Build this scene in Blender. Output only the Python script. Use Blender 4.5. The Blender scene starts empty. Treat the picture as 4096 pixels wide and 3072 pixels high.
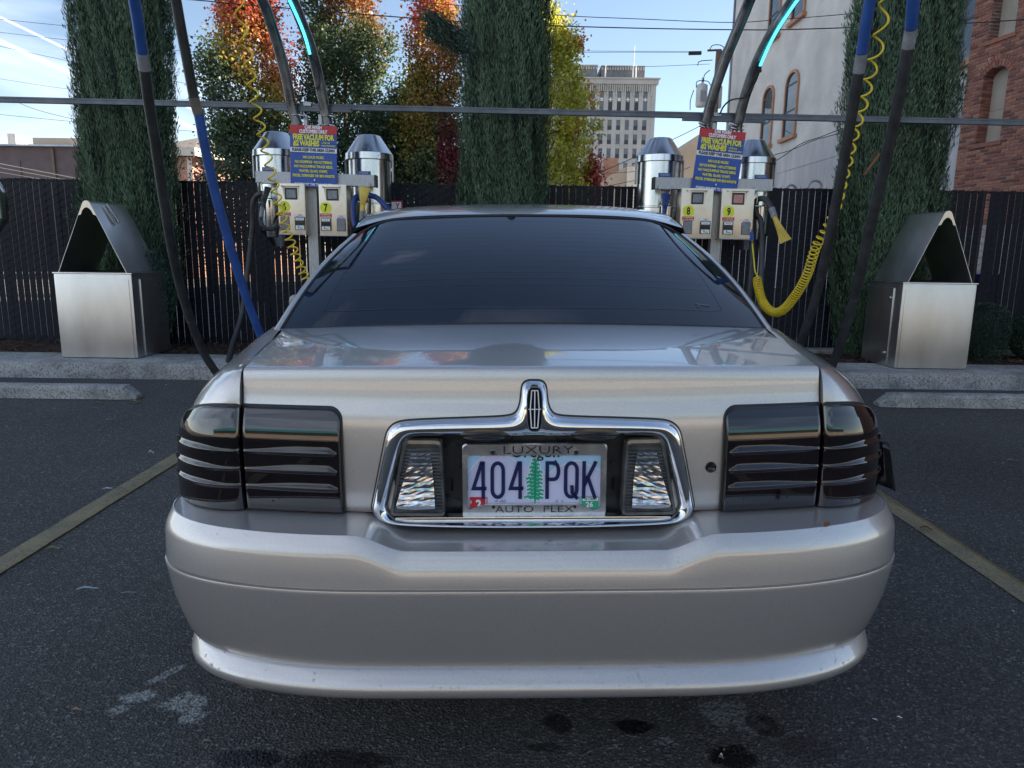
import bpy, bmesh, math, random
import numpy as np
from mathutils import Vector, Matrix, noise as mnoise
from math import radians, sin, cos, pi, sqrt, tan, atan2

random.seed(7)
rng = np.random.default_rng(7)
scene = bpy.context.scene
COL = scene.collection

# ------------------------------------------------------------------ camera
F = 2840.0                      # focal length in pixels of a 4096 wide picture
TH = radians(10.43)
ROLL = radians(0.75)
EYE = Vector((0.0, 0.0, 1.2))
MU = Matrix.Rotation(pi / 2 - TH, 3, 'X')
MR = MU @ Matrix.Rotation(ROLL, 3, 'Z')
cam_data = bpy.data.cameras.new('camera')
cam_data.sensor_width = 36.0
cam_data.lens = F / 4096 * 36.0
cam_data.clip_start = 0.05
cam_data.clip_end = 2000
cam = bpy.data.objects.new('camera', cam_data)
COL.objects.link(cam)
cam.matrix_world = Matrix.Translation(EYE) @ MR.to_4x4()
scene.camera = cam

# ------------------------------------------------------------------ light
SUN_EL, SUN_AZ = radians(32), radians(68)     # azimuth from +Y towards +X
world = bpy.data.worlds.new('World')
scene.world = world
world.use_nodes = True
wn, wl = world.node_tree.nodes, world.node_tree.links
wn.clear()
w_out = wn.new('ShaderNodeOutputWorld')
w_bg = wn.new('ShaderNodeBackground')
w_bg.inputs['Strength'].default_value = 0.095
w_sky = wn.new('ShaderNodeTexSky')
w_sky.sky_type = 'NISHITA'
w_sky.sun_disc = False
w_sky.sun_elevation = SUN_EL
w_sky.sun_rotation = SUN_AZ
w_sky.air_density = 1.0
w_sky.dust_density = 0.25
w_sky.ozone_density = 1.6
w_tc = wn.new('ShaderNodeTexCoord')


def wmath(op, a=None, b=None, c=None, clamp=False):
    n = wn.new('ShaderNodeMath'); n.operation = op; n.use_clamp = clamp
    for i, x in enumerate((a, b, c)):
        if x is None: continue
        if isinstance(x, (int, float)): n.inputs[i].default_value = x
        else: wl.new(x, n.inputs[i])
    return n.outputs[0]


def wdot(vec):
    n = wn.new('ShaderNodeVectorMath'); n.operation = 'DOT_PRODUCT'
    wl.new(w_tc.outputs['Generated'], n.inputs[0]); n.inputs[1].default_value = vec
    return n.outputs['Value']


def wmix(col_sock, fac, color):
    n = wn.new('ShaderNodeMix'); n.data_type = 'RGBA'
    wl.new(fac, n.inputs[0]); wl.new(col_sock, n.inputs[6]); n.inputs[7].default_value = color
    return n.outputs[2]


def ray(u, v):
    return (MR @ Vector(((u - 2048) / F, -(v - 1536) / F, -1))).normalized()


def contrail(u1, v1, u2, v2, width, lo, hi):
    """a vapour trail along the great circle through two directions of the sky"""
    a, b = ray(u1, v1), ray(u2, v2)
    n = a.cross(b).normalized(); m = (a + b).normalized()
    d = wmath('ABSOLUTE', wdot(n))
    f = wmath('SUBTRACT', 1.0, wmath('DIVIDE', d, width), clamp=True)
    f = wmath('POWER', f, 1.6)
    along = wdot(m)
    g = wmath('DIVIDE', wmath('SUBTRACT', along, lo), hi - lo, clamp=True)
    return wmath('MULTIPLY', f, g)


cloud_map = wn.new('ShaderNodeMapping')
cloud_map.inputs['Scale'].default_value = (1.1, 1.1, 5.0)
cloud_map.inputs['Rotation'].default_value = (0.0, 0.18, 0.3)
wl.new(w_tc.outputs['Generated'], cloud_map.inputs[0])
cn = wn.new('ShaderNodeTexNoise'); cn.inputs['Scale'].default_value = 2.3
cn.inputs['Detail'].default_value = 5; cn.inputs['Roughness'].default_value = 0.5
cn.inputs['Distortion'].default_value = 0.4
wl.new(cloud_map.outputs[0], cn.inputs['Vector'])
left = wmath('MULTIPLY_ADD', wdot((-0.66, -0.40, -0.60)), 0.36, 0.13)      # cirrus thickens to the left and behind, clear ahead
cl = wmath('ADD', cn.outputs['Fac'], left)
cl = wmath('MULTIPLY', wmath('SUBTRACT', cl, 0.54, clamp=True), 2.0, clamp=True)
sep = wn.new('ShaderNodeSeparateXYZ'); wl.new(w_tc.outputs['Generated'], sep.inputs[0])
CLOUD = (6.2, 6.6, 7.3, 1)
w_hsv = wn.new('ShaderNodeHueSaturation'); w_hsv.inputs['Saturation'].default_value = 0.93
w_hsv.inputs['Value'].default_value = 0.50
wl.new(w_sky.outputs[0], w_hsv.inputs['Color'])
col = wmix(w_hsv.outputs[0], wmath('MULTIPLY', cl, 0.6), CLOUD)
t1 = contrail(-100, 20, 300, 212, 0.0018, 0.9, 0.96)
t2 = contrail(0, 165, 300, 300, 0.0036, 0.9, 0.96)
col = wmix(col, wmath('MULTIPLY', t1, 0.9), CLOUD)
col = wmix(col, wmath('MULTIPLY', t2, 0.55), CLOUD)
wl.new(col, w_bg.inputs['Color'])
wl.new(w_bg.outputs[0], w_out.inputs[0])

sun_data = bpy.data.lights.new('sun', 'SUN')
sun_data.energy = 4.6
sun_data.angle = radians(0.53)
sun_data.color = (1.0, 0.86, 0.68)
sun = bpy.data.objects.new('sun', sun_data)
COL.objects.link(sun)
sdir = Vector((sin(SUN_AZ) * cos(SUN_EL), cos(SUN_AZ) * cos(SUN_EL), sin(SUN_EL)))
sun.rotation_euler = sdir.to_track_quat('Z', 'Y').to_euler()
sun.location = (20, 10, 30)

scene.view_settings.view_transform = 'Standard'
scene.view_settings.look = 'None'
scene.view_settings.exposure = 2.08
scene.view_settings.gamma = 1.0
scene.view_settings.use_curve_mapping = False


# ------------------------------------------------------------------ pixel helpers (a picture point at a real distance)
def at(u, v, Y):
    d = MR @ Vector(((u - 2048) / F, -(v - 1536) / F, -1))
    return EYE + d * (Y / d.y)


def atz(u, v, Z=0.0):
    d = MR @ Vector(((u - 2048) / F, -(v - 1536) / F, -1))
    return EYE + d * ((Z - EYE.z) / d.z)


# ------------------------------------------------------------------ materials
def new_mat(name):
    m = bpy.data.materials.new(name); m.use_nodes = True
    nt = m.node_tree
    return m, nt, nt.nodes['Principled BSDF']


def setp(b, **k):
    names = dict(color='Base Color', rough='Roughness', metal='Metallic', coat='Coat Weight', coatr='Coat Roughness',
                 spec='Specular IOR Level', trans='Transmission Weight', ior='IOR', emis='Emission Color',
                 emstr='Emission Strength', aniso='Anisotropic', sub='Subsurface Weight')
    for a, v in k.items():
        if a in ('color', 'emis') and len(v) == 3: v = (*v, 1)
        b.inputs[names[a]].default_value = v


def simple(name, color, rough=0.5, metal=0.0, **k):
    m, nt, b = new_mat(name)
    setp(b, color=color, rough=rough, metal=metal, **k)
    return m


def nd(nt, typ, **k):
    n = nt.nodes.new(typ)
    for a, v in k.items():
        if hasattr(n, a) and a not in n.inputs: setattr(n, a, v)
        else: n.inputs[a].default_value = v
    return n


def ramp(nt, fac, stops):
    r = nt.nodes.new('ShaderNodeValToRGB')
    el = r.color_ramp.elements
    while len(el) < len(stops): el.new(0.5)
    for e, (p, c) in zip(el, stops):
        e.position = p
        e.color = (*c, 1) if len(c) == 3 else c
    nt.links.new(fac, r.inputs[0])
    return r


def noisy(name, c1, c2, scale=8.0, rough=0.6, metal=0.0, bump=0.0, detail=6, c3=None, stretch=(1, 1, 1), rrange=None, lo=0.35, hi=0.65, bdist=0.01, **k):
    """colour mottled by noise in object space, optional bump and roughness variation"""
    m, nt, b = new_mat(name)
    L = nt.links
    tc = nd(nt, 'ShaderNodeTexCoord')
    mp = nd(nt, 'ShaderNodeMapping'); mp.inputs['Scale'].default_value = stretch
    L.new(tc.outputs['Object'], mp.inputs[0])
    n = nd(nt, 'ShaderNodeTexNoise'); n.inputs['Scale'].default_value = scale; n.inputs['Detail'].default_value = detail
    n.inputs['Roughness'].default_value = 0.6
    L.new(mp.outputs[0], n.inputs['Vector'])
    stops = [(lo, c1), (hi, c2)] if c3 is None else [(lo, c1), ((lo + hi) / 2, c3), (hi, c2)]
    r = ramp(nt, n.outputs['Fac'], stops)
    L.new(r.outputs[0], b.inputs['Base Color'])
    setp(b, rough=rough, metal=metal, **k)
    if rrange:
        mr = nd(nt, 'ShaderNodeMapRange'); mr.inputs[1].default_value = 0.3; mr.inputs[2].default_value = 0.7
        mr.inputs[3].default_value, mr.inputs[4].default_value = rrange
        L.new(n.outputs['Fac'], mr.inputs[0]); L.new(mr.outputs[0], b.inputs['Roughness'])
    if bump:
        n2 = nd(nt, 'ShaderNodeTexNoise'); n2.inputs['Scale'].default_value = scale * 4; n2.inputs['Detail'].default_value = 5
        L.new(mp.outputs[0], n2.inputs['Vector'])
        bp = nd(nt, 'ShaderNodeBump'); bp.inputs['Strength'].default_value = bump; bp.inputs['Distance'].default_value = bdist
        L.new(n2.outputs['Fac'], bp.inputs['Height']); L.new(bp.outputs[0], b.inputs['Normal'])
    return m


M = {}
# car paint: champagne silver metallic with flake grain under a clear coat
m, nt, b = new_mat('car_paint'); L = nt.links
tc = nd(nt, 'ShaderNodeTexCoord')
vo = nd(nt, 'ShaderNodeTexVoronoi'); vo.inputs['Scale'].default_value = 1400
L.new(tc.outputs['Object'], vo.inputs['Vector'])
r = ramp(nt, vo.outputs['Color'], [(0.0, (0.45, 0.425, 0.405)), (1.0, (0.66, 0.625, 0.60))])
n = nd(nt, 'ShaderNodeTexNoise'); n.inputs['Scale'].default_value = 9; n.inputs['Detail'].default_value = 8
L.new(tc.outputs['Object'], n.inputs['Vector'])
mr = nd(nt, 'ShaderNodeMapRange'); mr.inputs[3].default_value = 0.012; mr.inputs[4].default_value = 0.05
L.new(n.outputs['Fac'], mr.inputs[0]); L.new(mr.outputs[0], b.inputs['Coat Roughness'])
L.new(r.outputs[0], b.inputs['Base Color'])
n3 = nd(nt, 'ShaderNodeTexNoise'); n3.inputs['Scale'].default_value = 55; n3.inputs['Detail'].default_value = 2
L.new(tc.outputs['Object'], n3.inputs['Vector'])
bp = nd(nt, 'ShaderNodeBump'); bp.inputs['Strength'].default_value = 0.012; bp.inputs['Distance'].default_value = 0.002
L.new(n3.outputs['Fac'], bp.inputs['Height']); L.new(bp.outputs[0], b.inputs['Coat Normal'])
setp(b, metal=0.66, rough=0.37, coat=1.0); b.inputs['Coat IOR'].default_value = 1.62
M['paint'] = m
M['chrome'] = noisy('chrome', (0.78, 0.79, 0.80), (0.86, 0.86, 0.87), 30, rough=0.03, metal=1.0, rrange=(0.02, 0.06))
M['dull_chrome'] = noisy('dull_chrome', (0.30, 0.30, 0.30), (0.42, 0.42, 0.41), 40, rough=0.12, metal=1.0, rrange=(0.06, 0.2))
M['black_gloss'] = simple('black_gloss', (0.006, 0.006, 0.008), 0.12)
M['rubber'] = noisy('rubber', (0.012, 0.012, 0.013), (0.025, 0.025, 0.026), 30, rough=0.6)
M['recess'] = noisy('recess_plastic', (0.015, 0.018, 0.024), (0.03, 0.034, 0.042), 18, rough=0.25, rrange=(0.2, 0.45))
# smoked lens
m, nt, b = new_mat('smoked_lens'); L = nt.links
tc = nd(nt, 'ShaderNodeTexCoord')
n = nd(nt, 'ShaderNodeTexNoise'); n.inputs['Scale'].default_value = 7
L.new(tc.outputs['Object'], n.inputs['Vector'])
r = ramp(nt, n.outputs['Fac'], [(0.4, (0.0025, 0.0015, 0.002)), (0.7, (0.010, 0.002, 0.003))])
L.new(r.outputs[0], b.inputs['Base Color'])
setp(b, rough=0.025, spec=0.8, coat=0.35, coatr=0.02)
M['smoked'] = m
M['rear_glass'] = noisy('rear_glass', (0.004, 0.007, 0.013), (0.007, 0.012, 0.024), 2, rough=0.015, spec=0.6)
M['glass_line'] = simple('glass_line', (0.030, 0.036, 0.052), 0.05, spec=0.7)
M['frit'] = simple('glass_frit', (0.004, 0.004, 0.006), 0.03, spec=0.6)
M['lamp_grey'] = noisy('lamp_housing', (0.06, 0.06, 0.06), (0.13, 0.13, 0.12), 25, rough=0.08, rrange=(0.05, 0.2), coat=0.8, coatr=0.03)
M['lamp_clear'] = noisy('lamp_facets', (0.35, 0.36, 0.37), (0.80, 0.81, 0.83), 60, rough=0.12, metal=0.95, stretch=(1, 1, 3.0), lo=0.40, hi=0.60)
M['plate_lilac'] = noisy('plate_lilac', (0.56, 0.57, 0.78), (0.62, 0.63, 0.83), 12, rough=0.3)
M['plate_sky'] = simple('plate_sky', (0.40, 0.62, 0.84), 0.3)
M['plate_snow'] = simple('plate_snow', (0.70, 0.76, 0.84), 0.35)
M['plate_green'] = simple('plate_green', (0.015, 0.36, 0.20), 0.35)
M['navy'] = simple('navy_ink', (0.008, 0.014, 0.085), 0.35)
M['black_ink'] = simple('black_ink', (0.01, 0.01, 0.012), 0.4)
M['red_ink'] = noisy('red_ink', (0.42, 0.012, 0.022), (0.50, 0.02, 0.035), 12, rough=0.4)
M['white_ink'] = simple('white_ink', (0.78, 0.78, 0.80), 0.45)
M['yellow_ink'] = simple('yellow_ink', (0.75, 0.70, 0.05), 0.45)
M['sign_blue'] = noisy('sign_blue', (0.008, 0.055, 0.30), (0.014, 0.08, 0.38), 6, rough=0.35)
M['small_sign_blue'] = noisy('small_sign_blue', (0.008, 0.03, 0.15), (0.012, 0.045, 0.2), 12, rough=0.3)
M['pale_ink'] = simple('pale_ink', (0.35, 0.42, 0.6), 0.45)
M['disc_yellow'] = simple('disc_yellow', (0.78, 0.80, 0.03), 0.45)
# stainless
def stainless(name, c1, c2, r1, r2, stretch, bump=0.05):
    m = noisy(name, c1, c2, 6, metal=1.0, stretch=stretch, rrange=(r1, r2), lo=0.3, hi=0.7)
    return m
M['steel_bin'] = noisy('brushed_steel', (0.62, 0.61, 0.59), (0.74, 0.73, 0.71), 2.0, metal=1.0, stretch=(1.5, 1.5, .6), detail=3, rrange=(0.34, 0.40))
M['steel_can'] = stainless('can_steel', (0.52, 0.52, 0.52), (0.66, 0.66, 0.66), 0.14, 0.28, (4, 4, 1.0))
M['steel_box'] = stainless('box_steel', (0.60, 0.53, 0.43), (0.74, 0.67, 0.56), 0.28, 0.45, (2, 2, 2))
M['galv'] = noisy('galvanised', (0.30, 0.31, 0.33), (0.46, 0.47, 0.49), 14, rough=0.45, metal=0.8, rrange=(0.3, 0.6), stretch=(6, 6, 1))
M['boom'] = noisy('boom_pipe', (0.12, 0.125, 0.13), (0.21, 0.215, 0.22), 9, rough=0.35, metal=0.75, rrange=(0.22, 0.5))
M['channel'] = noisy('channel', (0.07, 0.08, 0.10), (0.12, 0.13, 0.15), 5, rough=0.4, metal=0.5)
M['cuff'] = noisy('cuff_grey', (0.17, 0.18, 0.20), (0.27, 0.28, 0.30), 20, rough=0.6)
M['brown_cuff'] = noisy('cuff_brown', (0.10, 0.085, 0.07), (0.17, 0.14, 0.12), 20, rough=0.6)
M['hose_blue'] = noisy('hose_blue', (0.018, 0.07, 0.27), (0.03, 0.10, 0.36), 9, rough=0.42)
M['hose_black'] = noisy('hose_black', (0.018, 0.019, 0.021), (0.045, 0.047, 0.05), 9, rough=0.5)
M['hose_navy'] = noisy('hose_navy', (0.008, 0.03, 0.16), (0.012, 0.04, 0.2), 9, rough=0.4)
M['yellow'] = noisy('yellow_plastic', (0.66, 0.47, 0.012), (0.78, 0.58, 0.02), 14, rough=0.35)
M['claw'] = noisy('claw_yellow', (0.55, 0.38, 0.05), (0.75, 0.55, 0.1), 10, rough=0.5)
M['black_plastic'] = noisy('black_plastic', (0.012, 0.013, 0.015), (0.03, 0.032, 0.036), 12, rough=0.45)
M['led'] = simple('led_tube', (0.1, 0.5, 0.6), 0.3, emis=(0.05, 0.62, 0.80), emstr=1.0)
M['screen'] = noisy('screen_grey', (0.16, 0.18, 0.21), (0.26, 0.28, 0.31), 25, rough=0.25)
M['screen_red'] = noisy('screen_red', (0.45, 0.16, 0.14), (0.55, 0.3, 0.28), 40, rough=0.3)
M['slat'] = noisy('fence_slat', (0.005, 0.008, 0.015), (0.010, 0.014, 0.024), 3, rough=0.6, spec=0.25, stretch=(1, 1, 0.3), rrange=(0.5, 0.7))
M['wire_black'] = simple('black_vinyl_wire', (0.008, 0.009, 0.011), 0.5)
M['wire'] = simple('cable', (0.03, 0.03, 0.035), 0.6)
M['wire_pale'] = simple('pale_cable', (0.35, 0.33, 0.30), 0.5)
M['brown_wire'] = simple('brown_cable', (0.16, 0.10, 0.07), 0.6)
M['bark'] = noisy('bark', (0.05, 0.035, 0.025), (0.12, 0.09, 0.07), 14, rough=0.9, bump=0.6, stretch=(3, 3, 0.6))
M['pole_wood'] = noisy('pole_wood', (0.10, 0.06, 0.04), (0.20, 0.13, 0.09), 8, rough=0.85, stretch=(4, 4, 0.4))
M['white_bldg'] = None
M['trim_orange'] = noisy('orange_trim', (0.30, 0.15, 0.085), (0.38, 0.20, 0.12), 6, rough=0.6)
M['pane'] = noisy('window_pane', (0.02, 0.025, 0.035), (0.05, 0.06, 0.08), 2, rough=0.04, spec=0.8)
M['sash'] = simple('dark_sash', (0.025, 0.03, 0.04), 0.5)
M['board'] = noisy('tan_board', (0.26, 0.23, 0.19), (0.36, 0.32, 0.27), 2.0, rough=0.7, stretch=(1, 1, 0.5))
M['grey_wall'] = noisy('grey_wall', (0.17, 0.19, 0.21), (0.24, 0.26, 0.28), 3, rough=0.8, bump=0.3)
M['mauve'] = noisy('mauve_stucco', (0.12, 0.09, 0.095), (0.15, 0.115, 0.12), 2, rough=0.85, bump=0.1)
M['metal_roof'] = noisy('metal_roof', (0.28, 0.33, 0.42), (0.5, 0.53, 0.58), 1.5, rough=0.4, metal=0.3)
M['shingle'] = noisy('shingle_roof', (0.09, 0.085, 0.08), (0.15, 0.14, 0.13), 9, rough=0.85)
M['cream'] = noisy('cream_trim', (0.55, 0.50, 0.42), (0.66, 0.61, 0.53), 4, rough=0.7)
M['tan_bldg'] = noisy('tan_stucco', (0.36, 0.29, 0.22), (0.45, 0.37, 0.29), 0.6, rough=0.85)
M['tower'] = noisy('tower_stone', (0.36, 0.35, 0.33), (0.45, 0.44, 0.42), 0.25, rough=0.85)
M['tower_dark'] = noisy('tower_plant', (0.10, 0.11, 0.12), (0.19, 0.20, 0.21), 0.35, rough=0.8)
M['ornament'] = simple('tower_ornament', (0.62, 0.61, 0.58), 0.8)
M['spandrel'] = noisy('pink_spandrel', (0.36, 0.25, 0.25), (0.42, 0.31, 0.30), 0.8, rough=0.8)
M['tower_glass'] = noisy('tower_glass', (0.03, 0.04, 0.055), (0.10, 0.12, 0.15), 0.35, rough=0.08, spec=0.7)
M['mulch'] = noisy('mulch_bed', (0.028, 0.014, 0.009), (0.085, 0.045, 0.028), 35, rough=0.95, bump=1.0, bdist=0.03)
M['chip'] = noisy('mulch_chip', (0.05, 0.025, 0.015), (0.16, 0.09, 0.055), 3, rough=0.9)
M['droplet'] = simple('droplet', (0.9, 0.93, 1.0), 0.02, trans=1.0, ior=1.33)
M['dead'] = simple('dead_twig', (0.20, 0.09, 0.05), 0.9)
M['far_ground'] = noisy('street_ground', (0.10, 0.10, 0.10), (0.16, 0.155, 0.15), 0.3, rough=0.9)
M['blue_bin'] = simple('blue_plastic', (0.01, 0.03, 0.22), 0.4)
M['transformer'] = noisy('transformer_grey', (0.42, 0.43, 0.43), (0.52, 0.53, 0.53), 3, rough=0.5)
M['lot_wall'] = noisy('pale_siding', (0.55, 0.47, 0.38), (0.65, 0.56, 0.46), 0.7, rough=0.8)
M['cyan_fascia'] = simple('cyan_fascia', (0.10, 0.45, 0.55), 0.5)
M['leaf_brown'] = noisy('dry_leaf', (0.22, 0.13, 0.08), (0.38, 0.26, 0.17), 60, rough=0.8)
M['leaf_pale'] = noisy('pale_leaf', (0.30, 0.38, 0.46), (0.42, 0.50, 0.56), 60, rough=0.6)
M['leaf_green'] = noisy('dull_green_leaf', (0.14, 0.16, 0.07), (0.25, 0.25, 0.12), 60, rough=0.7)
M['paper'] = simple('paper_scrap', (0.65, 0.62, 0.66), 0.7)

M['exhaust'] = noisy('sooty_steel', (0.16, 0.13, 0.10), (0.42, 0.39, 0.35), 30, rough=0.35, metal=0.9, rrange=(0.25, 0.6))
M['frame_metal'] = noisy('dark_chrome', (0.52, 0.52, 0.52), (0.64, 0.63, 0.62), 30, rough=0.22, metal=0.85, rrange=(0.16, 0.28))
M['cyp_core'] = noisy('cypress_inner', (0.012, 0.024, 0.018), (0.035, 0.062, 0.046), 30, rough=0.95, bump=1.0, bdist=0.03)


def brick_mat(name, mortar=False):
    m, nt, b = new_mat(name); L = nt.links
    oi = nd(nt, 'ShaderNodeObjectInfo'); g = nd(nt, 'ShaderNodeNewGeometry')
    ad = nd(nt, 'ShaderNodeMath', operation='ADD'); L.new(oi.outputs['Random'], ad.inputs[0]); L.new(g.outputs['Random Per Island'], ad.inputs[1])
    fr = nd(nt, 'ShaderNodeMath', operation='FRACT'); L.new(ad.outputs[0], fr.inputs[0])
    tc = nd(nt, 'ShaderNodeTexCoord')
    n = nd(nt, 'ShaderNodeTexNoise'); n.inputs['Scale'].default_value = 25; n.inputs['Detail'].default_value = 6
    L.new(tc.outputs['Object'], n.inputs['Vector'])
    r = ramp(nt, fr.outputs[0], [(0.0, (0.12, 0.048, 0.04)), (0.25, (0.21, 0.078, 0.055)), (0.55, (0.27, 0.108, 0.074)), (0.8, (0.34, 0.15, 0.10)), (1.0, (0.16, 0.068, 0.058))])
    mx = nd(nt, 'ShaderNodeMix', data_type='RGBA', blend_type='MULTIPLY'); mx.inputs[0].default_value = 0.7
    r2 = ramp(nt, n.outputs['Fac'], [(0.3, (0.6, 0.6, 0.6)), (0.7, (1.1, 1.1, 1.1))])
    L.new(r.outputs[0], mx.inputs[6]); L.new(r2.outputs[0], mx.inputs[7]); L.new(mx.outputs[2], b.inputs['Base Color'])
    bp = nd(nt, 'ShaderNodeBump'); bp.inputs['Strength'].default_value = 0.5; bp.inputs['Distance'].default_value = 0.004
    L.new(n.outputs['Fac'], bp.inputs['Height']); L.new(bp.outputs[0], b.inputs['Normal'])
    setp(b, rough=0.9)
    return m


M['brick'] = brick_mat('red_brick')
M['mortar'] = noisy('mortar', (0.26, 0.23, 0.21), (0.38, 0.35, 0.32), 6, rough=0.95, bump=0.3)


def brick_texture(name, c1, c2, mort, bumps, bw=0.213, rh=0.067, msize=0.01):
    """painted or distant brickwork: procedural courses with relief"""
    m, nt, b = new_mat(name); L = nt.links
    tc = nd(nt, 'ShaderNodeTexCoord'); sp = nd(nt, 'ShaderNodeSeparateXYZ'); L.new(tc.outputs['Object'], sp.inputs[0])
    ad = nd(nt, 'ShaderNodeMath', operation='ADD'); L.new(sp.outputs[0], ad.inputs[0]); L.new(sp.outputs[1], ad.inputs[1])
    cb = nd(nt, 'ShaderNodeCombineXYZ'); L.new(ad.outputs[0], cb.inputs[0]); L.new(sp.outputs[2], cb.inputs[1])
    bt = nd(nt, 'ShaderNodeTexBrick'); bt.inputs['Scale'].default_value = 1.0
    bt.inputs['Brick Width'].default_value = bw; bt.inputs['Row Height'].default_value = rh
    bt.inputs['Mortar Size'].default_value = msize; bt.inputs['Mortar Smooth'].default_value = 0.5
    bt.inputs['Color1'].default_value = (*c1, 1); bt.inputs['Color2'].default_value = (*c2, 1); bt.inputs['Mortar'].default_value = (*mort, 1)
    L.new(cb.outputs[0], bt.inputs['Vector'])
    n = nd(nt, 'ShaderNodeTexNoise'); n.inputs['Scale'].default_value = 0.8; n.inputs['Detail'].default_value = 8
    L.new(tc.outputs['Object'], n.inputs['Vector'])
    r2 = ramp(nt, n.outputs['Fac'], [(0.3, (0.78, 0.78, 0.78)), (0.7, (1.08, 1.08, 1.08))])
    mx = nd(nt, 'ShaderNodeMix', data_type='RGBA', blend_type='MULTIPLY'); mx.inputs[0].default_value = 1.0
    L.new(bt.outputs['Color'], mx.inputs[6]); L.new(r2.outputs[0], mx.inputs[7]); L.new(mx.outputs[2], b.inputs['Base Color'])
    bp = nd(nt, 'ShaderNodeBump'); bp.inputs['Strength'].default_value = bumps; bp.inputs['Distance'].default_value = 0.01; bp.invert = True
    L.new(bt.outputs['Fac'], bp.inputs['Height']); L.new(bp.outputs[0], b.inputs['Normal'])
    setp(b, rough=0.85)
    return m


M['white_bldg'] = brick_texture('painted_brick', (0.56, 0.56, 0.54), (0.60, 0.60, 0.58), (0.50, 0.50, 0.49), 0.6)
M['brick_tex'] = brick_texture('brick_courses', (0.17, 0.06, 0.045), (0.26, 0.10, 0.07), (0.32, 0.28, 0.25), 0.5)
M['house_brick'] = brick_texture('house_brick', (0.34, 0.16, 0.10), (0.42, 0.22, 0.15), (0.4, 0.3, 0.24), 0.2)


def wall_concrete():
    return noisy('painted_concrete', (0.34, 0.35, 0.37), (0.48, 0.49, 0.50), 1.2, rough=0.85, stretch=(1.5, 1.5, 0.35), bump=0.15)


M['band'] = wall_concrete()

# concrete of kerb and wheel stops
m, nt, b = new_mat('weathered_concrete'); L = nt.links
tc = nd(nt, 'ShaderNodeTexCoord')
n1 = nd(nt, 'ShaderNodeTexNoise'); n1.inputs['Scale'].default_value = 3.5; n1.inputs['Detail'].default_value = 9; n1.inputs['Roughness'].default_value = 0.7
n2 = nd(nt, 'ShaderNodeTexNoise'); n2.inputs['Scale'].default_value = 70; n2.inputs['Detail'].default_value = 5
L.new(tc.outputs['Object'], n1.inputs['Vector']); L.new(tc.outputs['Object'], n2.inputs['Vector'])
r1 = ramp(nt, n1.outputs['Fac'], [(0.35, (0.20, 0.205, 0.20)), (0.5, (0.33, 0.33, 0.32)), (0.68, (0.46, 0.46, 0.445))])
r2 = ramp(nt, n2.outputs['Fac'], [(0.36, (0.35, 0.35, 0.35)), (0.5, (1, 1, 1)), (0.75, (1.2, 1.2, 1.2))])
mx = nd(nt, 'ShaderNodeMix', data_type='RGBA', blend_type='MULTIPLY'); mx.inputs[0].default_value = 0.8
L.new(r1.outputs[0], mx.inputs[6]); L.new(r2.outputs[0], mx.inputs[7]); L.new(mx.outputs[2], b.inputs['Base Color'])
bp = nd(nt, 'ShaderNodeBump'); bp.inputs['Strength'].default_value = 0.6; bp.inputs['Distance'].default_value = 0.008
L.new(n2.outputs['Fac'], bp.inputs['Height']); L.new(bp.outputs[0], b.inputs['Normal'])
setp(b, rough=0.9)
M['concrete'] = m


def gpos(nt):
    g = nd(nt, 'ShaderNodeNewGeometry')
    return g.outputs['Position']


def nmath(nt, op, a, b_=None, c=None, clamp=False):
    n = nt.nodes.new('ShaderNodeMath'); n.operation = op; n.use_clamp = clamp
    for i, x in enumerate((a, b_, c)):
        if x is None: continue
        if isinstance(x, (int, float)): n.inputs[i].default_value = x
        else: nt.links.new(x, n.inputs[i])
    return n.outputs[0]


def blob(nt, pos, cx, cy, rx, ry, rot, noise_out, namp):
    """soft-edged spot on the ground, edge broken by noise: 1 inside, 0 outside"""
    s = nd(nt, 'ShaderNodeVectorMath', operation='SUBTRACT'); nt.links.new(pos, s.inputs[0]); s.inputs[1].default_value = (cx, cy, 0)
    mp = nd(nt, 'ShaderNodeMapping'); mp.vector_type = 'TEXTURE'
    mp.inputs['Rotation'].default_value = (0, 0, rot); mp.inputs['Scale'].default_value = (rx, ry, 1000)
    nt.links.new(s.outputs[0], mp.inputs[0])
    ln = nd(nt, 'ShaderNodeVectorMath', operation='LENGTH'); nt.links.new(mp.outputs[0], ln.inputs[0])
    d = nmath(nt, 'MULTIPLY_ADD', noise_out, namp, ln.outputs['Value'])
    d = nmath(nt, 'SUBTRACT', 1.0 + namp * 0.5, d)
    return nmath(nt, 'MULTIPLY', d, 4.0, clamp=True)


# asphalt
m, nt, b = new_mat('asphalt'); L = nt.links
P = gpos(nt)
nA = nd(nt, 'ShaderNodeTexNoise'); nA.inputs['Scale'].default_value = 0.9; nA.inputs['Detail'].default_value = 6
nB = nd(nt, 'ShaderNodeTexNoise'); nB.inputs['Scale'].default_value = 170; nB.inputs['Detail'].default_value = 4; nB.inputs['Roughness'].default_value = 0.7
vC = nd(nt, 'ShaderNodeTexVoronoi'); vC.inputs['Scale'].default_value = 130; vC.inputs['Randomness'].default_value = 1.0
vD = nd(nt, 'ShaderNodeTexVoronoi'); vD.inputs['Scale'].default_value = 38
nE = nd(nt, 'ShaderNodeTexNoise'); nE.inputs['Scale'].default_value = 14; nE.inputs['Detail'].default_value = 9; nE.inputs['Roughness'].default_value = 0.75
for q in (nA, nB, vC, vD, nE): L.new(P, q.inputs['Vector'])
rA = ramp(nt, nA.outputs['Fac'], [(0.3, (0.056, 0.054, 0.052)), (0.7, (0.088, 0.086, 0.083))])
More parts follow.
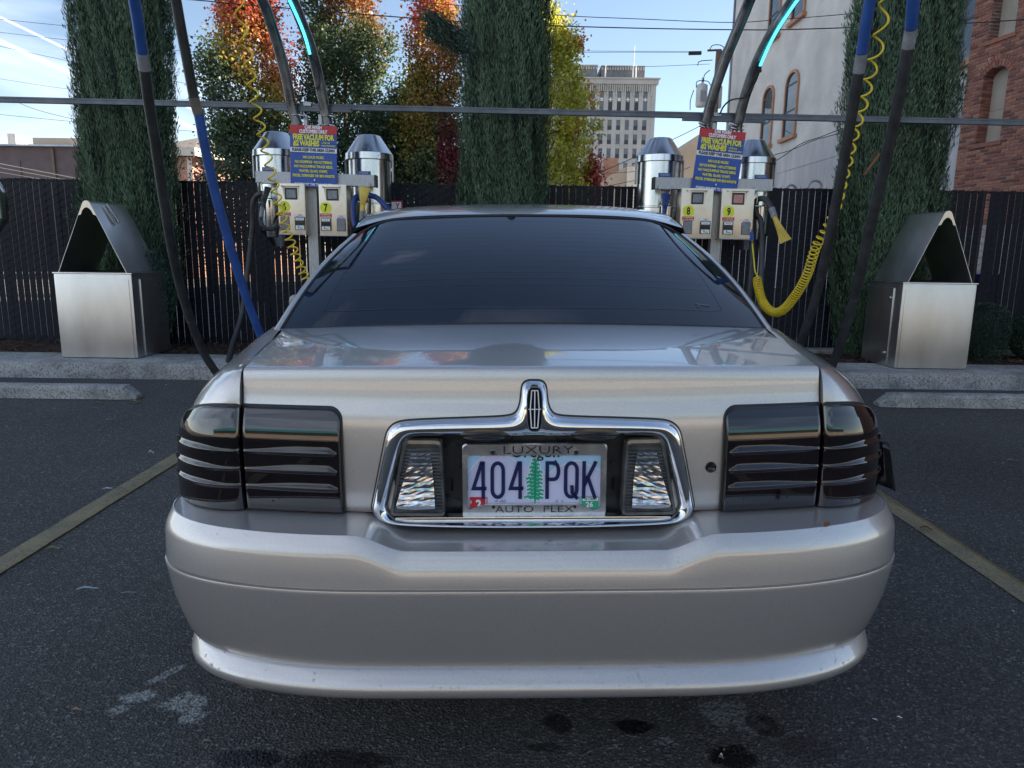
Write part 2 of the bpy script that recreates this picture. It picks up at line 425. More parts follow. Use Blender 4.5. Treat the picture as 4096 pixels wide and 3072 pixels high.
rB = ramp(nt, nB.outputs['Fac'], [(0.33, (0.35, 0.35, 0.35)), (0.52, (1, 1, 1)), (0.70, (2.4, 2.4, 2.4))])
mx = nd(nt, 'ShaderNodeMix', data_type='RGBA', blend_type='MULTIPLY'); mx.inputs[0].default_value = 1.0
L.new(rA.outputs[0], mx.inputs[6]); L.new(rB.outputs[0], mx.inputs[7])
# pale aggregate specks
spk = nmath(nt, 'LESS_THAN', vD.outputs['Distance'], 0.105)
sepc = nd(nt, 'ShaderNodeSeparateColor'); L.new(vD.outputs['Color'], sepc.inputs[0])
spk = nmath(nt, 'MULTIPLY', spk, nmath(nt, 'GREATER_THAN', sepc.outputs[0], 0.72))
sepv = nd(nt, 'ShaderNodeSeparateColor'); L.new(vC.outputs['Color'], sepv.inputs[0])
rV = ramp(nt, sepv.outputs[0], [(0.0, (0.62, 0.62, 0.62)), (0.6, (1.0, 1.0, 1.0)), (0.86, (1.35, 1.35, 1.33)), (1.0, (2.6, 2.55, 2.45))])
mxv = nd(nt, 'ShaderNodeMix', data_type='RGBA', blend_type='MULTIPLY'); mxv.inputs[0].default_value = 1.0
L.new(mx.outputs[2], mxv.inputs[6]); L.new(rV.outputs[0], mxv.inputs[7]); mx = mxv
mx2 = nd(nt, 'ShaderNodeMix', data_type='RGBA'); L.new(spk, mx2.inputs[0]); L.new(mx.outputs[2], mx2.inputs[6]); mx2.inputs[7].default_value = (0.27, 0.27, 0.27, 1)
cur = mx2.outputs[2]
# dried white stains
nF = nd(nt, 'ShaderNodeTexNoise'); nF.inputs['Scale'].default_value = 75; nF.inputs['Detail'].default_value = 6; nF.inputs['Roughness'].default_value = 0.7; L.new(P, nF.inputs['Vector'])
fine = nmath(nt, 'MULTIPLY_ADD', nF.outputs['Fac'], 8.0, -3.3, clamp=True)
stain = None
for (u, v, rx, ry, rot, amt) in [(560, 2785, 0.055, 0.030, 0.25, 1.0), (735, 2815, 0.070, 0.045, -0.2, 1.0), (770, 2865, 0.040, 0.030, 0, 1.0), (660, 2700, 0.06, 0.016, 1.0, 0.8), (480, 2840, 0.03, 0.02, 0.5, 0.8),
                                  (2900, 2850, 0.07, 0.07, 0.3, 0.55), (3000, 2900, 0.05, 0.04, 0.3, 0.4), (2650, 2965, 0.025, 0.014, 0.3, 0.5)]:
    p = atz(u, v, 0)
    f = nmath(nt, 'MULTIPLY', blob(nt, P, p.x, p.y, rx, ry, rot, nE.outputs['Fac'], 3.0), amt)
    stain = f if stain is None else nmath(nt, 'MAXIMUM', stain, f)
stain = nmath(nt, 'MULTIPLY', stain, fine)
mx3 = nd(nt, 'ShaderNodeMix', data_type='RGBA'); L.new(stain, mx3.inputs[0]); L.new(cur, mx3.inputs[6]); mx3.inputs[7].default_value = (0.33, 0.35, 0.34, 1)
# wet patches
wet = None
for (u, v, rx, ry, rot, amt) in [(2535, 2905, 0.055, 0.036, 0, 1), (2230, 2890, 0.04, 0.05, 0.5, .8), (2930, 3030, 0.07, 0.05, 0.2, 1), (1000, 3035, 0.1, 0.035, 0, 1), (1330, 3045, 0.16, 0.045, 0, .8),
                                  (3060, 2900, 0.06, 0.05, -0.7, .8), (2180, 2990, 0.05, 0.02, 0, .6), (3250, 3000, 0.08, 0.06, 0, .55)]:
    p = atz(u, v, 0)
    f = nmath(nt, 'MULTIPLY', blob(nt, P, p.x, p.y, rx, ry, rot, nE.outputs['Fac'], 1.6), amt)
    wet = f if wet is None else nmath(nt, 'MAXIMUM', wet, f)
mx4 = nd(nt, 'ShaderNodeMix', data_type='RGBA'); L.new(nmath(nt, 'MULTIPLY', wet, 0.72), mx4.inputs[0]); L.new(mx3.outputs[2], mx4.inputs[6]); mx4.inputs[7].default_value = (0.004, 0.004, 0.005, 1)
L.new(mx4.outputs[2], b.inputs['Base Color'])
L.new(nmath(nt, 'MULTIPLY_ADD', wet, -0.72, 0.88), b.inputs['Roughness'])
h = nmath(nt, 'ADD', nmath(nt, 'MULTIPLY', nB.outputs['Fac'], 0.6), nmath(nt, 'MULTIPLY', vC.outputs['Distance'], 0.9))
bp = nd(nt, 'ShaderNodeBump'); bp.inputs['Distance'].default_value = 0.007
L.new(nmath(nt, 'MULTIPLY_ADD', wet, -0.7, 1.0), bp.inputs['Strength'])
L.new(h, bp.inputs['Height']); L.new(bp.outputs[0], b.inputs['Normal'])
M['asphalt'] = m

# worn yellow line paint: asphalt shows through
m, nt, b = new_mat('worn_line_paint'); L = nt.links
P = gpos(nt)
nA = nd(nt, 'ShaderNodeTexNoise'); nA.inputs['Scale'].default_value = 6; nA.inputs['Detail'].default_value = 8
nB = nd(nt, 'ShaderNodeTexNoise'); nB.inputs['Scale'].default_value = 110; nB.inputs['Detail'].default_value = 5; nB.inputs['Roughness'].default_value = 0.75
L.new(P, nA.inputs['Vector']); L.new(P, nB.inputs['Vector'])
k = nmath(nt, 'ADD', nmath(nt, 'MULTIPLY', nA.outputs['Fac'], 0.5), nmath(nt, 'MULTIPLY', nB.outputs['Fac'], 0.9))
rr = ramp(nt, k, [(0.50, (0.075, 0.072, 0.064)), (0.66, (0.21, 0.18, 0.11)), (0.85, (0.33, 0.27, 0.14))])
L.new(rr.outputs[0], b.inputs['Base Color'])
bp = nd(nt, 'ShaderNodeBump'); bp.inputs['Strength'].default_value = 0.6; bp.inputs['Distance'].default_value = 0.004
L.new(nB.outputs['Fac'], bp.inputs['Height']); L.new(bp.outputs[0], b.inputs['Normal'])
setp(b, rough=0.8)
M['line'] = m
M['line_edge'] = noisy('line_edge_paint', (0.16, 0.11, 0.035), (0.36, 0.24, 0.07), 60, rough=0.8)


def leaf_mat(name, trans=0.35, use_attr=True, c1=None, c2=None):
    m = bpy.data.materials.new(name); m.use_nodes = True
    nt = m.node_tree; L = nt.links; nt.nodes.clear()
    o = nd(nt, 'ShaderNodeOutputMaterial')
    if use_attr:
        a = nd(nt, 'ShaderNodeAttribute'); a.attribute_name = 'tint'; c = a.outputs['Color']
    g = nd(nt, 'ShaderNodeBsdfDiffuse'); L.new(c, g.inputs['Color'])
    t = nd(nt, 'ShaderNodeBsdfTranslucent'); L.new(c, t.inputs['Color'])
    gl = nd(nt, 'ShaderNodeBsdfGlossy'); gl.inputs['Roughness'].default_value = 0.45; gl.inputs['Color'].default_value = (0.6, 0.7, 0.75, 1)
    s = nd(nt, 'ShaderNodeMixShader'); s.inputs[0].default_value = trans
    L.new(g.outputs[0], s.inputs[1]); L.new(t.outputs[0], s.inputs[2])
    s2 = nd(nt, 'ShaderNodeMixShader'); s2.inputs[0].default_value = 0.05
    L.new(s.outputs[0], s2.inputs[1]); L.new(gl.outputs[0], s2.inputs[2])
    L.new(s2.outputs[0], o.inputs[0])
    return m


M['cypress'] = leaf_mat('cypress_foliage', 0.12)
M['maple'] = leaf_mat('broad_leaves', 0.5)


# ------------------------------------------------------------------ object helpers
def tag(o, label=None, cat=None, group=None, kind=None):
    if label: o['label'] = label
    if cat: o['category'] = cat
    if group: o['group'] = group
    if kind: o['kind'] = kind
    return o


def empty(name, loc, label=None, cat=None, group=None):
    o = bpy.data.objects.new(name, None); COL.objects.link(o)
    o.location = loc; o.empty_display_size = 0.2
    return tag(o, label, cat, group)


def root_of(o):
    while o.parent: o = o.parent
    return o


class MB:
    def __init__(s):
        s.v = []; s.f = []; s.mi = []; s.cur = 0

    def add(s, vs, fs, mi=None):
        k = len(s.v)
        s.v += [tuple(p) for p in vs]
        for f in fs:
            s.f.append(tuple(i + k for i in f)); s.mi.append(s.cur if mi is None else mi)
        return s

    def box(s, x0, x1, y0, y1, z0, z1, mi=None):
        return s.add([(x0, y0, z0), (x1, y0, z0), (x1, y1, z0), (x0, y1, z0), (x0, y0, z1), (x1, y0, z1), (x1, y1, z1), (x0, y1, z1)],
                     [(0, 3, 2, 1), (4, 5, 6, 7), (0, 1, 5, 4), (1, 2, 6, 5), (2, 3, 7, 6), (3, 0, 4, 7)], mi)

    def cbox(s, c, size, R=None, mi=None):
        hx, hy, hz = [q / 2 for q in size]
        vs = []
        for (a, b_, c_) in [(-1, -1, -1), (1, -1, -1), (1, 1, -1), (-1, 1, -1), (-1, -1, 1), (1, -1, 1), (1, 1, 1), (-1, 1, 1)]:
            p = Vector((a * hx, b_ * hy, c_ * hz))
            if R is not None: p = R @ p
            vs.append(Vector(c) + p)
        return s.add(vs, [(0, 3, 2, 1), (4, 5, 6, 7), (0, 1, 5, 4), (1, 2, 6, 5), (2, 3, 7, 6), (3, 0, 4, 7)], mi)

    def bbox(s, c, size, bev, R=None, mi=None):
        """box with bevelled edges"""
        bm = bmesh.new(); bmesh.ops.create_cube(bm, size=1)
        for v in bm.verts: v.co = Vector((v.co.x * size[0], v.co.y * size[1], v.co.z * size[2]))
        bmesh.ops.bevel(bm, geom=bm.edges[:], offset=bev, segments=2, affect='EDGES', profile=0.7)
        bm.verts.index_update()
        vs = [Vector(c) + ((R @ v.co) if R is not None else v.co) for v in bm.verts]
        fs = [[v.index for v in f.verts] for f in bm.faces]
        bm.free()
        return s.add(vs, fs, mi)

    def grid(s, rows, mi=None, skip=None):
        n = len(rows[0]); vs = [p for r_ in rows for p in r_]
        fs = []
        for j in range(len(rows) - 1):
            for i in range(n - 1):
                if skip and skip(j, i): continue
                fs.append((j * n + i, j * n + i + 1, (j + 1) * n + i + 1, (j + 1) * n + i))
        return s.add(vs, fs, mi)

    def tube(s, path, r_, n=10, caps=True, mi=None, phase=0.0):
        P_ = [Vector(p) for p in path]
        m_ = len(P_)
        rr_ = r_ if hasattr(r_, '__len__') else [r_] * m_
        T = []
        for i in range(m_):
            a = P_[max(i - 1, 0)]; b_ = P_[min(i + 1, m_ - 1)]
            t = (b_ - a)
            T.append(t.normalized() if t.length > 1e-9 else Vector((0, 0, 1)))
        up = Vector((0, 0, 1)) if abs(T[0].z) < 0.9 else Vector((1, 0, 0))
        N = T[0].cross(up).normalized()
        vs = []
        for i in range(m_):
            N = (N - T[i] * N.dot(T[i])).normalized()
            B = T[i].cross(N)
            for k in range(n):
                a = 2 * pi * k / n + phase
                vs.append(P_[i] + (N * cos(a) + B * sin(a)) * rr_[i])
        fs = []
        for i in range(m_ - 1):
            for k in range(n):
                a, b_ = i * n + k, i * n + (k + 1) % n
                fs.append((a, b_, b_ + n, a + n))
        if caps:
            fs.append(tuple(range(n - 1, -1, -1))); fs.append(tuple(range((m_ - 1) * n, m_ * n)))
        return s.add(vs, fs, mi)

    def lathe(s, prof, c, n=32, mi=None):
        vs = []
        for (r_, z) in prof:
            for k in range(n):
                a = 2 * pi * k / n
                vs.append((c[0] + r_ * cos(a), c[1] + r_ * sin(a), c[2] + z))
        fs = []
        for i in range(len(prof) - 1):
            for k in range(n):
                a, b_ = i * n + k, i * n + (k + 1) % n
                fs.append((a, b_, b_ + n, a + n))
        fs.append(tuple(range(n - 1, -1, -1))); fs.append(tuple(range((len(prof) - 1) * n, len(prof) * n)))
        return s.add(vs, fs, mi)

    def prism(s, outline, d0, d1, mi=None, axis='Y'):
        """outline of (a, b) pairs; extruded along axis Y (a=x, b=z) or X (a=y, b=z) or Z (a=x, b=y)"""
        n = len(outline)
        def pt(a, b_, d):
            return {'Y': (a, d, b_), 'X': (d, a, b_), 'Z': (a, b_, d)}[axis]
        vs = [pt(a, b_, d0) for a, b_ in outline] + [pt(a, b_, d1) for a, b_ in outline]
        fs = [tuple(range(n)), tuple(range(2 * n - 1, n - 1, -1))]
        for i in range(n):
            j = (i + 1) % n
            fs.append((i, i + n, j + n, j))
        return s.add(vs, fs, mi)

    def text(s, body, size, o, ux, uz, sx=1.0, bold=0.0, space=1.0, align='CENTER', mi=None, lift=0.0, res=2):
        cu = bpy.data.curves.new('t', 'FONT'); cu.body = body; cu.size = size; cu.offset = bold * size
        cu.space_character = space; cu.align_x = align; cu.align_y = 'CENTER'; cu.resolution_u = res
        cu.extrude = lift
        ob = bpy.data.objects.new('t', cu)
        me = bpy.data.meshes.new_from_object(ob)
        ux, uz, o = Vector(ux), Vector(uz), Vector(o)
        nn = ux.cross(uz)
        vs = [o + ux * (v.co.x * sx) + uz * v.co.y + nn * v.co.z for v in me.vertices]
        fs = [tuple(p.vertices) for p in me.polygons]
        s.add(vs, fs, mi)
        bpy.data.objects.remove(ob); bpy.data.curves.remove(cu); bpy.data.meshes.remove(me)
        return s

    def build(s, name, mats, parent=None, smooth=False, local=False, angle=None, fix=False):
        me = bpy.data.meshes.new(name)
        vs = s.v
        if parent is not None and not local:
            L0 = root_of(parent).location
            vs = [(p[0] - L0.x, p[1] - L0.y, p[2] - L0.z) for p in vs]
        me.from_pydata(vs, [], s.f)
        if not isinstance(mats, (list, tuple)): mats = [mats]
        for q in mats: me.materials.append(M[q] if isinstance(q, str) else q)
        if len(mats) > 1: me.polygons.foreach_set('material_index', s.mi)
        if fix:
            bm = bmesh.new(); bm.from_mesh(me); bmesh.ops.recalc_face_normals(bm, faces=bm.faces); bm.to_mesh(me); bm.free()
        if smooth:
            me.polygons.foreach_set('use_smooth', [True] * len(me.polygons))
            if angle: me.set_sharp_from_angle(angle=radians(angle))
        me.update()
        o = bpy.data.objects.new(name, me); COL.objects.link(o)
        if parent is not None: o.parent = parent
        return o


def catmull(pts, n=8):
    P_ = [Vector(p) for p in pts]
    P_ = [P_[0] * 2 - P_[1]] + P_ + [P_[-1] * 2 - P_[-2]]
    out = []
    for i in range(1, len(P_) - 2):
        for k in range(n):
            t = k / n
            a, b_, c, d = P_[i - 1], P_[i], P_[i + 1], P_[i + 2]
            out.append(0.5 * ((2 * b_) + (c - a) * t + (2 * a - 5 * b_ + 4 * c - d) * t * t + (3 * b_ - a - 3 * c + d) * t ** 3))
    out.append(P_[-2])
    return out


def sstep(a, b_, x):
    t = min(1, max(0, (x - a) / (b_ - a)))
    return t * t * (3 - 2 * t)


def lerp(a, b_, t): return a + (b_ - a) * t


def interp(tab, x):
    if x <= tab[0][0]: return tab[0][1]
    for (a, fa), (b_, fb) in zip(tab, tab[1:]):
        if x <= b_: return fa + (fb - fa) * (x - a) / (b_ - a)
    return tab[-1][1]


def np_mesh(name, verts, quads, mat, parent=None, tint=None, smooth=False):
    me = bpy.data.meshes.new(name)
    nv, nf = len(verts), len(quads)
    k = quads.shape[1]
    me.vertices.add(nv); me.vertices.foreach_set('co', verts.astype(np.float32).ravel())
    me.loops.add(nf * k); me.loops.foreach_set('vertex_index', quads.astype(np.int32).ravel())
    me.polygons.add(nf); me.polygons.foreach_set('loop_start', np.arange(0, nf * k, k, dtype=np.int32))
    me.update(calc_edges=True)
    if tint is not None:
        a = me.attributes.new('tint', 'FLOAT_COLOR', 'FACE')
        a.data.foreach_set('color', np.c_[tint, np.ones(len(tint))].astype(np.float32).ravel())
    me.materials.append(mat)
    if smooth: me.polygons.foreach_set('use_smooth', [True] * nf)
    o = bpy.data.objects.new(name, me); COL.objects.link(o)
    if parent is not None: o.parent = parent
    return o


# ================================================================== SETTING
lot = MB()
lot.add([(-40, -6, 0), (40, -6, 0), (40, 6.52, 0), (-40, 6.52, 0)], [(0, 1, 2, 3)])
tag(lot.build('parking_lot', 'asphalt'), kind='structure')
gr = MB(); gr.add([(-900, -900, -0.02), (900, -900, -0.02), (900, 1500, -0.02), (-900, 1500, -0.02)], [(0, 1, 2, 3)])
tag(gr.build('ground', 'far_ground'), kind='structure')
KY = 6.52
kb = MB()
xs = np.linspace(-14, 12, 81)
prof = [(KY, -0.05), (KY, 0.120), (KY + 0.012, 0.140), (KY + 0.04, 0.147), (KY + 0.62, 0.150), (KY + 0.62, -0.05)]
kb.grid([[(x, y + (0.004 * mnoise.noise((x * 3, 0, z * 9)) if i < 3 else 0), z) for x in xs] for i, (y, z) in enumerate(prof)][::-1])
tag(kb.build('kerb', 'concrete', smooth=True, angle=40), kind='structure')
bed = MB()
nx, ny = 120, 12
bed.grid([[(lerp(-14, 12, i / nx), lerp(KY + 0.62, 8.6, j / ny), 0.135 + 0.03 * mnoise.noise((lerp(-14, 12, i / nx) * 4, j * 0.7, 0))) for i in range(nx + 1)] for j in range(ny + 1)])
tag(bed.build('planting_bed', 'mulch', smooth=True), kind='structure')
# wood chips on the bed
N = 5200
c = np.c_[rng.uniform(-7, 7, N), rng.uniform(KY + 0.60, 8.3, N), 0.15 + rng.uniform(0, 0.02, N)]
a = rng.uniform(0, 2 * pi, N); l = rng.uniform(0.008, 0.03, N); w = rng.uniform(0.003, 0.009, N); tl = rng.uniform(-0.4, 0.4, N)
d1 = np.c_[np.cos(a), np.sin(a), tl] * l[:, None]; d2 = np.c_[-np.sin(a), np.cos(a), rng.uniform(-.3, .3, N)] * w[:, None]
V = np.stack([c - d1 - d2, c + d1 - d2, c + d1 + d2, c - d1 + d2], 1).reshape(-1, 3)
tag(np_mesh('wood_chips', V, np.arange(4 * N).reshape(-1, 4), M['chip']), 'brown bark chips strewn over the planting bed behind the kerb', 'bark chips', kind='stuff')

# worn yellow parking lines
for (ua, va, ub, vb) in [((0), 2265, 710, 1830), (3562, 2022, 4096, 2377)]:
    p, q = atz(ua, va), atz(ub, vb)
    if p.y > q.y: p, q = q, p
    dr = (q - p) / (q.y - p.y)
    a_ = p + dr * (-1.2 - p.y); b_ = p + dr * (5.1 - p.y)
    side = Vector((1, 0, 0)) * 0.052
    pl = MB(); n_ = 90
    L_, R_ = [], []
    for i in range(n_ + 1):
        cpt = a_.lerp(b_, i / n_)
        L_.append((cpt.x - side.x + random.uniform(-.002, .002), cpt.y, 0.004)); R_.append((cpt.x + side.x + random.uniform(-.002, .002), cpt.y, 0.004))
    pl.grid([L_, R_][::-1], 0)
    e = 0.007
    inner = R_ if p.x < 0 else R_
    pl.grid([[(x - e, y, 0.0065) for x, y, z in inner], [(x + random.uniform(0, .003), y, 0.0065) for x, y, z in inner]][::-1], 1)
    tag(pl.build('painted_line', ['line', 'line_edge']), kind='structure')

# cracks in the asphalt: thin dark recess strips
def crack(pts, w_=0.004):
    c_ = MB(); path = []
    for (a_, b_) in zip(pts, pts[1:]):
        for k in range(8):
            t = k / 8; p = atz(lerp(a_[0], b_[0], t) + random.uniform(-4, 4), lerp(a_[1], b_[1], t) + random.uniform(-3, 3))
            path.append(p)
    A, B = [], []
    for i, p in enumerate(path):
        w2 = w_ * random.uniform(0.3, 1.2)
        A.append((p.x, p.y - w2, 0.0075)); B.append((p.x, p.y + w2, 0.0075))
    c_.grid([A, B])
    tag(c_.build('asphalt_crack', 'black_ink'), kind='structure')
crack([(190, 1915), (220, 1932), (330, 1925), (420, 1915), (480, 1932), (560, 1922), (640, 1905)])
crack([(680, 2640), (710, 2600), (750, 2570)], 0.003)

# ================================================================== FENCE
FY = 8.1
fence = empty('slat_fence', (0, FY, 0.1), 'black chain link fence filled with upright privacy slats behind the kerb', 'fence')
gap_u = 3072 + 1830 * .463
sl_mesh = None
sm = MB(); sm.bbox((0, 0, 0.915), (0.0645, 0.007, 1.83), 0.0025)
pitch = 0.0715
n_sl = int(19.6 / pitch)
for i in range(n_sl):
    x = -9.8 + i * pitch
    if abs(x - at(gap_u, 1000, FY).x) < 0.045: continue
    if sl_mesh is None:
        o = sm.build('slat', 'slat', fence, local=True); sl_mesh = o.data
    else:
        o = bpy.data.objects.new('slat', sl_mesh); COL.objects.link(o); o.parent = fence
    o.location = (x + random.uniform(-.0025, .0025), random.uniform(-.003, .003), random.uniform(-0.008, 0.008) + 0.01)
    o.rotation_euler = (0, random.uniform(-0.0018, 0.0018), random.uniform(-0.08, 0.08))
wr = MB()
def wire_seg(p, q, r_=0.0018):
    p, q = Vector(p), Vector(q)
    wr.tube([p, q], r_, 3, caps=False)
dz = 1.84; k = 0.55
x = -13.4
while x < 10:
    for sg in (1, -1):
        run = dz / k
        x0, x1 = (x, x + run) if sg > 0 else (x + run, x)
        def clip(xa, xb):
            za, zb = 0.1, 0.1 + dz
            return xa, za, xb, zb
        xa, za, xb, zb = clip(x0, x1)
        if max(xa, xb) > -9.9 and min(xa, xb) < 9.9:
            # clip against the fence ends
            def cl_(xq):
                return min(max(xq, -9.85), 9.85)
            t0 = (cl_(xa) - xa) / (xb - xa); t1 = (cl_(xb) - xa) / (xb - xa)
            wire_seg((cl_(xa), FY - 0.008, lerp(za, zb, t0)), (cl_(xb), FY - 0.008, lerp(za, zb, t1)))
    x += pitch * 2.0
o = wr.build('wire_mesh', 'wire_black', fence); o['kind'] = 'stuff'
for x in (-9.0, -5.9, -2.75, -0.6, 2.4, 5.2, 8.2):
    MB().tube([(x, FY + 0.035, 0.05), (x, FY + 0.035, 1.95)], 0.028, 10).build('post', 'wire_black', fence, smooth=True, angle=50)
MB().tube([(-9.85, FY + 0.02, 1.93), (9.85, FY + 0.02, 1.93)], 0.012, 8).build('top_rail', 'wire_black', fence, smooth=True, angle=50)
# pointed twists at the top edge of the mesh
tw = MB()
x = -9.8
while x < 9.8:
    tw.tube([(x, FY - .008, 1.92), (x + .012, FY - .012, 1.955)], 0.003, 3, caps=False)
    tw.tube([(x + .024, FY - .008, 1.92), (x + .008, FY - .004, 1.953)], 0.003, 3, caps=False)
    x += pitch
o = tw.build('wire_twists', 'wire_black', fence); o['kind'] = 'stuff'
# mown concrete footing strip right of the car
ft = MB(); ft.box(2.6, 6.8, FY - 0.18, FY - 0.03, 0.1, 0.185)
tag(ft.build('concrete_footing', 'concrete'), kind='structure')
# small red and white notice on the fence
p = at(1592, 818, 8.02)
sg = empty('fence_notice', p, 'small white notice with red border on fence beside the left vacuum station', 'notice')
s_ = MB(); s_.bbox((p.x - .10, p.y, p.z - 0.02), (0.30, 0.006, 0.12), 0.001); s_.build('border', 'red_ink', sg)
s_ = MB(); s_.cbox((p.x - .10, p.y - 0.004, p.z - 0.02), (0.272, 0.002, 0.092)); s_.build('panel', 'white_ink', sg)
s_ = MB(); s_.text('ENTRY ONLY'[-1], 0.085, (p.x - 0.003, p.y - 0.0065, p.z - 0.02), (1, 0, 0), (0, 0, 1), 0.8, 0.03); s_.build('lettering', 'red_ink', sg)
# post top beside the car
p = at(1190, 1195, 6.7)
bo = MB(); bo.lathe([(0.075, -p.z + .14), (0.078, -0.02), (0.07, 0.015), (0.045, 0.035), (0.0, 0.04)], (p.x, p.y, p.z), 24)
tag(bo.build('bollard', 'concrete', smooth=True, angle=60), 'short grey concrete bollard with rounded top seen beside the car window', 'bollard')

# ================================================================== FOLIAGE
def cypress(name, x, y, r_, h_, label, seedn, bulges=(), lean=0.0, n=120000, z0=0.12, zfull=0.9):
    g = np.random.default_rng(seedn)
    root = empty(name, (x, y, 0.1), label, 'tree', 'tall cypress trees in front of the fence')
    tr = MB(); tr.tube([(x, y, 0.08), (x + .01, y, h_ * 0.5), (x, y, h_ * 0.93)], [0.09, 0.06, 0.015], 10)
    tr.build('trunk', 'bark', root, smooth=True)
    # vertical sprays around an uneven column
    ang = g.uniform(0, 2 * pi, n)
    z = z0 + (h_ - z0) * g.uniform(0, 1, n) ** 1.0
    depth = np.abs(g.normal(0, 0.04, n)) - 0.02 * (g.uniform(0, 1, n) > .85)
    prof_ = np.interp(z, [0, 0.25, zfull, h_ * 0.7, h_ * 0.92, h_], [0.45, 0.72, 1.0, 0.97, 0.6, 0.05])
    # lumps: sum of random cosines over angle and height
    lump = np.zeros(n)
    for k in range(26):
        fa, fz, ph, am = g.integers(2, 22), g.uniform(0.4, 4.0), g.uniform(0, 2 * pi), g.uniform(0.008, 0.026)
        lump += am * np.cos(fa * ang + fz * z * 2.2 + ph)
    ridge = 0.035 * np.abs(np.sin(ang * 9 + 1.3 * np.sin(z * 1.7))) + 0.16 * np.clip(np.sin(ang * 13 + z * 7.3 + seedn) * np.sin(z * 9.1 + ang * 5 + seedn), 0, 1) ** 2.5
    R_ = r_ * prof_ * (1 + lump + ridge) - depth
    for (ba, bz, br, bs) in bulges:      # local side bulges: angle, height, size, spread
        R_ = R_ + br * np.exp(-((np.cos(ang - ba) - 1) ** 2) / 0.05 - ((z - bz) / bs) ** 2)
    R_ = np.clip(R_, 0.02, None)
    c = np.c_[x + np.cos(ang) * R_ + lean * z, y + np.sin(ang) * R_ * .72, z]
    out = np.c_[np.cos(ang), np.sin(ang), np.zeros(n)]
    up = np.c_[out[:, 0] * 0.22, out[:, 1] * 0.22, np.ones(n)] + g.normal(0, 0.22, (n, 3))
    up /= np.linalg.norm(up, axis=1)[:, None]
    sd = np.cross(up, out + g.normal(0, 0.5, (n, 3))); sd /= np.linalg.norm(sd, axis=1)[:, None]
    ln = g.uniform(0.030, 0.080, n)[:, None]; wd = g.uniform(0.003, 0.0065, n)[:, None]
    V = np.stack([c, c + up * ln * 0.5 + sd * wd, c + up * ln, c + up * ln * 0.5 - sd * wd], 1).reshape(-1, 3)
    base = np.array([[0.072, 0.118, 0.066]])
    v = g.uniform(0.55, 1.6, (n, 1))
    patch = 0.5 + 0.5 * np.sin(ang * 5 + 2 * np.sin(z * 2.1 + ang)) * np.sin(z * 3.1 + ang * 3)
    tint = base * v * (0.8 + 0.45 * patch[:, None])
    tint = tint + (g.uniform(0, 1, (n, 1)) > 0.93) * np.array([[0.03, 0.045, 0.02]])
    L0 = root.location
    np_mesh('crown', V - np.array(L0), np.arange(4 * n).reshape(-1, 4), M['cypress'], root, tint)
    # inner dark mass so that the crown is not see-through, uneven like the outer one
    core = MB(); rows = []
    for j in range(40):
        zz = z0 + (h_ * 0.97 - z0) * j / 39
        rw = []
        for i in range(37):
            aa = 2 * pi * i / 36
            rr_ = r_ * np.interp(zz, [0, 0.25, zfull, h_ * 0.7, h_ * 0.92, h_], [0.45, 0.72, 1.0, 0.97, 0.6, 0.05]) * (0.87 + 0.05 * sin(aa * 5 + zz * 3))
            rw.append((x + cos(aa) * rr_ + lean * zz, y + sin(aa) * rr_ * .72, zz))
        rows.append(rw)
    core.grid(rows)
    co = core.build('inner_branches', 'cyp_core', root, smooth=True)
    return root


cypress('cypress_tree', -4.22, 7.86, 0.475, 6.2, 'dark cypress column behind the left trash bin, topmost tree at left', 11, [(pi, 3.5, 0.05, 0.3)], lean=0.045)
ct = cypress('cypress_tree', -0.14, 7.86, 0.44, 5.6, 'dark cypress column rising right behind the car roof', 12, [], n=110000, lean=0.009)
cypress('cypress_tree', 4.01, 7.86, 0.515, 6.0, 'dark cypress column beside the right trash bin with a dead brown twig', 13, [(0.0, 2.9, 0.08, 0.3), (pi, 3.3, .07, .25)], lean=0.0)
# stray side branch of the middle cypress
g = np.random.default_rng(5)
def spray_cluster(path, n, spread, seedn, tint0=(0.026, 0.06, 0.04), ln=(0.02, 0.055), wd=(0.004, 0.009)):
    g = np.random.default_rng(seedn)
    pth = np.array([list(p) for p in path]); k = g.uniform(0, len(pth) - 1.001, n); i = k.astype(int); f = (k - i)[:, None]
    c = pth[i] * (1 - f) + pth[i + 1] * f + g.normal(0, spread, (n, 3)) * (1 - 0.6 * (k / len(pth))[:, None])
    d = pth[i + 1] - pth[i]; d /= np.linalg.norm(d, axis=1)[:, None]
    up = d + g.normal(0, 0.45, (n, 3)) + np.array([[0, 0, .4]]); up /= np.linalg.norm(up, axis=1)[:, None]
    sd = np.cross(up, g.normal(0, 1, (n, 3))); sd /= np.linalg.norm(sd, axis=1)[:, None]
    l_ = g.uniform(*ln, n)[:, None]; w_ = g.uniform(*wd, n)[:, None]
    V = np.stack([c, c + up * l_ * .5 + sd * w_, c + up * l_, c + up * l_ * .5 - sd * w_], 1).reshape(-1, 3)
    return V, np.array([tint0]) * g.uniform(.6, 1.6, (n, 1))
pts = [at(1880, 190, 7.5), at(1800, 150, 7.45), at(1745, 115, 7.4), at(1705, 60, 7.4)]
Vs, Ts = [], []
for k_, pp in enumerate([pts, [at(1880, 210, 7.5), at(1790, 175, 7.45), at(1715, 130, 7.4)], [at(1860, 150, 7.5), at(1790, 110, 7.4), at(1730, 75, 7.4)]]):
    V_, T_ = spray_cluster(pp, 1100, 0.05, 20 + k_, tint0=(0.045, 0.075, 0.055), ln=(.03, .08), wd=(.003, .006)); Vs.append(V_); Ts.append(T_)
V_ = np.concatenate(Vs) - np.array(ct.location); T_ = np.concatenate(Ts)
np_mesh('side_branch', V_, np.arange(len(V_)).reshape(-1, 4), M['cypress'], ct, T_)
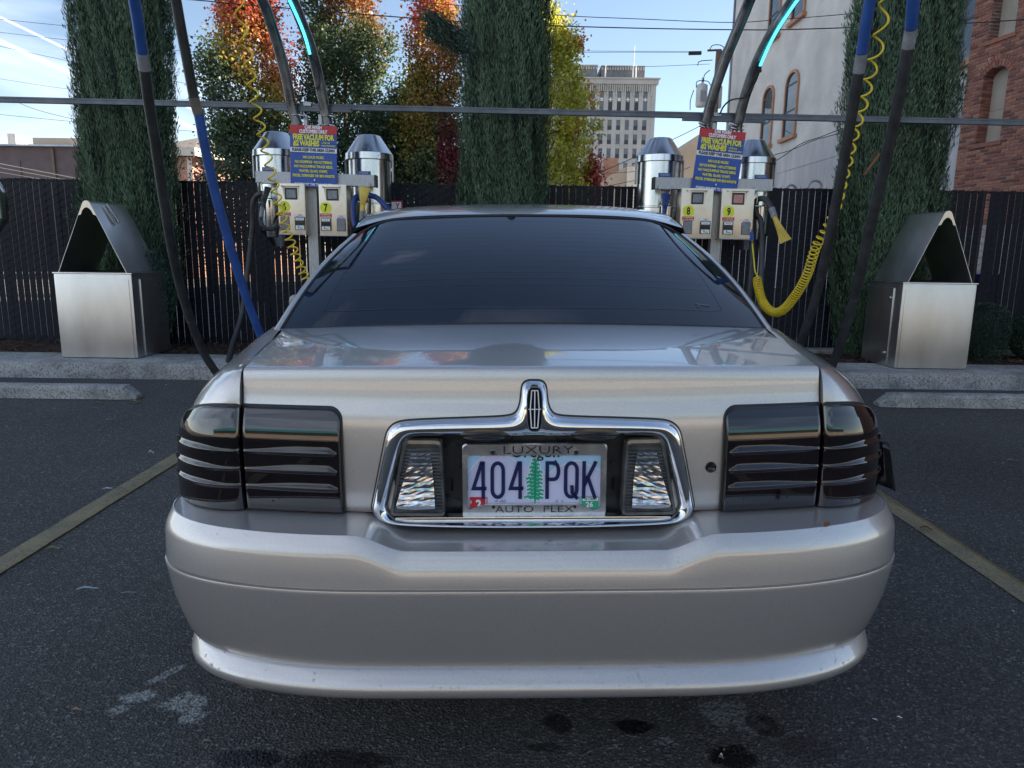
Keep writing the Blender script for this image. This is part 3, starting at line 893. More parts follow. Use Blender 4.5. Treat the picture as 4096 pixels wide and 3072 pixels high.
tw = MB(); tw.tube(catmull([at(3455, 700, 7.1), at(3490, 655, 7.08), at(3518, 615, 7.1)], 4), [0.012] * 9, 6)
for t in range(7):
    p = at(3458 + t * 9, 698 - t * 12, 7.09); tw.tube([p, p + Vector((random.uniform(-.05, .05), -.01, random.uniform(.0, .05)))], 0.004, 4)
r3 = [o for o in COL.objects if o.name.startswith('cypress_tree')][-1]
tw.build('dead_twig', 'dead', r3)


def bush(name, c, rx, rz, label, seedn, n=14000, box=False):
    g = np.random.default_rng(seedn)
    root = empty(name, (c[0], c[1], 0.14), label, 'shrub')
    d = g.normal(0, 1, (n, 3)); d /= np.linalg.norm(d, axis=1)[:, None]
    if box: d = d / (np.sum(np.abs(d) ** 4, axis=1) ** 0.25)[:, None]
    p = np.array(c) + d * np.array([rx, rx, rz]) * (1 - np.abs(g.normal(0, .06, n)) + 0.05 * np.sin(d[:, 0] * 9 + d[:, 2] * 11))[:, None]
    up = d * .6 + g.normal(0, .5, (n, 3)) + np.array([[0, 0, .3]]); up /= np.linalg.norm(up, axis=1)[:, None]
    sd = np.cross(up, g.normal(0, 1, (n, 3))); sd /= np.linalg.norm(sd, axis=1)[:, None]
    l_ = g.uniform(.008, .02, n)[:, None]; w_ = l_ * .35
    V = np.stack([p, p + up * l_ * .5 + sd * w_, p + up * l_, p + up * l_ * .5 - sd * w_], 1).reshape(-1, 3) - np.array(root.location)
    np_mesh('foliage', V, np.arange(4 * n).reshape(-1, 4), M['cypress'], root, np.array([[0.035, 0.065, 0.038]]) * g.uniform(.5, 1.7, (n, 1)))
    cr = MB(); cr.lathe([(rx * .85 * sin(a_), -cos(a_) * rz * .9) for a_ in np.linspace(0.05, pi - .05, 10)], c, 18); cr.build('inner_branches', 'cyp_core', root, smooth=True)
    MB().tube([(c[0], c[1], 0.12), (c[0], c[1], c[2])], 0.02, 6).build('stem', 'bark', root)
    return root
p = at(3915, 1310, 7.6); bush('boxwood_shrub', (p.x, 7.6, 0.14 + 0.29), 0.24, 0.30, 'clipped round dark green shrub beside the right trash bin', 31, box=True)
p = at(4130, 1330, 7.6); bush('boxwood_shrub', (p.x, 7.6, 0.14 + 0.25), 0.2, 0.26, 'dark green shrub cut by the right edge of the picture', 32)
# low sprouts at the left cypress foot
p = at(700, 1180, 7.5)
V_, T_ = spray_cluster([(-3.95, 7.45, .2), (-3.75, 7.4, .5), (-3.7, 7.4, .8), (-3.75, 7.4, 1.1)], 5000, .09, 44)
tag(np_mesh('cypress_seedling', V_, np.arange(len(V_)).reshape(-1, 4), M['cypress'], None, T_), 'low green cypress growth between the left trash bin and the fence', 'shrub')


def maple(name, cx, cy, w_, z0, h_, label, seedn, cols, n=52000, leaf=0.075, dens=1.0):
    """cols: function(height 0..1, side -1..1, noise) -> colour rows"""
    g = np.random.default_rng(seedn)
    root = empty(name, (cx, cy, 0), label, 'tree', 'autumn trees beyond the fence')
    tr = MB(); tr.tube([(cx, cy, 0), (cx, cy, z0 + .6), (cx + .05, cy, h_ * .8)], [0.13, 0.1, 0.02], 10)
    nb = 26; tips = []
    for k in range(nb):
        a_ = k * 2.4 + g.uniform(-.3, .3); zb = z0 + (h_ - z0) * (0.02 + 0.62 * k / nb)
        rad = w_ / 2 * g.uniform(.55, .95) * np.interp(zb / h_, [0, .4, .75, 1], [.8, 1, .8, .3])
        top = Vector((cx + cos(a_) * rad, cy + sin(a_) * rad, min(zb + g.uniform(.8, 1.7), h_)))
        mid = Vector((cx + cos(a_) * rad * .45, cy + sin(a_) * rad * .45, zb + .3))
        path = catmull([(cx, cy, zb), mid, top], 4)
        tr.tube(path, np.linspace(.045, .008, len(path)).tolist(), 5); tips.append(path)
    tr.build('trunk', 'bark', root, smooth=True)
    # clumps of leaves filling an uneven ovoid crown
    nc = 260; cc = []
    while len(cc) < nc:
        z = g.uniform(z0, h_); a_ = g.uniform(0, 2 * pi)
        rad = w_ / 2 * np.interp((z - z0) / (h_ - z0), [0, .12, .45, .75, .93, 1], [.75, 1, 1, .78, .42, .12])
        rad *= 1 + .22 * sin(a_ * 3 + seedn) * sin(z * 2.3 + seedn) + .12 * sin(a_ * 5 + z * 4)
        rr_ = rad * sqrt(g.uniform(.12, 1))
        cc.append((cx + cos(a_) * rr_, cy + sin(a_) * rr_, z, rr_ / max(rad, .01)))
    cc = np.array(cc)
    idx = g.integers(0, nc, n)
    sz = g.uniform(.11, .23, nc)
    off = g.normal(0, 1, (n, 3)) * sz[idx][:, None] * np.array([[.85, .85, 1.25]])
    c = cc[idx, :3] + off
    keep = (c[:, 2] > z0 - .2)
    c = c[keep]; idx = idx[keep]; n2 = len(c)
    nr = g.normal(0, 1, (n2, 3)) + np.array([[0, -.3, .5]]); nr /= np.linalg.norm(nr, axis=1)[:, None]
    u_ = np.cross(nr, g.normal(0, 1, (n2, 3))); u_ /= np.linalg.norm(u_, axis=1)[:, None]; v_ = np.cross(nr, u_)
    s_ = leaf * g.uniform(.55, 1.1, n2)[:, None]
    V = np.stack([c - u_ * s_ * .5, c + v_ * s_ * .38 + nr * s_ * .08, c + u_ * s_ * .55, c - v_ * s_ * .38 + nr * s_ * .08], 1).reshape(-1, 3)
    hgt = (c[:, 2] - z0) / (h_ - z0); side = (c[:, 0] - cx) / (w_ / 2)
    nz = np.sin(cc[idx, 0] * 3.1 + seedn) * np.sin(cc[idx, 2] * 2.3 + seedn * 2) + g.normal(0, .35, nc)[idx] + g.normal(0, .18, n2)
    tint = cols(hgt, side, nz, cc[idx, 3]) * g.uniform(.8, 1.9, (n2, 1))
    np_mesh('crown', V - np.array([cx, cy, 0]), np.arange(4 * n2).reshape(-1, 4), M['maple'], root, np.clip(tint, 0.003, 1))
    return root


GR = np.array([0.065, 0.095, 0.040]); DG = np.array([0.040, 0.068, 0.042]); YG = np.array([0.36, 0.36, 0.05]); OR = np.array([0.44, 0.19, 0.06])
RD = np.array([0.46, 0.07, 0.05]); MRN = np.array([0.16, 0.025, 0.03]); YE = np.array([0.55, 0.36, 0.05])
def mixc(stops):
    xs_ = np.array([s_[0] for s_ in stops]); cs_ = np.array([s_[1] for s_ in stops])
    def f(t):
        return np.stack([np.interp(t, xs_, cs_[:, k]) for k in range(3)], 1)
    return f
def cols1(h, s, nz, r_):   # red top right, orange then green below
    return mixc([(0, DG), (.35, GR), (.5, YG * .8), (.64, OR * .8), (.80, RD), (1, RD)])(h + .14 * nz + .20 * s - .19)
def cols2(h, s, nz, r_):
    return mixc([(0, DG), (.42, GR), (.58, GR * 1.1), (.74, OR * .6), (.90, OR), (1, RD * .9 + .02)])(h + .13 * nz + .10 * s - .24)
def cols3(h, s, nz, r_):
    f = mixc([(0, DG), (.35, GR), (.5, YG * .6), (.65, OR * .5), (.8, YE * .55), (1, RD)])(h + .18 * nz)
    w2 = np.clip(1.2 - np.abs(h - .38) * 5, 0, 1)[:, None] * (s > .1)[:, None]
    return f * (1 - w2) + MRN * w2
def cols4(h, s, nz, r_):
    return mixc([(0, YG * .75), (.5, YG), (.8, YG * 1.1), (1, OR)])(.45 + .28 * nz + .35 * (s > .55) * h + .15 * (h > .85))
def cols5(h, s, nz, r_):
    return mixc([(0, RD * .8), (1, RD)])(.5 + nz)
def tree_px(u0, u1, vtop, Y):
    a_, b_ = at(u0, 600, Y), at(u1, 600, Y)
    return (a_.x + b_.x) / 2, b_.x - a_.x, at((u0 + u1) / 2, vtop, Y).z
for (u0, u1, vt, Y, nm, cf, sd_, z0_, nn) in [
    (820, 1205, 5, 17.0, 'pear tree with flaming red top behind the left vacuum hoses', cols1, 3, 1.2, 56000),
    (1175, 1590, -70, 18.0, 'tall dark green pear tree tipped with orange, directly behind the left vacuum station', cols2, 4, 1.2, 64000),
    (1590, 1900, 10, 17.5, 'thin russet and maroon pear tree leaning against the middle cypress', cols3, 9, 1.2, 36000),
    (1960, 2400, 110, 23.0, 'sunlit yellow green pear tree right of the middle cypress', cols4, 6, 1.0, 60000)]:
    cx, ww, ht = tree_px(u0, u1, vt, Y)
    maple('pear_tree', cx, Y, ww * (1.0), z0_, ht + .35, nm, sd_, cf, n=int(nn * .66), leaf=.085 * Y / 17)
# dark lower hedge mass of another tree between
cx, ww, ht = tree_px(1440, 1900, 400, 19.5)
maple('pear_tree', cx, 19.5, ww, 1.0, ht + .3, 'lower dark green tree filling the gap behind the left vacuum station', 8, lambda h, s, nz, r_: mixc([(0, DG), (.7, DG), (1, GR)])(h + .3 * nz) + (nz > .75)[:, None] * np.array([[.12, .03, .0]]), n=42000, leaf=.09)
cx, ww, ht = tree_px(2340, 2405, 640, 22.5)
maple('red_shrub', cx, 22.5, ww * 1.1, .8, ht, 'small crimson tree at the foot of the yellow green tree', 14, cols5, n=5200, leaf=.09)
cx, ww, ht = tree_px(790, 835, 690, 20)
maple('red_shrub', cx, 20, ww * 2.4, .8, ht, 'small dull pink shrub before the brick house at left', 15, lambda h, s, nz, r_: mixc([(0, MRN * .8 + .03), (1, np.array([.25, .09, .09]))])(.5 + nz), n=2600, leaf=.08)

# ================================================================== BUILDINGS
# ---- old red brick building at the right: brick facade running away to the left
bx0, by0 = at(3843, 500, 16.0).x, 16.0
ang = radians(8.5)
fd = Vector((sin(ang), -cos(ang), 0))            # along the facade towards the camera
nrm = Vector((-cos(ang), -sin(ang), 0))          # outward (towards the lot)
O = Vector((bx0, by0, 0))
def fp(s, z, out=0.0):
    p = O + fd * s + nrm * out
    return (p.x, p.y, z)
def s_at(u, v):
    """distance along the facade of a picture point, and its height"""
    d = MR @ Vector(((u - 2048) / F, -(v - 1536) / F, -1))
    t = (O - EYE).dot(nrm) / d.dot(nrm)
    p = EYE + d * t
    return (p - O).dot(fd), p.z
brickb = empty('brick_building', O, 'old red brick building with boarded arched windows at the right edge', 'building')
HB = 14.5
s1, z_sill = s_at(3910, 575); s2, _ = s_at(4000, 560); _, z_spr = s_at(3950, 310)
_, z_sill2 = s_at(3990, 150)
wl0, wl1 = s_at(3917, 450)[0], s_at(4012, 450)[0]
WINS = [(wl0, wl1, z_sill, z_spr), (wl0 - .02, wl1 + .02, z_sill2, z_sill2 + 1.75), (wl0 + 2.6, wl1 + 2.6, z_sill, z_spr), (wl0 + 2.6, wl1 + 2.6, z_sill2, z_sill2 + 1.75)]
RISE = 0.16
# mortar backing made of panels round the openings
bk = MB()
def fbox(mb, s0, s1_, z0, z1, o0, o1, mi=None):
    vs = [fp(s0, z0, o0), fp(s1_, z0, o0), fp(s1_, z0, o1), fp(s0, z0, o1), fp(s0, z1, o0), fp(s1_, z1, o0), fp(s1_, z1, o1), fp(s0, z1, o1)]
    mb.add(vs, [(0, 1, 2, 3), (4, 7, 6, 5), (0, 4, 5, 1), (1, 5, 6, 2), (2, 6, 7, 3), (3, 7, 4, 0)], mi)
cols_ = sorted({(w[0], w[1]) for w in WINS})
edges = [0.0]
for (a_, b_) in ((wl0 - .02, wl1 + .02), (wl0 + 2.58, wl1 + 2.62)):
    fbox(bk, edges[-1], a_, 0, HB, -0.3, -0.012)
    zz = 0
    for w in sorted([w for w in WINS if abs(w[0] - a_) < .05], key=lambda w: w[2]):
        fbox(bk, a_, b_, zz, w[2], -0.3, -0.012); zz = w[3] + RISE
    fbox(bk, a_, b_, zz, HB, -0.3, -0.012)
    edges.append(b_)
fbox(bk, edges[-1], 4.6, 0, HB, -0.3, -0.012)
bk.build('mortar_wall', 'mortar', brickb, fix=True)
vol = MB(); fbox(vol, 4.6, 15, 0, HB, -12, 0.0); vol.build('near_wall', 'brick_tex', brickb, fix=True)
vol = MB(); fbox(vol, 0.0, 4.6, 0, HB, -12, -0.45); vol.build('inner_wall', 'grey_wall', brickb, fix=True)
BL, BH_, PIT, CH = 0.203, 0.057, 0.213, 0.067
def in_win(s0, s1_, z):
    for (a_, b_, z0, z1) in WINS:
        if s1_ > a_ and s0 < b_ and z > z0 - .02:
            mid = (a_ + b_) / 2
            if z < z1 + RISE + .30: 
                # arch ring zone
                if z < z1: return True
                t = abs(((s0 + s1_) / 2) - mid) / ((b_ - a_) / 2)
                if z < z1 + RISE * max(0, 1 - t * t) + (.24 if t < 1.25 else 0): return True
    return False
blist = []
zr = 1.9
row = 0
while zr < 7.6:
    s = -PIT / 2 * (row % 2)
    while s < 4.5:
        a_, b_ = max(s, 0.0), min(s + BL, 4.55)
        # split bricks at openings
        cuts = [(a_, b_)]
        for (w0, w1, z0, z1) in WINS:
            if z0 - .02 < zr + BH_ / 2 < z1 + .05:
                nc_ = []
                for (p_, q_) in cuts:
                    if q_ <= w0 or p_ >= w1: nc_.append((p_, q_))
                    else:
                        if p_ < w0: nc_.append((p_, w0))
                        if q_ > w1: nc_.append((w1, q_))
                cuts = nc_
        for (p_, q_) in cuts:
            if q_ - p_ > .03 and not (in_win(p_ + .001, q_ - .001, zr + BH_ / 2)):
                blist.append((p_, q_, zr))
        s += PIT
    zr += CH; row += 1
def proj(p):
    q = MR.transposed() @ (Vector(p) - EYE)
    return 2048 + F * q.x / -q.z, 1536 - F * q.y / -q.z
vis = [];  rest = []
for bkk in blist:
    u, v = proj(fp((bkk[0] + bkk[1]) / 2, bkk[2]))
    (vis if (u < 4085 and 0 < v < 770 and u > 3850) else rest).append((u, v, bkk))
vis.sort(key=lambda q: -q[0])
single = vis[:285]; rest = vis[285:] + rest
protos = {}
def brick_mesh(L_):
    key = round(L_, 2)
    if key not in protos:
        mb = MB(); h = BH_
        # box with a small chamfer on the outer face
        e = 0.004; d = .10
        vs = [(0, 0, 0), (L_, 0, 0), (L_, 0, h), (0, 0, h), (0, d - e, 0), (L_, d - e, 0), (L_, d - e, h), (0, d - e, h), (e, d, e), (L_ - e, d, e), (L_ - e, d, h - e), (e, d, h - e)]
        fs = [(8, 9, 10, 11), (4, 5, 9, 8), (5, 6, 10, 9), (6, 7, 11, 10), (7, 4, 8, 11), (0, 1, 5, 4), (1, 2, 6, 5), (2, 3, 7, 6), (3, 0, 4, 7)]
        protos[key] = (vs, fs)
    return protos[key]
bmeshes = {}
Rf = Matrix((fd, nrm, Vector((0, 0, 1)))).transposed()
for (u, v, (p_, q_, z_)) in single:
    L_ = round(q_ - p_, 2)
    if L_ not in bmeshes:
        vs, fs = brick_mesh(L_)
        me = bpy.data.meshes.new('brick'); me.from_pydata(vs, [], fs); me.materials.append(M['brick']); bmeshes[L_] = me
    o = bpy.data.objects.new('brick', bmeshes[L_]); COL.objects.link(o); o.parent = brickb
    pp = Vector(fp(p_, z_, -0.10 + random.uniform(-.003, .003))) - O
    o.matrix_local = Matrix.Translation(pp) @ Rf.to_4x4()
mb = MB()
for (u, v, (p_, q_, z_)) in rest:
    vs, fs = brick_mesh(round(q_ - p_, 2)); jt = random.uniform(-.003, .003)
    mb.add([fp(p_ + a_, z_ + c_, -0.10 + b_ + jt) for (a_, b_, c_) in vs], fs)
# arch rings, jambs and sills
arch = MB()
for (a_, b_, z0, z1) in WINS:
    mid, hw = (a_ + b_) / 2, (b_ - a_) / 2
    Rr = (hw * hw + RISE * RISE) / (2 * RISE); cz = z1 + RISE - Rr; am = math.asin(hw / Rr) + .06
    for ring in (0, 1):
        r0 = Rr + .012 + ring * .118; r1 = r0 + .106
        nb_ = int(2 * am * r0 / .072)
        for k in range(nb_):
            t0 = -am + 2 * am * (k + .08) / nb_; t1 = -am + 2 * am * (k + .92) / nb_
            vs = []
            for o_ in (-.25, .004):
                for (rr_, tt) in ((r0, t0), (r0, t1), (r1, t1), (r1, t0)):
                    vs.append(fp(mid + rr_ * sin(tt), cz + rr_ * cos(tt), o_))
            arch.add(vs, [(0, 1, 2, 3), (4, 7, 6, 5), (0, 4, 5, 1), (1, 5, 6, 2), (2, 6, 7, 3), (3, 7, 4, 0)])
    zz = z0
    while zz < z1 - .03:        # jamb bricks on the far side of the opening
        fbox(arch, a_ - .05, a_, zz, zz + BH_, -.27, -.02); fbox(arch, b_, b_ + .05, zz, zz + BH_, -.27, -.02)
        zz += CH
    fbox(arch, a_ - .06, b_ + .06, z0 - .09, z0 - .01, -.25, .03)
o = arch.build('arch_bricks', 'brick', brickb, fix=True); o['kind'] = 'stuff'
o = mb.build('wall_bricks', 'brick', brickb); o['kind'] = 'stuff'
for (a_, b_, z0, z1) in WINS:
    w_ = MB(); fbox(w_, a_, b_, z0, z0 + (z1 - z0) * .50, -.27, -.235); fbox(w_, a_, b_, z0 + (z1 - z0) * .505, z1 + RISE + .02, -.27, -.235)
    w_.build('window_board', 'board', brickb, fix=True)

# ---- pale painted brick building: long wall running away, arched windows with orange trim
WX = 10.25
wb = empty('white_building', (WX, 16.4, 0), 'pale painted brick building with orange trimmed arched windows beyond the right station', 'building')
mb = MB(); mb.box(WX, WX + 14, 16.35, 36.0, 5.12, 13.8); mb.build('wall', 'white_bldg', wb)
mb = MB(); mb.box(WX - .03, WX + 14, 16.35, 36.05, 0, 5.11); mb.build('concrete_band', 'band', wb)
mb = MB(); mb.box(WX - .05, WX, 16.35, 36.05, 4.38, 4.46); mb.build('ledge', 'band', wb)
# dark corner strip and downpipe next to the brick front
mb = MB(); mb.box(WX - .02, WX + 1, 15.9, 16.34, 0, 13.8); mb.build('corner_strip', 'grey_wall', wb)
mb = MB(); mb.tube([(WX - .07, 16.42, 0), (WX - .07, 16.42, 13.8)], .045, 8); mb.build('downpipe', 'galv', wb, smooth=True)
mb = MB(); mb.tube([(WX - .05, 35.95, 0), (WX - .05, 35.95, 13.8)], .05, 8); mb.build('downpipe', 'galv', wb, smooth=True)
def arched(y0, y1, z0, z1):
    fr = MB(); mid, hw = (y0 + y1) / 2, (y1 - y0) / 2; zs = z1 - hw * .75
    def arc(h_, zt, n_=10): return [(mid + h_ * cos(pi * k / n_), zs + (zt - zs) * sin(pi * k / n_)) for k in range(n_ + 1)]
    outer = [(mid + hw, z0)] + arc(hw, z1) + [(mid - hw, z0)]
    inner = [(mid + hw - .09, z0)] + arc(hw - .09, z1 - .10) + [(mid - hw + .13, z0)]
    rows = [[(WX + .002, y, z) for y, z in outer], [(WX - .07, y, z) for y, z in outer], [(WX - .07, y, z) for y, z in inner], [(WX + .002, y, z) for y, z in inner]]
    fr.grid(rows)
    f = fr.build('window', 'trim_orange', wb, fix=True)
    sl = MB(); sl.box(WX - .16, WX, y0 - .12, y1 + .12, z0 - .13, z0); sl.build('sill', 'trim_orange', f)
    pn = MB(); pn.prism(inner, WX - .012, WX - .006, axis='X'); pn.build('pane', 'pane', f, fix=True)
    sh = MB(); sh.box(WX - .03, WX - .013, y0 + .09, y1 - .09, (z0 + zs) / 2 - .03, (z0 + zs) / 2 + .03); sh.box(WX - .03, WX - .013, y0 + .09, y1 - .09, zs - .02, zs + .03)
    sh.box(WX - .03, WX - .013, y0 + .09, y0 + .15, z0, zs); sh.box(WX - .03, WX - .013, y1 - .15, y1 - .09, z0, zs); sh.build('sash', 'sash', f)
for (y0, y1) in ((27.2, 28.5), (29.7, 31.0), (16.7, 17.98)):
    arched(y0, y1, 5.62, 7.98); arched(y0, y1, 9.75, 12.1)
# gooseneck hoops at the wall foot, in front of the pale wall
for (u, v, wpx, Y) in ((3166, 740, 42, 11.0), (3262, 722, 52, 11.0)):
    p = at(u, v, Y); r_ = wpx / 2 / F * Y
    path = [(p.x - r_, Y, .0), (p.x - r_, Y, p.z - r_)] + [(p.x - r_ * cos(a_), Y, p.z - r_ + r_ * sin(a_)) for a_ in np.linspace(.2, pi - .2, 9)] + [(p.x + r_, Y, p.z - r_), (p.x + r_, Y, 0)]
    o = MB().tube(path, .018, 8).build('steel_hoop', 'galv', smooth=True)
    tag(o, 'narrow grey steel hoop showing above the fence, %s of the two' % ('left' if u < 3200 else 'right and taller'), 'hoop', 'steel hoops behind the fence')

# ---- office tower far away
TY = 200.0
def tpt(u, v): return at(u, v, TY)
tR = tpt(2622, 400).x; tTop = tpt(2440, 318).z
pitchb = tpt(2560 + 34.9, 400).x - tpt(2560, 400).x
tower = empty('office_tower', (tR, TY, 0), 'grey stone office tower with arched top windows in the distance', 'building')
nb_ = 12
tL = tR - 1.55 - nb_ * pitchb
mb = MB(); mb.box(tL - 1.5, tR, TY + .6, TY + 28, 0, tTop - .8)
mb.build('core', 'tower', tower)
mb = MB()
fl = 52 / F * TY          # storey height
zA = tpt(2590, 365).z      # top of arched windows
for i in range(nb_ + 1):
    xc = tR - 1.55 - i * pitchb + 0.0
    w_ = pitchb * .26
    mb.box(xc - w_, xc + w_, TY, TY + .6, 0, zA + 1.0)
mb.box(tR - 1.0, tR + .02, TY - .15, TY + .6, 0, tTop - 1)
mb.build('pier', 'tower', tower)
mb = MB(); mb.box(tL - 1.5, tR + .02, TY + .02, TY + .6, zA + 1.0, tTop - 1.2); mb.build('frieze', 'tower', tower)
mb = MB(); mb.box(tL - 2, tR + .5, TY - .7, TY + 28.5, tTop - 1.2, tTop); mb.box(tL - 2, tR + .9, TY - 1.1, TY + 28.9, tTop, tTop + .35); mb.build('cornice', 'tower', tower)
mb = MB()
for i in range(nb_ * 4 + 2):
    xc = tR - 1.2 - i * pitchb / 4
    mb.box(xc - .16, xc + .16, TY - .35, TY + .02, tTop - 3.0 - (1.1 if i % 4 == 0 else 0), tTop - 1.2)
mb.build('corbels', 'tower', tower)['kind'] = 'stuff'
mb = MB()
for i in range(nb_):
    xc = tR - 1.55 - (i + .5) * pitchb; zc_ = tTop - 5.0
    if i % 2: mb.box(xc - .4, xc + .4, TY - .08, TY + .02, zc_ - .4, zc_ + .4)
    else: mb.box(xc - .5, xc + .5, TY - .08, TY + .02, zc_ - .16, zc_ + .16); mb.box(xc - .16, xc + .16, TY - .085, TY - .08, zc_ - .5, zc_ + .5)
mb.build('emblems', 'ornament', tower)
for i in range(nb_):
    xc = tR - 1.55 - (i + .5) * pitchb; hw = pitchb * .24
    for k in range(10):
        z1 = zA - k * fl; z0 = z1 - fl * .70
        if k == 0: z0 = z1 - 3.9 * 1.25
        fr = MB()
        if k == 0:
            out = [(xc - hw, z0), (xc + hw, z0)] + [(xc + hw * cos(a_), z1 - hw + hw * sin(a_)) for a_ in np.linspace(0, pi, 9)]
        else:
            out = [(xc - hw, z0), (xc + hw, z0), (xc + hw, z1), (xc - hw, z1)]
        fr.prism(out, TY + .25, TY + .6)
        f = fr.build('window', 'tower_glass', tower, fix=True)
        zm = z0 + (z1 - z0) * .42
        sh = MB(); sh.box(xc - hw, xc + hw, TY + .2, TY + .25, z0, zm); sh.build('sash', 'sash' if (i * 7 + k * 3) % 5 else 'tower_glass', f)
        sp = MB(); sp.box(xc - hw - .05, xc + hw + .05, TY + .12, TY + .6, z0 - fl * .30 - (0 if k else .2), z0 - .02)
        sp.build('spandrel', 'spandrel' if k == 0 else 'tower', tower)
for (ua, ub, vt, nm) in ((2225, 2394, 252, 0), (2410, 2586, 256, 1)):
    a_, b_ = tpt(ua, 300), tpt(ub, 300); zt = tpt(ub, vt).z
    mb = MB(); mb.box(a_.x, b_.x, TY + 3, TY + 20, tTop, zt); o = mb.build('roof_plant', 'tower_dark', tower)
    mb = MB(); n_ = 17
    for k in range(n_): xk = lerp(a_.x, b_.x, (k + .5) / n_); mb.box(xk - .2, xk + .2, TY + 2.8, TY + 3, zt - .9, zt - .1)
    mb.box(a_.x - .1, b_.x + .1, TY + 2.7, TY + 20.3, zt, zt + .25)
    mb.build('parapet', 'tower', o)
mb = MB(); p = tpt(2535, 300); mb.tube([(p.x, TY + 1.5, tTop), (p.x + .1, TY + 1.5, tpt(2542, 175).z)], .22, 6); p2 = tpt(2547, 300); mb.tube([(p2.x, TY + 1.5, tTop), (p2.x, TY + 1.5, tTop + 4)], .2, 6)
p = tpt(2424, 300); mb.tube([(p.x, TY + 1.5, tTop), (p.x, TY + 1.5, tTop + 4)], .2, 6); p = tpt(2316, 300); mb.tube([(p.x, TY + 1.5, tTop), (p.x, TY + 1.5, tpt(2316, 208).z)], .1, 6); mb.build('antenna', 'white_ink', tower)

# ---- tan building with a curved parapet, and its brick chimney
def px_building(name, pts, Y, depth, matn, label, bottom=0.0):
    P_ = [at(u, v, Y) for u, v in pts]
    root = empty(name, (P_[0].x, Y, 0), label, 'building')
    out = [(p.x, p.z) for p in P_]; out = [(out[0][0], bottom)] + out + [(out[-1][0], bottom)]
    MB().prism(out[::-1], Y, Y + depth).build('wall', matn, root, fix=True)
    return root
tb = px_building('tan_building', [(2400, 735), (2442, 700), (2512, 664), (2560, 662), (2562, 640), (2700, 640), (2702, 606), (2745, 585), (2772, 560), (2792, 540), (2830, 536), (2960, 538), (2960, 700)], 48, 12, 'tan_bldg', 'tan stucco building with a curved parapet between tower and vacuum canister')
mb = MB(); a_, b_ = at(2416, 640, 50), at(2473, 640, 50); mb.box(a_.x, b_.x, 50, 51, 0, at(2440, 632, 50).z); mb.build('chimney', 'house_brick', tb)
mb = MB(); a_, b_ = at(2510, 640, 47.9), at(2560, 640, 47.9); mb.box(a_.x, b_.x, 47.8, 48.0, 0, at(2540, 668, 47.9).z); mb.build('pilaster', 'cream', tb)
# ---- mauve warehouse at the left
Yw = 38
a_, b_ = at(-260, 700, Yw), at(560, 700, Yw); zt = at(150, 587, Yw).z; zr_ = at(150, 560, Yw).z
wh = empty('warehouse', (a_.x, Yw, 0), 'long mauve warehouse with a pale metal roof edge at left', 'building')
MB().box(a_.x, b_.x, Yw, Yw + 20, 0, zt).build('wall', 'mauve', wh)
mb = MB(); mb.prism([(Yw - .3, zt), (Yw - .3, zt + .08), (Yw + 3, zr_ + .1), (Yw + 20, zr_ + .1), (Yw + 20, zt)], a_.x, b_.x, axis='X'); mb.build('roof', 'metal_roof', wh, fix=True)
mb = MB(); p, q = at(212, 590, Yw), at(212, 735, Yw); mb.box(p.x - .06, p.x + .06, Yw - .12, Yw, 0, zt - .1); mb.build('downpipe', 'brown_wire', wh)
mb = MB(); p, q = at(130, 550, Yw + 3), at(320, 550, Yw + 3); mb.box(p.x, q.x, Yw + 3, Yw + 5, zr_ + .2, zr_ + .55); mb.build('roof_duct', 'tan_bldg', wh)
mb = MB(); p, q = at(30, 550, Yw + 3), at(62, 550, Yw + 3); mb.box(p.x, q.x, Yw + 3, Yw + 4, zr_ + .1, zr_ + .75); mb.build('roof_vent', 'cream', wh)
mb = MB()
for (u0, u1) in ((70, 82), (290, 312)):
    p, q = at(u0, 650, Yw), at(u1, 650, Yw); mb.box(p.x, q.x, Yw - .05, Yw, 0, at(u0, 642, Yw).z)
mb.build('wall_rib', 'mauve', wh)
# ---- small brick house
Yh = 30
a_, c_, b_ = at(640, 640, Yh), at(764, 640, Yh), at(880, 640, Yh + 6)
hz = at(764, 628, Yh).z; hr = at(715, 562, Yh + 3).z
hs = empty('brick_house', (c_.x, Yh, 0), 'small brick house with hipped shingle roof at left beside the blue hose', 'building')
mb = MB(); mb.add([(a_.x, Yh, 0), (c_.x, Yh, 0), (c_.x + 2.4, Yh + 7, 0), (a_.x, Yh + 7, 0), (a_.x, Yh, hz), (c_.x, Yh, hz), (c_.x + 2.4, Yh + 7, hz), (a_.x, Yh + 7, hz)],
                  [(0, 1, 5, 4), (1, 2, 6, 5), (2, 3, 7, 6), (3, 0, 4, 7)]); mb.build('wall', 'house_brick', hs, fix=True)
mb = MB(); ap = ((a_.x + c_.x) / 2 - .5, Yh + 3.5, hr + .2)
mb.add([(a_.x - .4, Yh - .4, hz + .3), (c_.x + .35, Yh - .4, hz + .3), (c_.x + 2.9, Yh + 7.4, hz + .3), (a_.x - .4, Yh + 7.4, hz + .3), ap], [(0, 1, 4), (1, 2, 4), (2, 3, 4), (3, 0, 4)]); mb.build('roof', 'shingle', hs, fix=True)
mb = MB()
A = [(a_.x - .4, Yh - .4), (c_.x + .35, Yh - .4), (c_.x + 2.9, Yh + 7.4)]
mb.grid([[(x, y, hz) for x, y in A], [(x, y, hz + .32) for x, y in A]]); mb.add([(c_.x - .15, Yh - .05, 0), (c_.x + .05, Yh - .05, 0), (c_.x + .05, Yh - .05, hz), (c_.x - .15, Yh - .05, hz)], [(0, 1, 2, 3)]); mb.build('fascia', 'cream', hs)
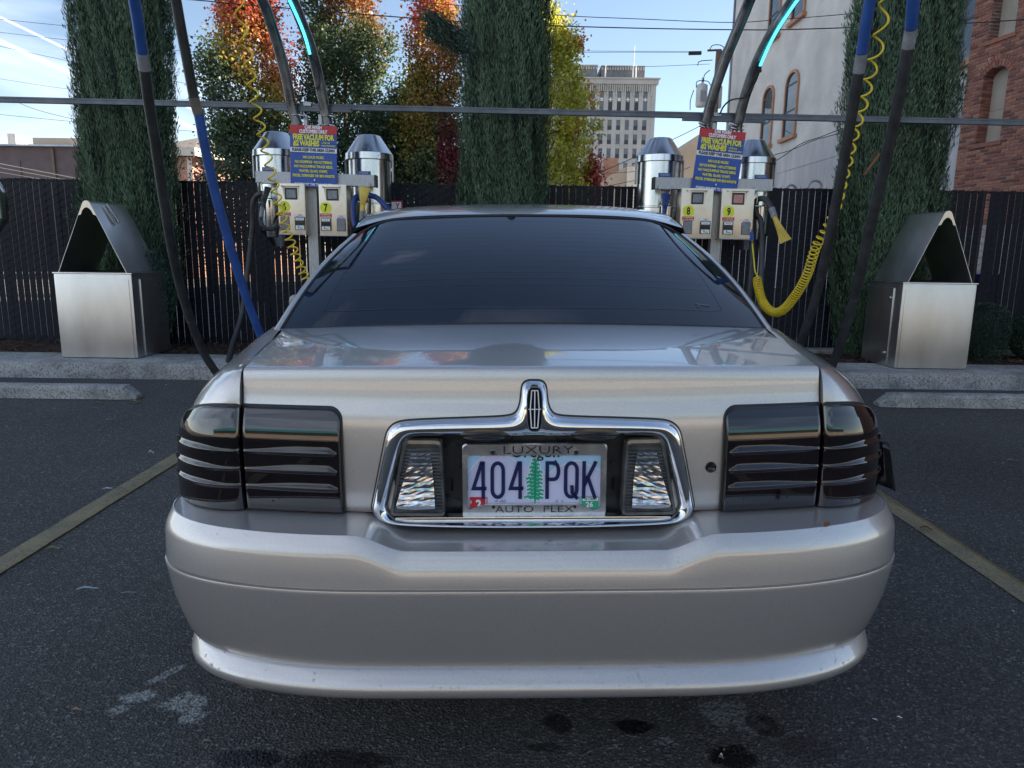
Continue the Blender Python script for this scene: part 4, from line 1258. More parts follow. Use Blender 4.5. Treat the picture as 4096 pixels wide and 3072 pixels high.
# ---- car wash behind the photographer, mirrored in chrome and lamps
cw = empty('car_wash_building', (0, -15, 0), 'low pale car wash building with cyan fascia mirrored in the car chrome', 'building')
MB().box(-22, 20, -19, -15, 0, 3.4).build('wall', 'lot_wall', cw)
MB().box(-22.3, 20.3, -19.3, -14.3, 3.4, 4.2).build('fascia', 'cyan_fascia', cw)

# ================================================================== POWER LINES AND POLE
def cable(pts, Y, r_, matn, label, grp='overhead cables'):
    P_ = catmull([at(u, v, (Y[0] + (Y[1] - Y[0]) * i / (len(pts) - 1)) if isinstance(Y, tuple) else Y) for i, (u, v) in enumerate(pts)], 6)
    o = MB().tube(P_, r_, 5, caps=False).build('power_line', matn)
    return tag(o, label, 'cable', grp)
cable([(400, -28), (780, 0), (1024, 23), (1832, 86), (2205, 103), (2600, 114), (2923, 119), (3118, 119), (3387, 111), (3827, 95), (4250, 68)], 10.0, .0075, 'wire', 'thick black cable crossing the whole sky, lowest over the station at right')
cable([(1600, 0), (1830, 22), (2219, 60), (2560, 76), (2923, 90), (3140, 76), (3400, 55), (3700, 20)], 12, .006, 'wire', 'twisted grey cable just above the thick black one, right of the middle cypress')
for (pts, w_, lb) in [
    ([(-60, 70), (260, 103), (700, 139), (860, 151), (1120, 167), (1500, 186), (2280, 203), (2780, 206)], .010, 'faint grey wire ending at the pole insulator, passing behind all trees'),
    ([(-60, 122), (270, 160), (700, 201), (840, 211), (1500, 232), (2280, 211), (2800, 210)], .009, 'faint grey wire below the upper contrail'),
    ([(-60, 172), (296, 248), (700, 325), (900, 370)], .009, 'faint wire sagging over the lower contrail'),
    ([(-60, 306), (296, 359), (700, 395), (900, 412)], .007, 'thin wire above the grey channel at left'),
    ([(-60, 452), (310, 488), (700, 520), (900, 530)], .009, 'thin level wire just above the warehouse roof'),
    ([(2380, 268), (2600, 266), (2750, 260), (2840, 256)], .010, 'short faint wire behind the tower antenna')]:
    cable(pts, 34, w_, 'wire', lb)
cable([(60, 405), (150, 440), (300, 478), (500, 520)], 30, .010, 'brown_wire', 'brown drooping wire above the warehouse')
for k, (v0, v1) in enumerate(((655, 718), (671, 732), (690, 742))):
    cable([(-40, v0 - 8), (150, lerp(v0, v1, .45)), (331, v1), (430, v1 + 18)], 22, .012 - .002 * k, 'wire_pale', ('upper', 'middle', 'lower')[k] + ' of three pale sunlit wires before the mauve wall', 'pale wires before the warehouse')
cable([(2400, 690), (2548, 625), (2687, 560), (2785, 512), (2862, 470)], 34, .016, 'wire', 'slanting service cable rising past the tan building to the pole')
cable([(2400, 695), (2548, 685), (2700, 660)], 40, .014, 'wire', 'nearly level cable across the foot of the tower')
cable([(2405, 750), (2548, 720), (2700, 690), (2760, 668)], 36, .014, 'wire', 'lowest slanting cable before the tan building')
cable([(3085, 655), (3140, 620), (3205, 575), (3290, 545), (3372, 512)], 18, .010, 'wire', 'dark cable looping along the pale building band, lower strand')
cable([(3090, 622), (3170, 598), (3260, 560), (3372, 530)], 18, .009, 'wire', 'dark cable along the pale building band, upper strand')
# utility pole with transformer
YP = 35
p = at(2857, 440, YP)
pole = empty('utility_pole', (p.x, YP, 0), 'brown wooden utility pole with a grey transformer behind the right boom', 'utility pole')
MB().tube([(p.x - .05, YP, 0), (p.x + .05, YP, at(2860, 199, YP).z)], [.19, .13], 10).build('pole', 'pole_wood', pole, smooth=True)
q = at(2804, 384, YP); r_ = 21 / F * YP
tf = MB(); tf.lathe([(r_ * .9, -.5), (r_, -.44), (r_, .40), (r_ * .93, .46), (r_ * .4, .52), (.04, .52), (.04, .78)], (q.x, YP - .1, q.z), 18); tfo = tf.build('transformer', 'transformer', pole, smooth=True, angle=40)
q2 = at(2870, 384, YP); tf = MB(); tf.lathe([(r_ * .9, -.5), (r_, -.44), (r_, .40), (r_ * .93, .46), (.04, .5)], (q2.x, YP + .2, q2.z), 14); tf.build('transformer', 'transformer', pole, smooth=True, angle=40)
mb = MB()
for k in range(5): mb.box(q.x - .12 + k * .06, q.x - .09 + k * .06, YP - r_ - .13, YP - r_ - .08, q.z - .3, q.z + .18)
mb.build('cooling_fin', 'galv', tfo)
mb = MB(); pa, pb = at(2836, 208, YP), at(2905, 190, YP); mb.tube([at(2830, 202, YP), at(2885, 200, YP)], .05, 6); mb.tube([at(2868, 245, YP), at(2905, 182, YP)], .045, 6); mb.build('cross_arm', 'pole_wood', pole)
mb = MB(); mb.tube([at(2755, 213, YP), at(2805, 212, YP)], .09, 6); mb.build('insulator', 'wire', pole)
mb = MB()
for (pts) in ([(2836, 205), (2850, 182), (2880, 180), (2897, 190)], [(2815, 330), (2818, 300), (2840, 280)], [(2775, 360), (2762, 400), (2760, 440)], [(2785, 350), (2790, 325), (2830, 325), (2845, 345)], [(2790, 262), (2800, 245), (2850, 240)]):
    mb.tube(catmull([at(u, v, YP - .15) for u, v in pts], 5), .02, 5)
mb.build('jumper_wire', 'wire', pole)

# ================================================================== OVERHEAD CHANNEL
ch = empty('overhead_channel', at(2048, 445, 7.365), 'long dark steel channel spanning above the vacuum stations', 'steel channel')
def chan(u0, v0, u1, v1, Y, w_, mb):
    p, q = at(u0, v0, Y), at(u1, v1, Y)
    mb.box(0, 0, 0, 0, 0, 0) if False else None
    for (z0, z1, dy) in ((-.5, .12, 0), (.20, .5, .004)):
        vs = []
        for pp in (p, q):
            for (dy_, dz_) in ((-.5, z0), (.5, z0), (.5, z1), (-.5, z1)):
                vs.append((pp.x, pp.y + dy_ * w_ + dy, pp.z + dz_ * w_))
        mb.add(vs, [(0, 1, 2, 3), (4, 7, 6, 5), (0, 4, 5, 1), (1, 5, 6, 2), (2, 6, 7, 3), (3, 7, 4, 0)])
    vs = []
    for pp in (p, q):
        for (dy_, dz_) in ((-.3, .1), (.4, .1), (.4, .22), (-.3, .22)): vs.append((pp.x, pp.y + dy_ * w_, pp.z + dz_ * w_))
    mb.add(vs, [(0, 4, 5, 1), (1, 5, 6, 2), (2, 6, 7, 3), (3, 7, 4, 0)])
mb = MB(); chan(-400, 389, 4500, 501, 7.365, .052, mb); mb.build('rail', 'channel', ch, fix=True)
mb = MB(); p, q = at(-400, 380, 7.365), at(4500, 489, 7.365); mb.tube([p, q], .006, 5); mb.build('cable', 'wire', ch)
for (u0, u1, v0, v1) in ((1098, 1405, 434, 442), (2730, 3060, 474, 484)):
    mb = MB(); chan(u0, v0, u1, v1, 7.33, .04, mb); mb.build('bracket', 'channel', ch, fix=True)

# ================================================================== VACUUM STATIONS
SY = 7.30
def z1(u, v): return 980 + u * .2893, 480 + v * .2893
def z2(u, v): return 2500 + u * .2893, 480 + v * .2893

def canister(root, u_c, v_top, v_band0, v_band1, w_top, w_band, w_body, Y, v_bot):
    c0 = at(u_c, v_band1, Y)
    zt, zb0, zb1, zbot = at(u_c, v_top, Y).z, at(u_c, v_band0, Y).z, c0.z, at(u_c, v_bot, Y).z
    k = Y / F / 2 * .985
    cap = MB(); cap.lathe([(w_band * k, zb1), (w_band * k + .004, zb1 + .004), (w_band * k + .002, zb0), (w_band * k - .004, zb0 + .006), (w_top * k + .006, zt - .006), (w_top * k - .006, zt), (.001, zt)], (c0.x, Y, 0), 40)
    cp = cap.build('cap', 'steel_can', root, smooth=True, angle=25)
    bd = MB(); rb = w_body * k
    bd.lathe([(rb * .40, zbot), (rb * .42, zbot + .01), (rb * .99, zbot + .16), (rb, zbot + .17), (rb, zbot + .42), (rb + .004, zbot + .425), (rb + .004, zbot + .435), (rb, zbot + .44), (rb, zb1 + .002)], (c0.x, Y, 0), 40)
    bd.build('canister', 'steel_can', root, smooth=True, angle=25)
    for sx in (-1, 1): lt = MB(); lt.bbox((c0.x + sx * (w_band * k + .002), Y - .02, zb1 - .09), (.014, .05, .24), .003); lt.build('latch', 'galv', root)
    for a_ in (-2.4, -1.0): 
        mb = MB(); mb.lathe([(.006, -.002), (.006, .002)], (c0.x + cos(a_) * (w_band * k + .005), Y + sin(a_) * (w_band * k + .005), (zb0 + zb1) / 2), 8); mb.build('rivet', 'black_plastic', cp)

def coin_box(root, px, c0, c1, num, flip, red=False):
    """px: zoom-pixel mapper; c0, c1: top-left and bottom-right zoom pixels of the front"""
    Yf = SY - .19
    a_, b_ = at(*px(*c0), Yf), at(*px(*c1), Yf)
    w_, h_ = b_.x - a_.x, a_.z - b_.z; cx, cz = (a_.x + b_.x) / 2, (a_.z + b_.z) / 2
    bx = MB(); bx.bbox((cx, Yf + .105, cz), (w_, .20, h_), .006); box_ = bx.build('coin_box', 'steel_box', root, smooth=True, angle=30)
    def L_(fx, fz): return cx - w_ / 2 + fx * w_, cz + h_ / 2 - fz * h_
    # door plate
    mb = MB(); mb.bbox((cx, Yf + .002, cz), (w_ * .97, .006, h_ * .975), .002); mb.build('door', 'steel_box', box_, smooth=True, angle=30)
    mb = MB(); mb.bbox((cx, Yf - .002, cz - h_ / 2 + .006), (w_ * 1.01, .02, .012), .002); mb.build('drip_edge', 'galv', box_)
    x, z = L_(.50, .19); sw, sh = .150, .125
    hd = MB(); hd.add([(x - sw / 2, Yf - .002, z + sh / 2), (x + sw / 2, Yf - .002, z + sh / 2), (x + sw * .42, Yf - .002, z - sh / 2), (x - sw * .42, Yf - .002, z - sh / 2),
                       (x - sw / 2, Yf - .032, z + sh / 2 + .004), (x + sw / 2, Yf - .032, z + sh / 2 + .004)], [(0, 1, 5, 4), (0, 4, 3), (1, 2, 5)])
    hd.build('display_hood', 'steel_box', box_)
    mb = MB(); mb.cbox((x, Yf - .003, z - .004), (sw * .80, .004, sh * .9)); mb.build('display_bezel', 'black_plastic', box_)
    mb = MB(); mb.cbox((x, Yf - .006, z - .006), (sw * .60, .003, sh * .62)); mb.build('display', 'screen_red' if red else 'screen', box_)
    for fx in (.17, .78): 
        q_ = L_(fx, .055); mb = MB(); mb.add([(q_[0] + .009 * cos(t), Yf - .006, q_[1] + .009 * sin(t)) for t in np.linspace(0, 2 * pi, 11)[:-1]], [tuple(range(10))]); mb.tube([(q_[0], Yf - .008, q_[1]), (q_[0], Yf + .0, q_[1])], .008, 8); mb.build('lock', 'galv', box_)
    x, z = L_(.24, .455)
    mb = MB(); mb.tube([(x, Yf - .004, z), (x, Yf + .001, z)], .056, 28); d_ = mb.build('number_disc', 'disc_yellow', box_)
    mb = MB(); mb.text(num, .098, (x, Yf - .0055, z - .002), (1, 0, 0), (0, 0, 1), .72, .035); mb.build('number', 'black_ink', d_)
    x, z = L_(.24, .60)
    mb = MB(); mb.cbox((x, Yf - .003, z), (.115, .004, .036)); s_ = mb.build('red_sticker', 'red_ink', box_)
    mb = MB(); mb.text('YOU PREPAID PASS', .0135, (x, Yf - .006, z + .008), (1, 0, 0), (0, 0, 1), .8, .03, res=1); mb.text('NOT PAID CHARGE', .0135, (x, Yf - .006, z - .009), (1, 0, 0), (0, 0, 1), .8, .03, res=1); mb.build('lettering', 'white_ink', s_)
    fa, fb = (.24, .79) if not flip else (.79, .24)     # cover plate side, card slot side
    x, z = L_(fb if not flip else .79, .0)
    xp, zp = L_(fa, .775); xs_, zs = L_(fb, .775)
    mb = MB(); mb.cbox((xp, Yf - .002, zp), (.088, .004, .128)); pl_ = mb.build('cover_plate_rim', 'black_plastic', box_)
    mb = MB(); mb.cbox((xp, Yf - .005, zp), (.078, .004, .118)); mb.build('cover_plate', 'cuff', box_)
    xw, zw = L_(.79, .63)
    mb = MB(); mb.cbox((xw, Yf - .003, zw), (.108, .004, .038)); s_ = mb.build('white_sticker', 'white_ink', box_)
    mb = MB(); mb.text('TOKEN', .016, (xw, Yf - .006, zw + .008), (1, 0, 0), (0, 0, 1), .7, .03, res=1); mb.text('CREDIT ONLY', .014, (xw, Yf - .006, zw - .009), (1, 0, 0), (0, 0, 1), .85, .03, res=1); mb.build('lettering', 'red_ink', s_)
    mb = MB(); mb.bbox((xs_, Yf - .006, zs), (.10, .014, .122), .003); rd = mb.build('card_reader', 'black_plastic', box_)
    mb = MB(); mb.cbox((xs_, Yf - .0145, zs + .042), (.082, .003, .026)); mb.build('label', 'white_ink', rd); mb = MB(); mb.cbox((xs_, Yf - .0145, zs - .038), (.082, .003, .036)); mb.build('label', 'white_ink', rd)
    mb = MB(); mb.cbox((xs_, Yf - .016, zs + .004), (.078, .012, .010)); mb.build('slot', 'black_gloss', rd)
    mb = MB(); mb.cbox((xs_ - .012, Yf - .0165, zs - .036), (.012, .001, .022)); mb.cbox((xs_ + .012, Yf - .0165, zs - .044), (.03, .001, .008)); mb.cbox((xs_, Yf - .0165, zs + .042), (.05, .001, .005)); mb.build('pictogram', 'plate_green', rd)
    return box_

def please_sign(root, px, c0, c1):
    Yp = SY - .10
    a_, b_ = at(*px(*c0), Yp), at(*px(*c1), Yp); cx, cz = (a_.x + b_.x) / 2, (a_.z + b_.z) / 2; w_, h_ = b_.x - a_.x, a_.z - b_.z
    mb = MB(); mb.bbox((cx, Yp, cz), (w_, .004, h_), .0015); s_ = mb.build('please_sign', 'small_sign_blue', root)
    mb = MB(); mb.text('PLEASE:', .030, (cx, Yp - .003, cz + h_ * .34), (1, 0, 0), (0, 0, 1), .92, .012)
    for k, tx in enumerate(('DO NOT VACUUM UP ANY', 'WATER OR OTHER LIQUIDS', 'DEBRIS OR HARD ITEMS', 'THANK YOU')):
        mb.text(tx, .0085, (cx, Yp - .003, cz + h_ * (.12 - .13 * k)), (1, 0, 0), (0, 0, 1), .9, .01, res=1)
    mb.build('lettering', 'pale_ink', s_)

def holder(root, cx, z, Yp, cup=False, cupz=(0, 0)):
    mb = MB(); mb.bbox((cx, Yp, z), (.118, .045, .042), .004); h = mb.build('nozzle_holder', 'galv', root)
    for sx in (-1, 1):
        mb = MB(); mb.tube(catmull([(cx + sx * .052, Yp - .02, z - .02), (cx + sx * .050, Yp - .07, z - .035), (cx + sx * .040, Yp - .075, z - .08), (cx + sx * .038, Yp - .07, z - .16)], 5), .0045, 7); mb.build('wire_hook', 'dull_chrome', h, smooth=True)
        mb = MB(); mb.tube([(cx + sx * .045, Yp - .025, z), (cx + sx * .045, Yp - .02, z)], .007, 8); mb.build('bolt', 'dull_chrome', h)
    mb = MB(); mb.bbox((cx, Yp - .07, z - .165), (.11, .012, .01), .002); mb.build('cross_bar', 'dull_chrome', h)

def sign_board(root, c, w_, h_, tilt, Yp):
    R_ = Matrix.Rotation(tilt, 3, 'Y')
    ux, uz = R_ @ Vector((1, 0, 0)), R_ @ Vector((0, 0, 1))
    def pt(fx, fz, d): return Vector(c) + ux * (fx * w_) + uz * (fz * h_) + Vector((0, d, 0))
    def panel(f0, f1, d, mat_, nm, par, wf=1.0):
        mb = MB(); n_ = [pt(-.5 * wf, f0, d), pt(.5 * wf, f0, d), pt(.5 * wf, f1, d), pt(-.5 * wf, f1, d)]
        nb2 = [p + Vector((0, .004, 0)) for p in n_]
        mb.add(n_ + nb2, [(0, 1, 2, 3), (4, 7, 6, 5), (0, 4, 5, 1), (1, 5, 6, 2), (2, 6, 7, 3), (3, 7, 4, 0)]); return mb.build(nm, mat_, par)
    b = panel(-.5, .5, 0, 'sign_blue', 'sign_board', root)
    panel(.362, .5, -.0025, 'red_ink', 'red_band', b); panel(.064, .138, -.0025, 'white_ink', 'white_band', b)
    mw = MB(); k = h_
    def tx(mb, s_, fz, size, maxw, bold=.022, fx=0.0, align='CENTER', sp=.95):
        # fit each line to its width
        cu = bpy.data.curves.new('t', 'FONT'); cu.body = s_; cu.size = size; cu.offset = bold * size; cu.space_character = sp
        ob = bpy.data.objects.new('t', cu); me = bpy.data.meshes.new_from_object(ob)
        xs2 = [v.co.x for v in me.vertices]; wd = max(xs2) - min(xs2)
        bpy.data.objects.remove(ob); bpy.data.curves.remove(cu); bpy.data.meshes.remove(me)
        q_ = MB(); q_.text(s_, size, pt(fx, fz, -.0055), ux, uz, maxw * w_ / wd, bold, sp, align); q_.build('lettering', {id(mw): 'white_ink', id(my): 'yellow_ink', id(mk): 'black_ink'}[id(mb)], b)
    mw, my, mk = MB(), MB(), MB(); tx(mw, 'CAR WASH', .466, .062 * k * 1.25, .36, .05); tx(mw, 'CUSTOMERS ONLY', .398, .062 * k * 1.25, .60, .05); tx(mw, 'PLEASE LIMIT TIME TO 5 MINUTES', -.462, .05 * k * 1.2, .82, .03)
    tx(my, 'FREE VACUUM FOR', .305, .10 * k * 1.2, .88, .05); tx(my, '#2 WASHES', .205, .10 * k * 1.2, .56, .05, fx=-.15); tx(my, 'AFTER CAR', .222, .032 * k, .18, .03, fx=.27); tx(my, 'WASH PURCHASE', .178, .032 * k, .30, .03, fx=.32)
    tx(my, 'NO LOUD MUSIC', -.018, .048 * k * 1.2, .45, .042); tx(my, 'NO DUMPING • NO LITTERING', -.095, .048 * k * 1.2, .80, .042); tx(my, 'NO VACUUMING TRUCK BEDS,', -.168, .048 * k * 1.2, .83, .042)
    tx(my, 'WATER, GLASS, VOMIT,', -.243, .048 * k * 1.2, .62, .042); tx(my, 'FECES, SYRINGES OR BIO-WASTE', -.318, .048 * k * 1.2, .90, .042)
    tx(mk, 'PLEASE KEEP THIS AREA CLEAN', .101, .058 * k * 1.15, .91, .042)
    mb = MB(); p = pt(.02, -.385, -.006); mb.tube([p, p + Vector((0, .006, 0))], .009, 10); mb.build('bolt', 'dull_chrome', b)

def boom(root, pts, r_=.049, led=None):
    P_ = catmull(pts, 8)
    b = MB().tube(P_, r_, 14).build('boom_pipe', 'boom', root, smooth=True, angle=60)
    for k in (2, 5):
        p, q = P_[k], P_[k + 1]; t = (q - p).normalized()
        MB().tube([p, p + t * .02], r_ + .006, 14).build('clamp', 'dull_chrome', b, smooth=True, angle=50)
    return P_, b

# ---------- left station
ls = empty('vacuum_station', (at(1256, 900, SY).x, SY, 0.14), 'left stainless vacuum station with coin boxes numbered 6 and 7', 'vacuum station', 'twin vacuum stations')
xP = at(1256, 900, SY).x
MB().bbox((xP, SY, 1.22), (.10, .10, 2.2), .006).build('post', 'galv', ls)
a_, b_ = at(*z1(200, 800), SY - .02), at(*z1(1820, 858), SY - .02)
mb = MB(); mb.bbox(((a_.x + b_.x) / 2, SY - .08, (a_.z + b_.z) / 2), (b_.x - a_.x, .10, .11), .004, Matrix.Rotation(-math.atan2(b_.z - a_.z, b_.x - a_.x), 3, 'Y')); cb_ = mb.build('cross_beam', 'galv', ls)
mb = MB(); mb.bbox((b_.x + .006, SY - .08, b_.z), (.02, .104, .114), .002); mb.build('beam_end_cap', 'black_plastic', cb_)
canister(ls, *[z1(1722, 0)[0]], z1(0, 220)[1], z1(0, 480)[1], z1(0, 572)[1], 84, 182, 164, 7.62, 985)
canister(ls, *[z1(452, 0)[0]], z1(0, 176)[1], z1(0, 435)[1], z1(0, 522)[1], 84, 182, 164, 7.62, 985)
coin_box(ls, z1, (440, 872), (850, 1590), '6', False)
coin_box(ls, z1, (1012, 886), (1418, 1608), '7', True)
please_sign(ls, z1, (234, 650), (408, 820)); please_sign(ls, z1, (1552, 706), (1742, 868))
hA, hB = at(*z1(335, 852), SY - .13), at(*z1(1652, 898), SY - .13)
holder(ls, hA.x, hA.z, SY - .13); holder(ls, hB.x, hB.z, SY - .13)
c_ = at(*z1(362, 1265), SY - .05); mb = MB(); mb.lathe([(.055, -.30), (.06, -.29), (.06, .055), (.057, .055), (.055, -.2)], (c_.x, c_.y, c_.z + .05), 24); mb.build('nozzle_cup', 'steel_can', ls, smooth=True, angle=40)
c_ = at(*z1(1650, 1300), SY - .03); mb = MB(); mb.lathe([(.06, -.30), (.065, -.29), (.065, .11), (.062, .11), (.06, -.2)], (c_.x, c_.y + .02, c_.z + .05), 24); mb.build('nozzle_cup', 'steel_can', ls, smooth=True, angle=40)
sc = at(*z1(948, 505), SY - .16)
sign_board(ls, sc, .450, .572, radians(1.6), SY - .16)
mb = MB(); c_ = at(*z1(948, 108), SY); mb.bbox(tuple(c_), (.118, .01, .05), .002); mb.build('top_plate', 'cuff', ls)
A_, bA = boom(ls, [at(1198, 560, 7.3), at(1190, 500, 7.3), at(1168, 425, 7.28), at(1140, 290, 7.2), at(1108, 170, 7.1), at(1066, 40, 6.95), at(1040, -30, 6.8), at(960, -330, 6.2), (-2.30, 5.1, 3.75), (-2.26, 4.36, 3.55)])
B_, bB = boom(ls, [at(1318, 560, 7.3), at(1312, 500, 7.3), at(1298, 430, 7.28), at(1272, 300, 7.2), at(1240, 180, 7.05), at(1195, 60, 6.85), at(1160, -30, 6.7), at(1060, -330, 6.1), (-1.95, 5.3, 3.8), (-1.86, 4.66, 3.62)])
def led_tube(root, par, pts):
    MB().tube(catmull(pts, 8), .012, 10).build('light_tube', 'led', par, smooth=True)
    mb = MB(); mb.tube([pts[0], Vector(pts[0]) + Vector((0.01, .02, -.05))], .015, 10); mb.build('light_end_cap', 'black_plastic', par, smooth=True, angle=50)
led_tube(ls, bB, [at(1240, 217, 6.98), at(1218, 140, 6.9), at(1190, 70, 6.8), at(1150, -15, 6.65), at(1098, -120, 6.5), at(1020, -300, 6.0)])
mb = MB(); mb.tube(catmull([at(1262, 235, 7.0), at(1276, 300, 7.1), at(1275, 345, 7.15), at(1236, 362, 7.2), at(1228, 400, 7.3)], 6), .008, 6); mb.build('power_cable', 'wire', bB, smooth=True)
mb = MB(); mb.bbox(tuple(at(1231, 417, 7.34)), (.075, .04, .04), .004); mb.build('junction_fitting', 'galv', bB)
for (u, v) in ((1190, 460), (1190, 503), (1312, 463), (1312, 500)):
    p = at(u, v, 7.27); mb = MB(); mb.tube([p + Vector((-.055, -.03, 0)), p + Vector((.055, -.03, -.004))], .006, 6); mb.tube([p + Vector((.02, -.03, 0)), p + Vector((.075, -.035, -.02))], .014, 6); mb.build('u_bolt', 'dull_chrome', ls, smooth=True)
for (u, v) in ((1222, 480), (1282, 480)):
    mb = MB(); mb.bbox(tuple(at(u, v, 7.3)), (.035, .03, .10), .004); mb.build('pipe_bracket', 'galv', ls)

# ---------- right station
rs = empty('vacuum_station', (at(2865, 900, SY).x, SY, 0.14), 'right stainless vacuum station with coin boxes numbered 8 and 9', 'vacuum station', 'twin vacuum stations')
xP = at(2862, 900, SY).x
MB().bbox((xP, SY, 1.22), (.10, .10, 2.2), .006).build('post', 'galv', rs)
a_, b_ = at(*z2(385, 885), SY - .02), at(*z2(1990, 915), SY - .02)
mb = MB(); mb.bbox(((a_.x + b_.x) / 2, SY - .08, (a_.z + b_.z) / 2), (b_.x - a_.x, .10, .11), .004, Matrix.Rotation(-math.atan2(b_.z - a_.z, b_.x - a_.x), 3, 'Y')); cb_ = mb.build('cross_beam', 'galv', rs)
mb = MB(); mb.bbox((a_.x - .006, SY - .08, a_.z), (.02, .104, .114), .002); mb.build('beam_end_cap', 'black_plastic', cb_)
canister(rs, z2(475, 0)[0], z2(0, 255)[1], z2(0, 510)[1], z2(0, 600)[1], 82, 180, 166, 7.62, 1000)
canister(rs, z2(1750, 0)[0], z2(0, 285)[1], z2(0, 545)[1], z2(0, 628)[1], 82, 178, 164, 7.62, 1000)
coin_box(rs, z2, (788, 938), (1188, 1645), '8', False)
coin_box(rs, z2, (1345, 945), (1752, 1655), '9', True, red=True)
please_sign(rs, z2, (462, 730), (634, 897)); please_sign(rs, z2, (1792, 755), (1962, 922))
hC, hD = at(*z2(540, 930), SY - .13), at(*z2(1860, 955), SY - .13)
holder(rs, hC.x, hC.z, SY - .13); holder(rs, hD.x, hD.z, SY - .13)
c_ = at(*z2(1850, 1360), SY - .03); mb = MB(); mb.lathe([(.055, -.22), (.06, -.2), (.064, .115), (.061, .115), (.058, -.1)], (c_.x, c_.y, c_.z), 24); mb.build('nozzle_cup', 'steel_can', rs, smooth=True, angle=40)
c_ = at(*z2(560, 1360), SY - .03); mb = MB(); mb.lathe([(.055, -.22), (.06, -.2), (.064, .115), (.061, .115), (.058, -.1)], (c_.x, c_.y + .03, c_.z), 24); mb.build('nozzle_cup', 'steel_can', rs, smooth=True, angle=40)
sc = at(*z2(1292, 567), SY - .16)
sign_board(rs, sc, .445, .572, radians(5.2), SY - .16)
C_, bC = boom(rs, [at(2818, 575, 7.3), at(2822, 510, 7.3), at(2828, 470, 7.28), at(2862, 350, 7.2), at(2908, 220, 7.1), at(2975, 60, 6.95), at(3010, -25, 6.8), at(3150, -330, 6.2), (2.15, 5.3, 3.8), (2.24, 4.62, 3.6)])
D_, bD = boom(rs, [at(2945, 575, 7.3), at(2948, 512, 7.3), at(2955, 480, 7.28), at(2985, 370, 7.2), at(3032, 240, 7.05), at(3100, 110, 6.85), at(3165, 10, 6.7), at(3300, -200, 6.2), (2.5, 5.2, 3.75), (2.62, 4.35, 3.5)])
led_tube(rs, bD, [at(3040, 264, 6.97), at(3068, 200, 6.9), at(3105, 128, 6.8), at(3155, 50, 6.65), at(3205, -20, 6.5), at(3330, -180, 6.0)])
mb = MB(); mb.tube(catmull([at(3040, 280, 7.0), at(3020, 330, 7.1), at(2985, 385, 7.15), at(2925, 400, 7.2), at(2895, 425, 7.3), at(2880, 455, 7.3)], 6), .008, 6); mb.build('power_cable', 'wire', bD, smooth=True)
mb = MB(); mb.tube(catmull([at(3015, 345, 7.1), at(2990, 400, 7.2), at(2960, 440, 7.25), at(2935, 500, 7.28)], 6), .007, 6); mb.build('power_cable', 'wire', bD, smooth=True)
mb = MB(); mb.bbox(tuple(at(2868, 459, 7.34)), (.07, .04, .035), .004); mb.build('junction_fitting', 'galv', bD)
for (u, v) in ((2822, 512), (2820, 500), (2948, 505), (2948, 520)):
    p = at(u, v, 7.27); mb = MB(); mb.tube([p + Vector((-.055, -.03, 0)), p + Vector((.055, -.03, -.004))], .006, 6); mb.tube([p + Vector((-.07, -.035, .02)), p + Vector((.0, -.04, -.01))], .014, 6); mb.build('u_bolt', 'dull_chrome', rs, smooth=True)
for (u, v) in ((2855, 515), (2915, 520)):
    mb = MB(); mb.bbox(tuple(at(u, v, 7.3)), (.035, .03, .10), .004); mb.build('pipe_bracket', 'galv', rs)

# ---------- part of a third station at the left edge
p = at(-52, 760, 7.3)
ts = empty('vacuum_canister', (p.x, 7.3, .14), 'stainless vacuum canister just cut by the left edge of the picture', 'vacuum canister')
mb = MB(); zt, zb = at(-10, 722, 7.3).z, at(-10, 925, 7.3).z
mb.lathe([(.07, zb - .02), (.16, zb + .12), (.165, zb + .14), (.165, zt - .12), (.16, zt - .10), (.06, zt + .1), (.001, zt + .1)], (p.x, 7.3, 0), 32); mb.build('canister', 'steel_can', ts, smooth=True, angle=30)
MB().tube([(p.x - .3, 7.42, .12), (p.x - .3, 7.42, zt), (p.x - .1, 7.42, zt)], .04, 12).build('post', 'galv', ts, smooth=True)

# ================================================================== HOSES
def resample(P_, step):
    P_ = [Vector(p) for p in P_]; out = [P_[0]]; acc = 0.0
    for a_, b_ in zip(P_, P_[1:]):
        d = (b_ - a_).length; 
        t = step - acc
        while t <= d:
            out.append(a_.lerp(b_, t / d)); t += step
        acc = (acc + d) % step if d else acc
    return out
def ribbed(P_, r_, name, mat_, root, step=.0048):
    Q = resample(P_, step)
    rr_ = [r_ + (.0026 if i % 2 else -.0012) for i in range(len(Q))]
    return MB().tube(Q, rr_, 14).build(name, mat_, root, smooth=True, angle=80)
def smooth_hose(P_, r_, name, mat_, root):
    return MB().tube(P_, r_, 14).build(name, mat_, root, smooth=True, angle=60)
D2 = 1.8517
def hose(label, segs, root_pt):
    root = empty('vacuum_hose', root_pt, label, 'vacuum hose', 'vacuum hoses hanging from the booms')
    for (P_, kind, mat_, r_) in segs:
        if kind == 'rib': ribbed(P_, r_, 'hose', mat_, root)
        elif kind == 'cuff': smooth_hose(P_, [r_] * len(P_), 'cuff', mat_, root)
        else: smooth_hose(P_, r_, 'smooth_hose', mat_, root)
    return root
def dpath(pts, Ya, Yb, n=10):
    vs = [p[1] for p in pts]
    return catmull([at(u * D2, v * D2, lerp(Ya, Yb, (v - vs[0]) / (vs[-1] - vs[0]))) for u, v in pts], n)
def split(P_, v_list):
    """split a path where its projection passes given picture rows"""
    out = []; cur = []; k = 0
    for p in P_:
        cur.append(p)
        if k < len(v_list) and proj(p)[1] > v_list[k]:
            out.append(cur); cur = [p]; k += 1
    out.append(cur); return out
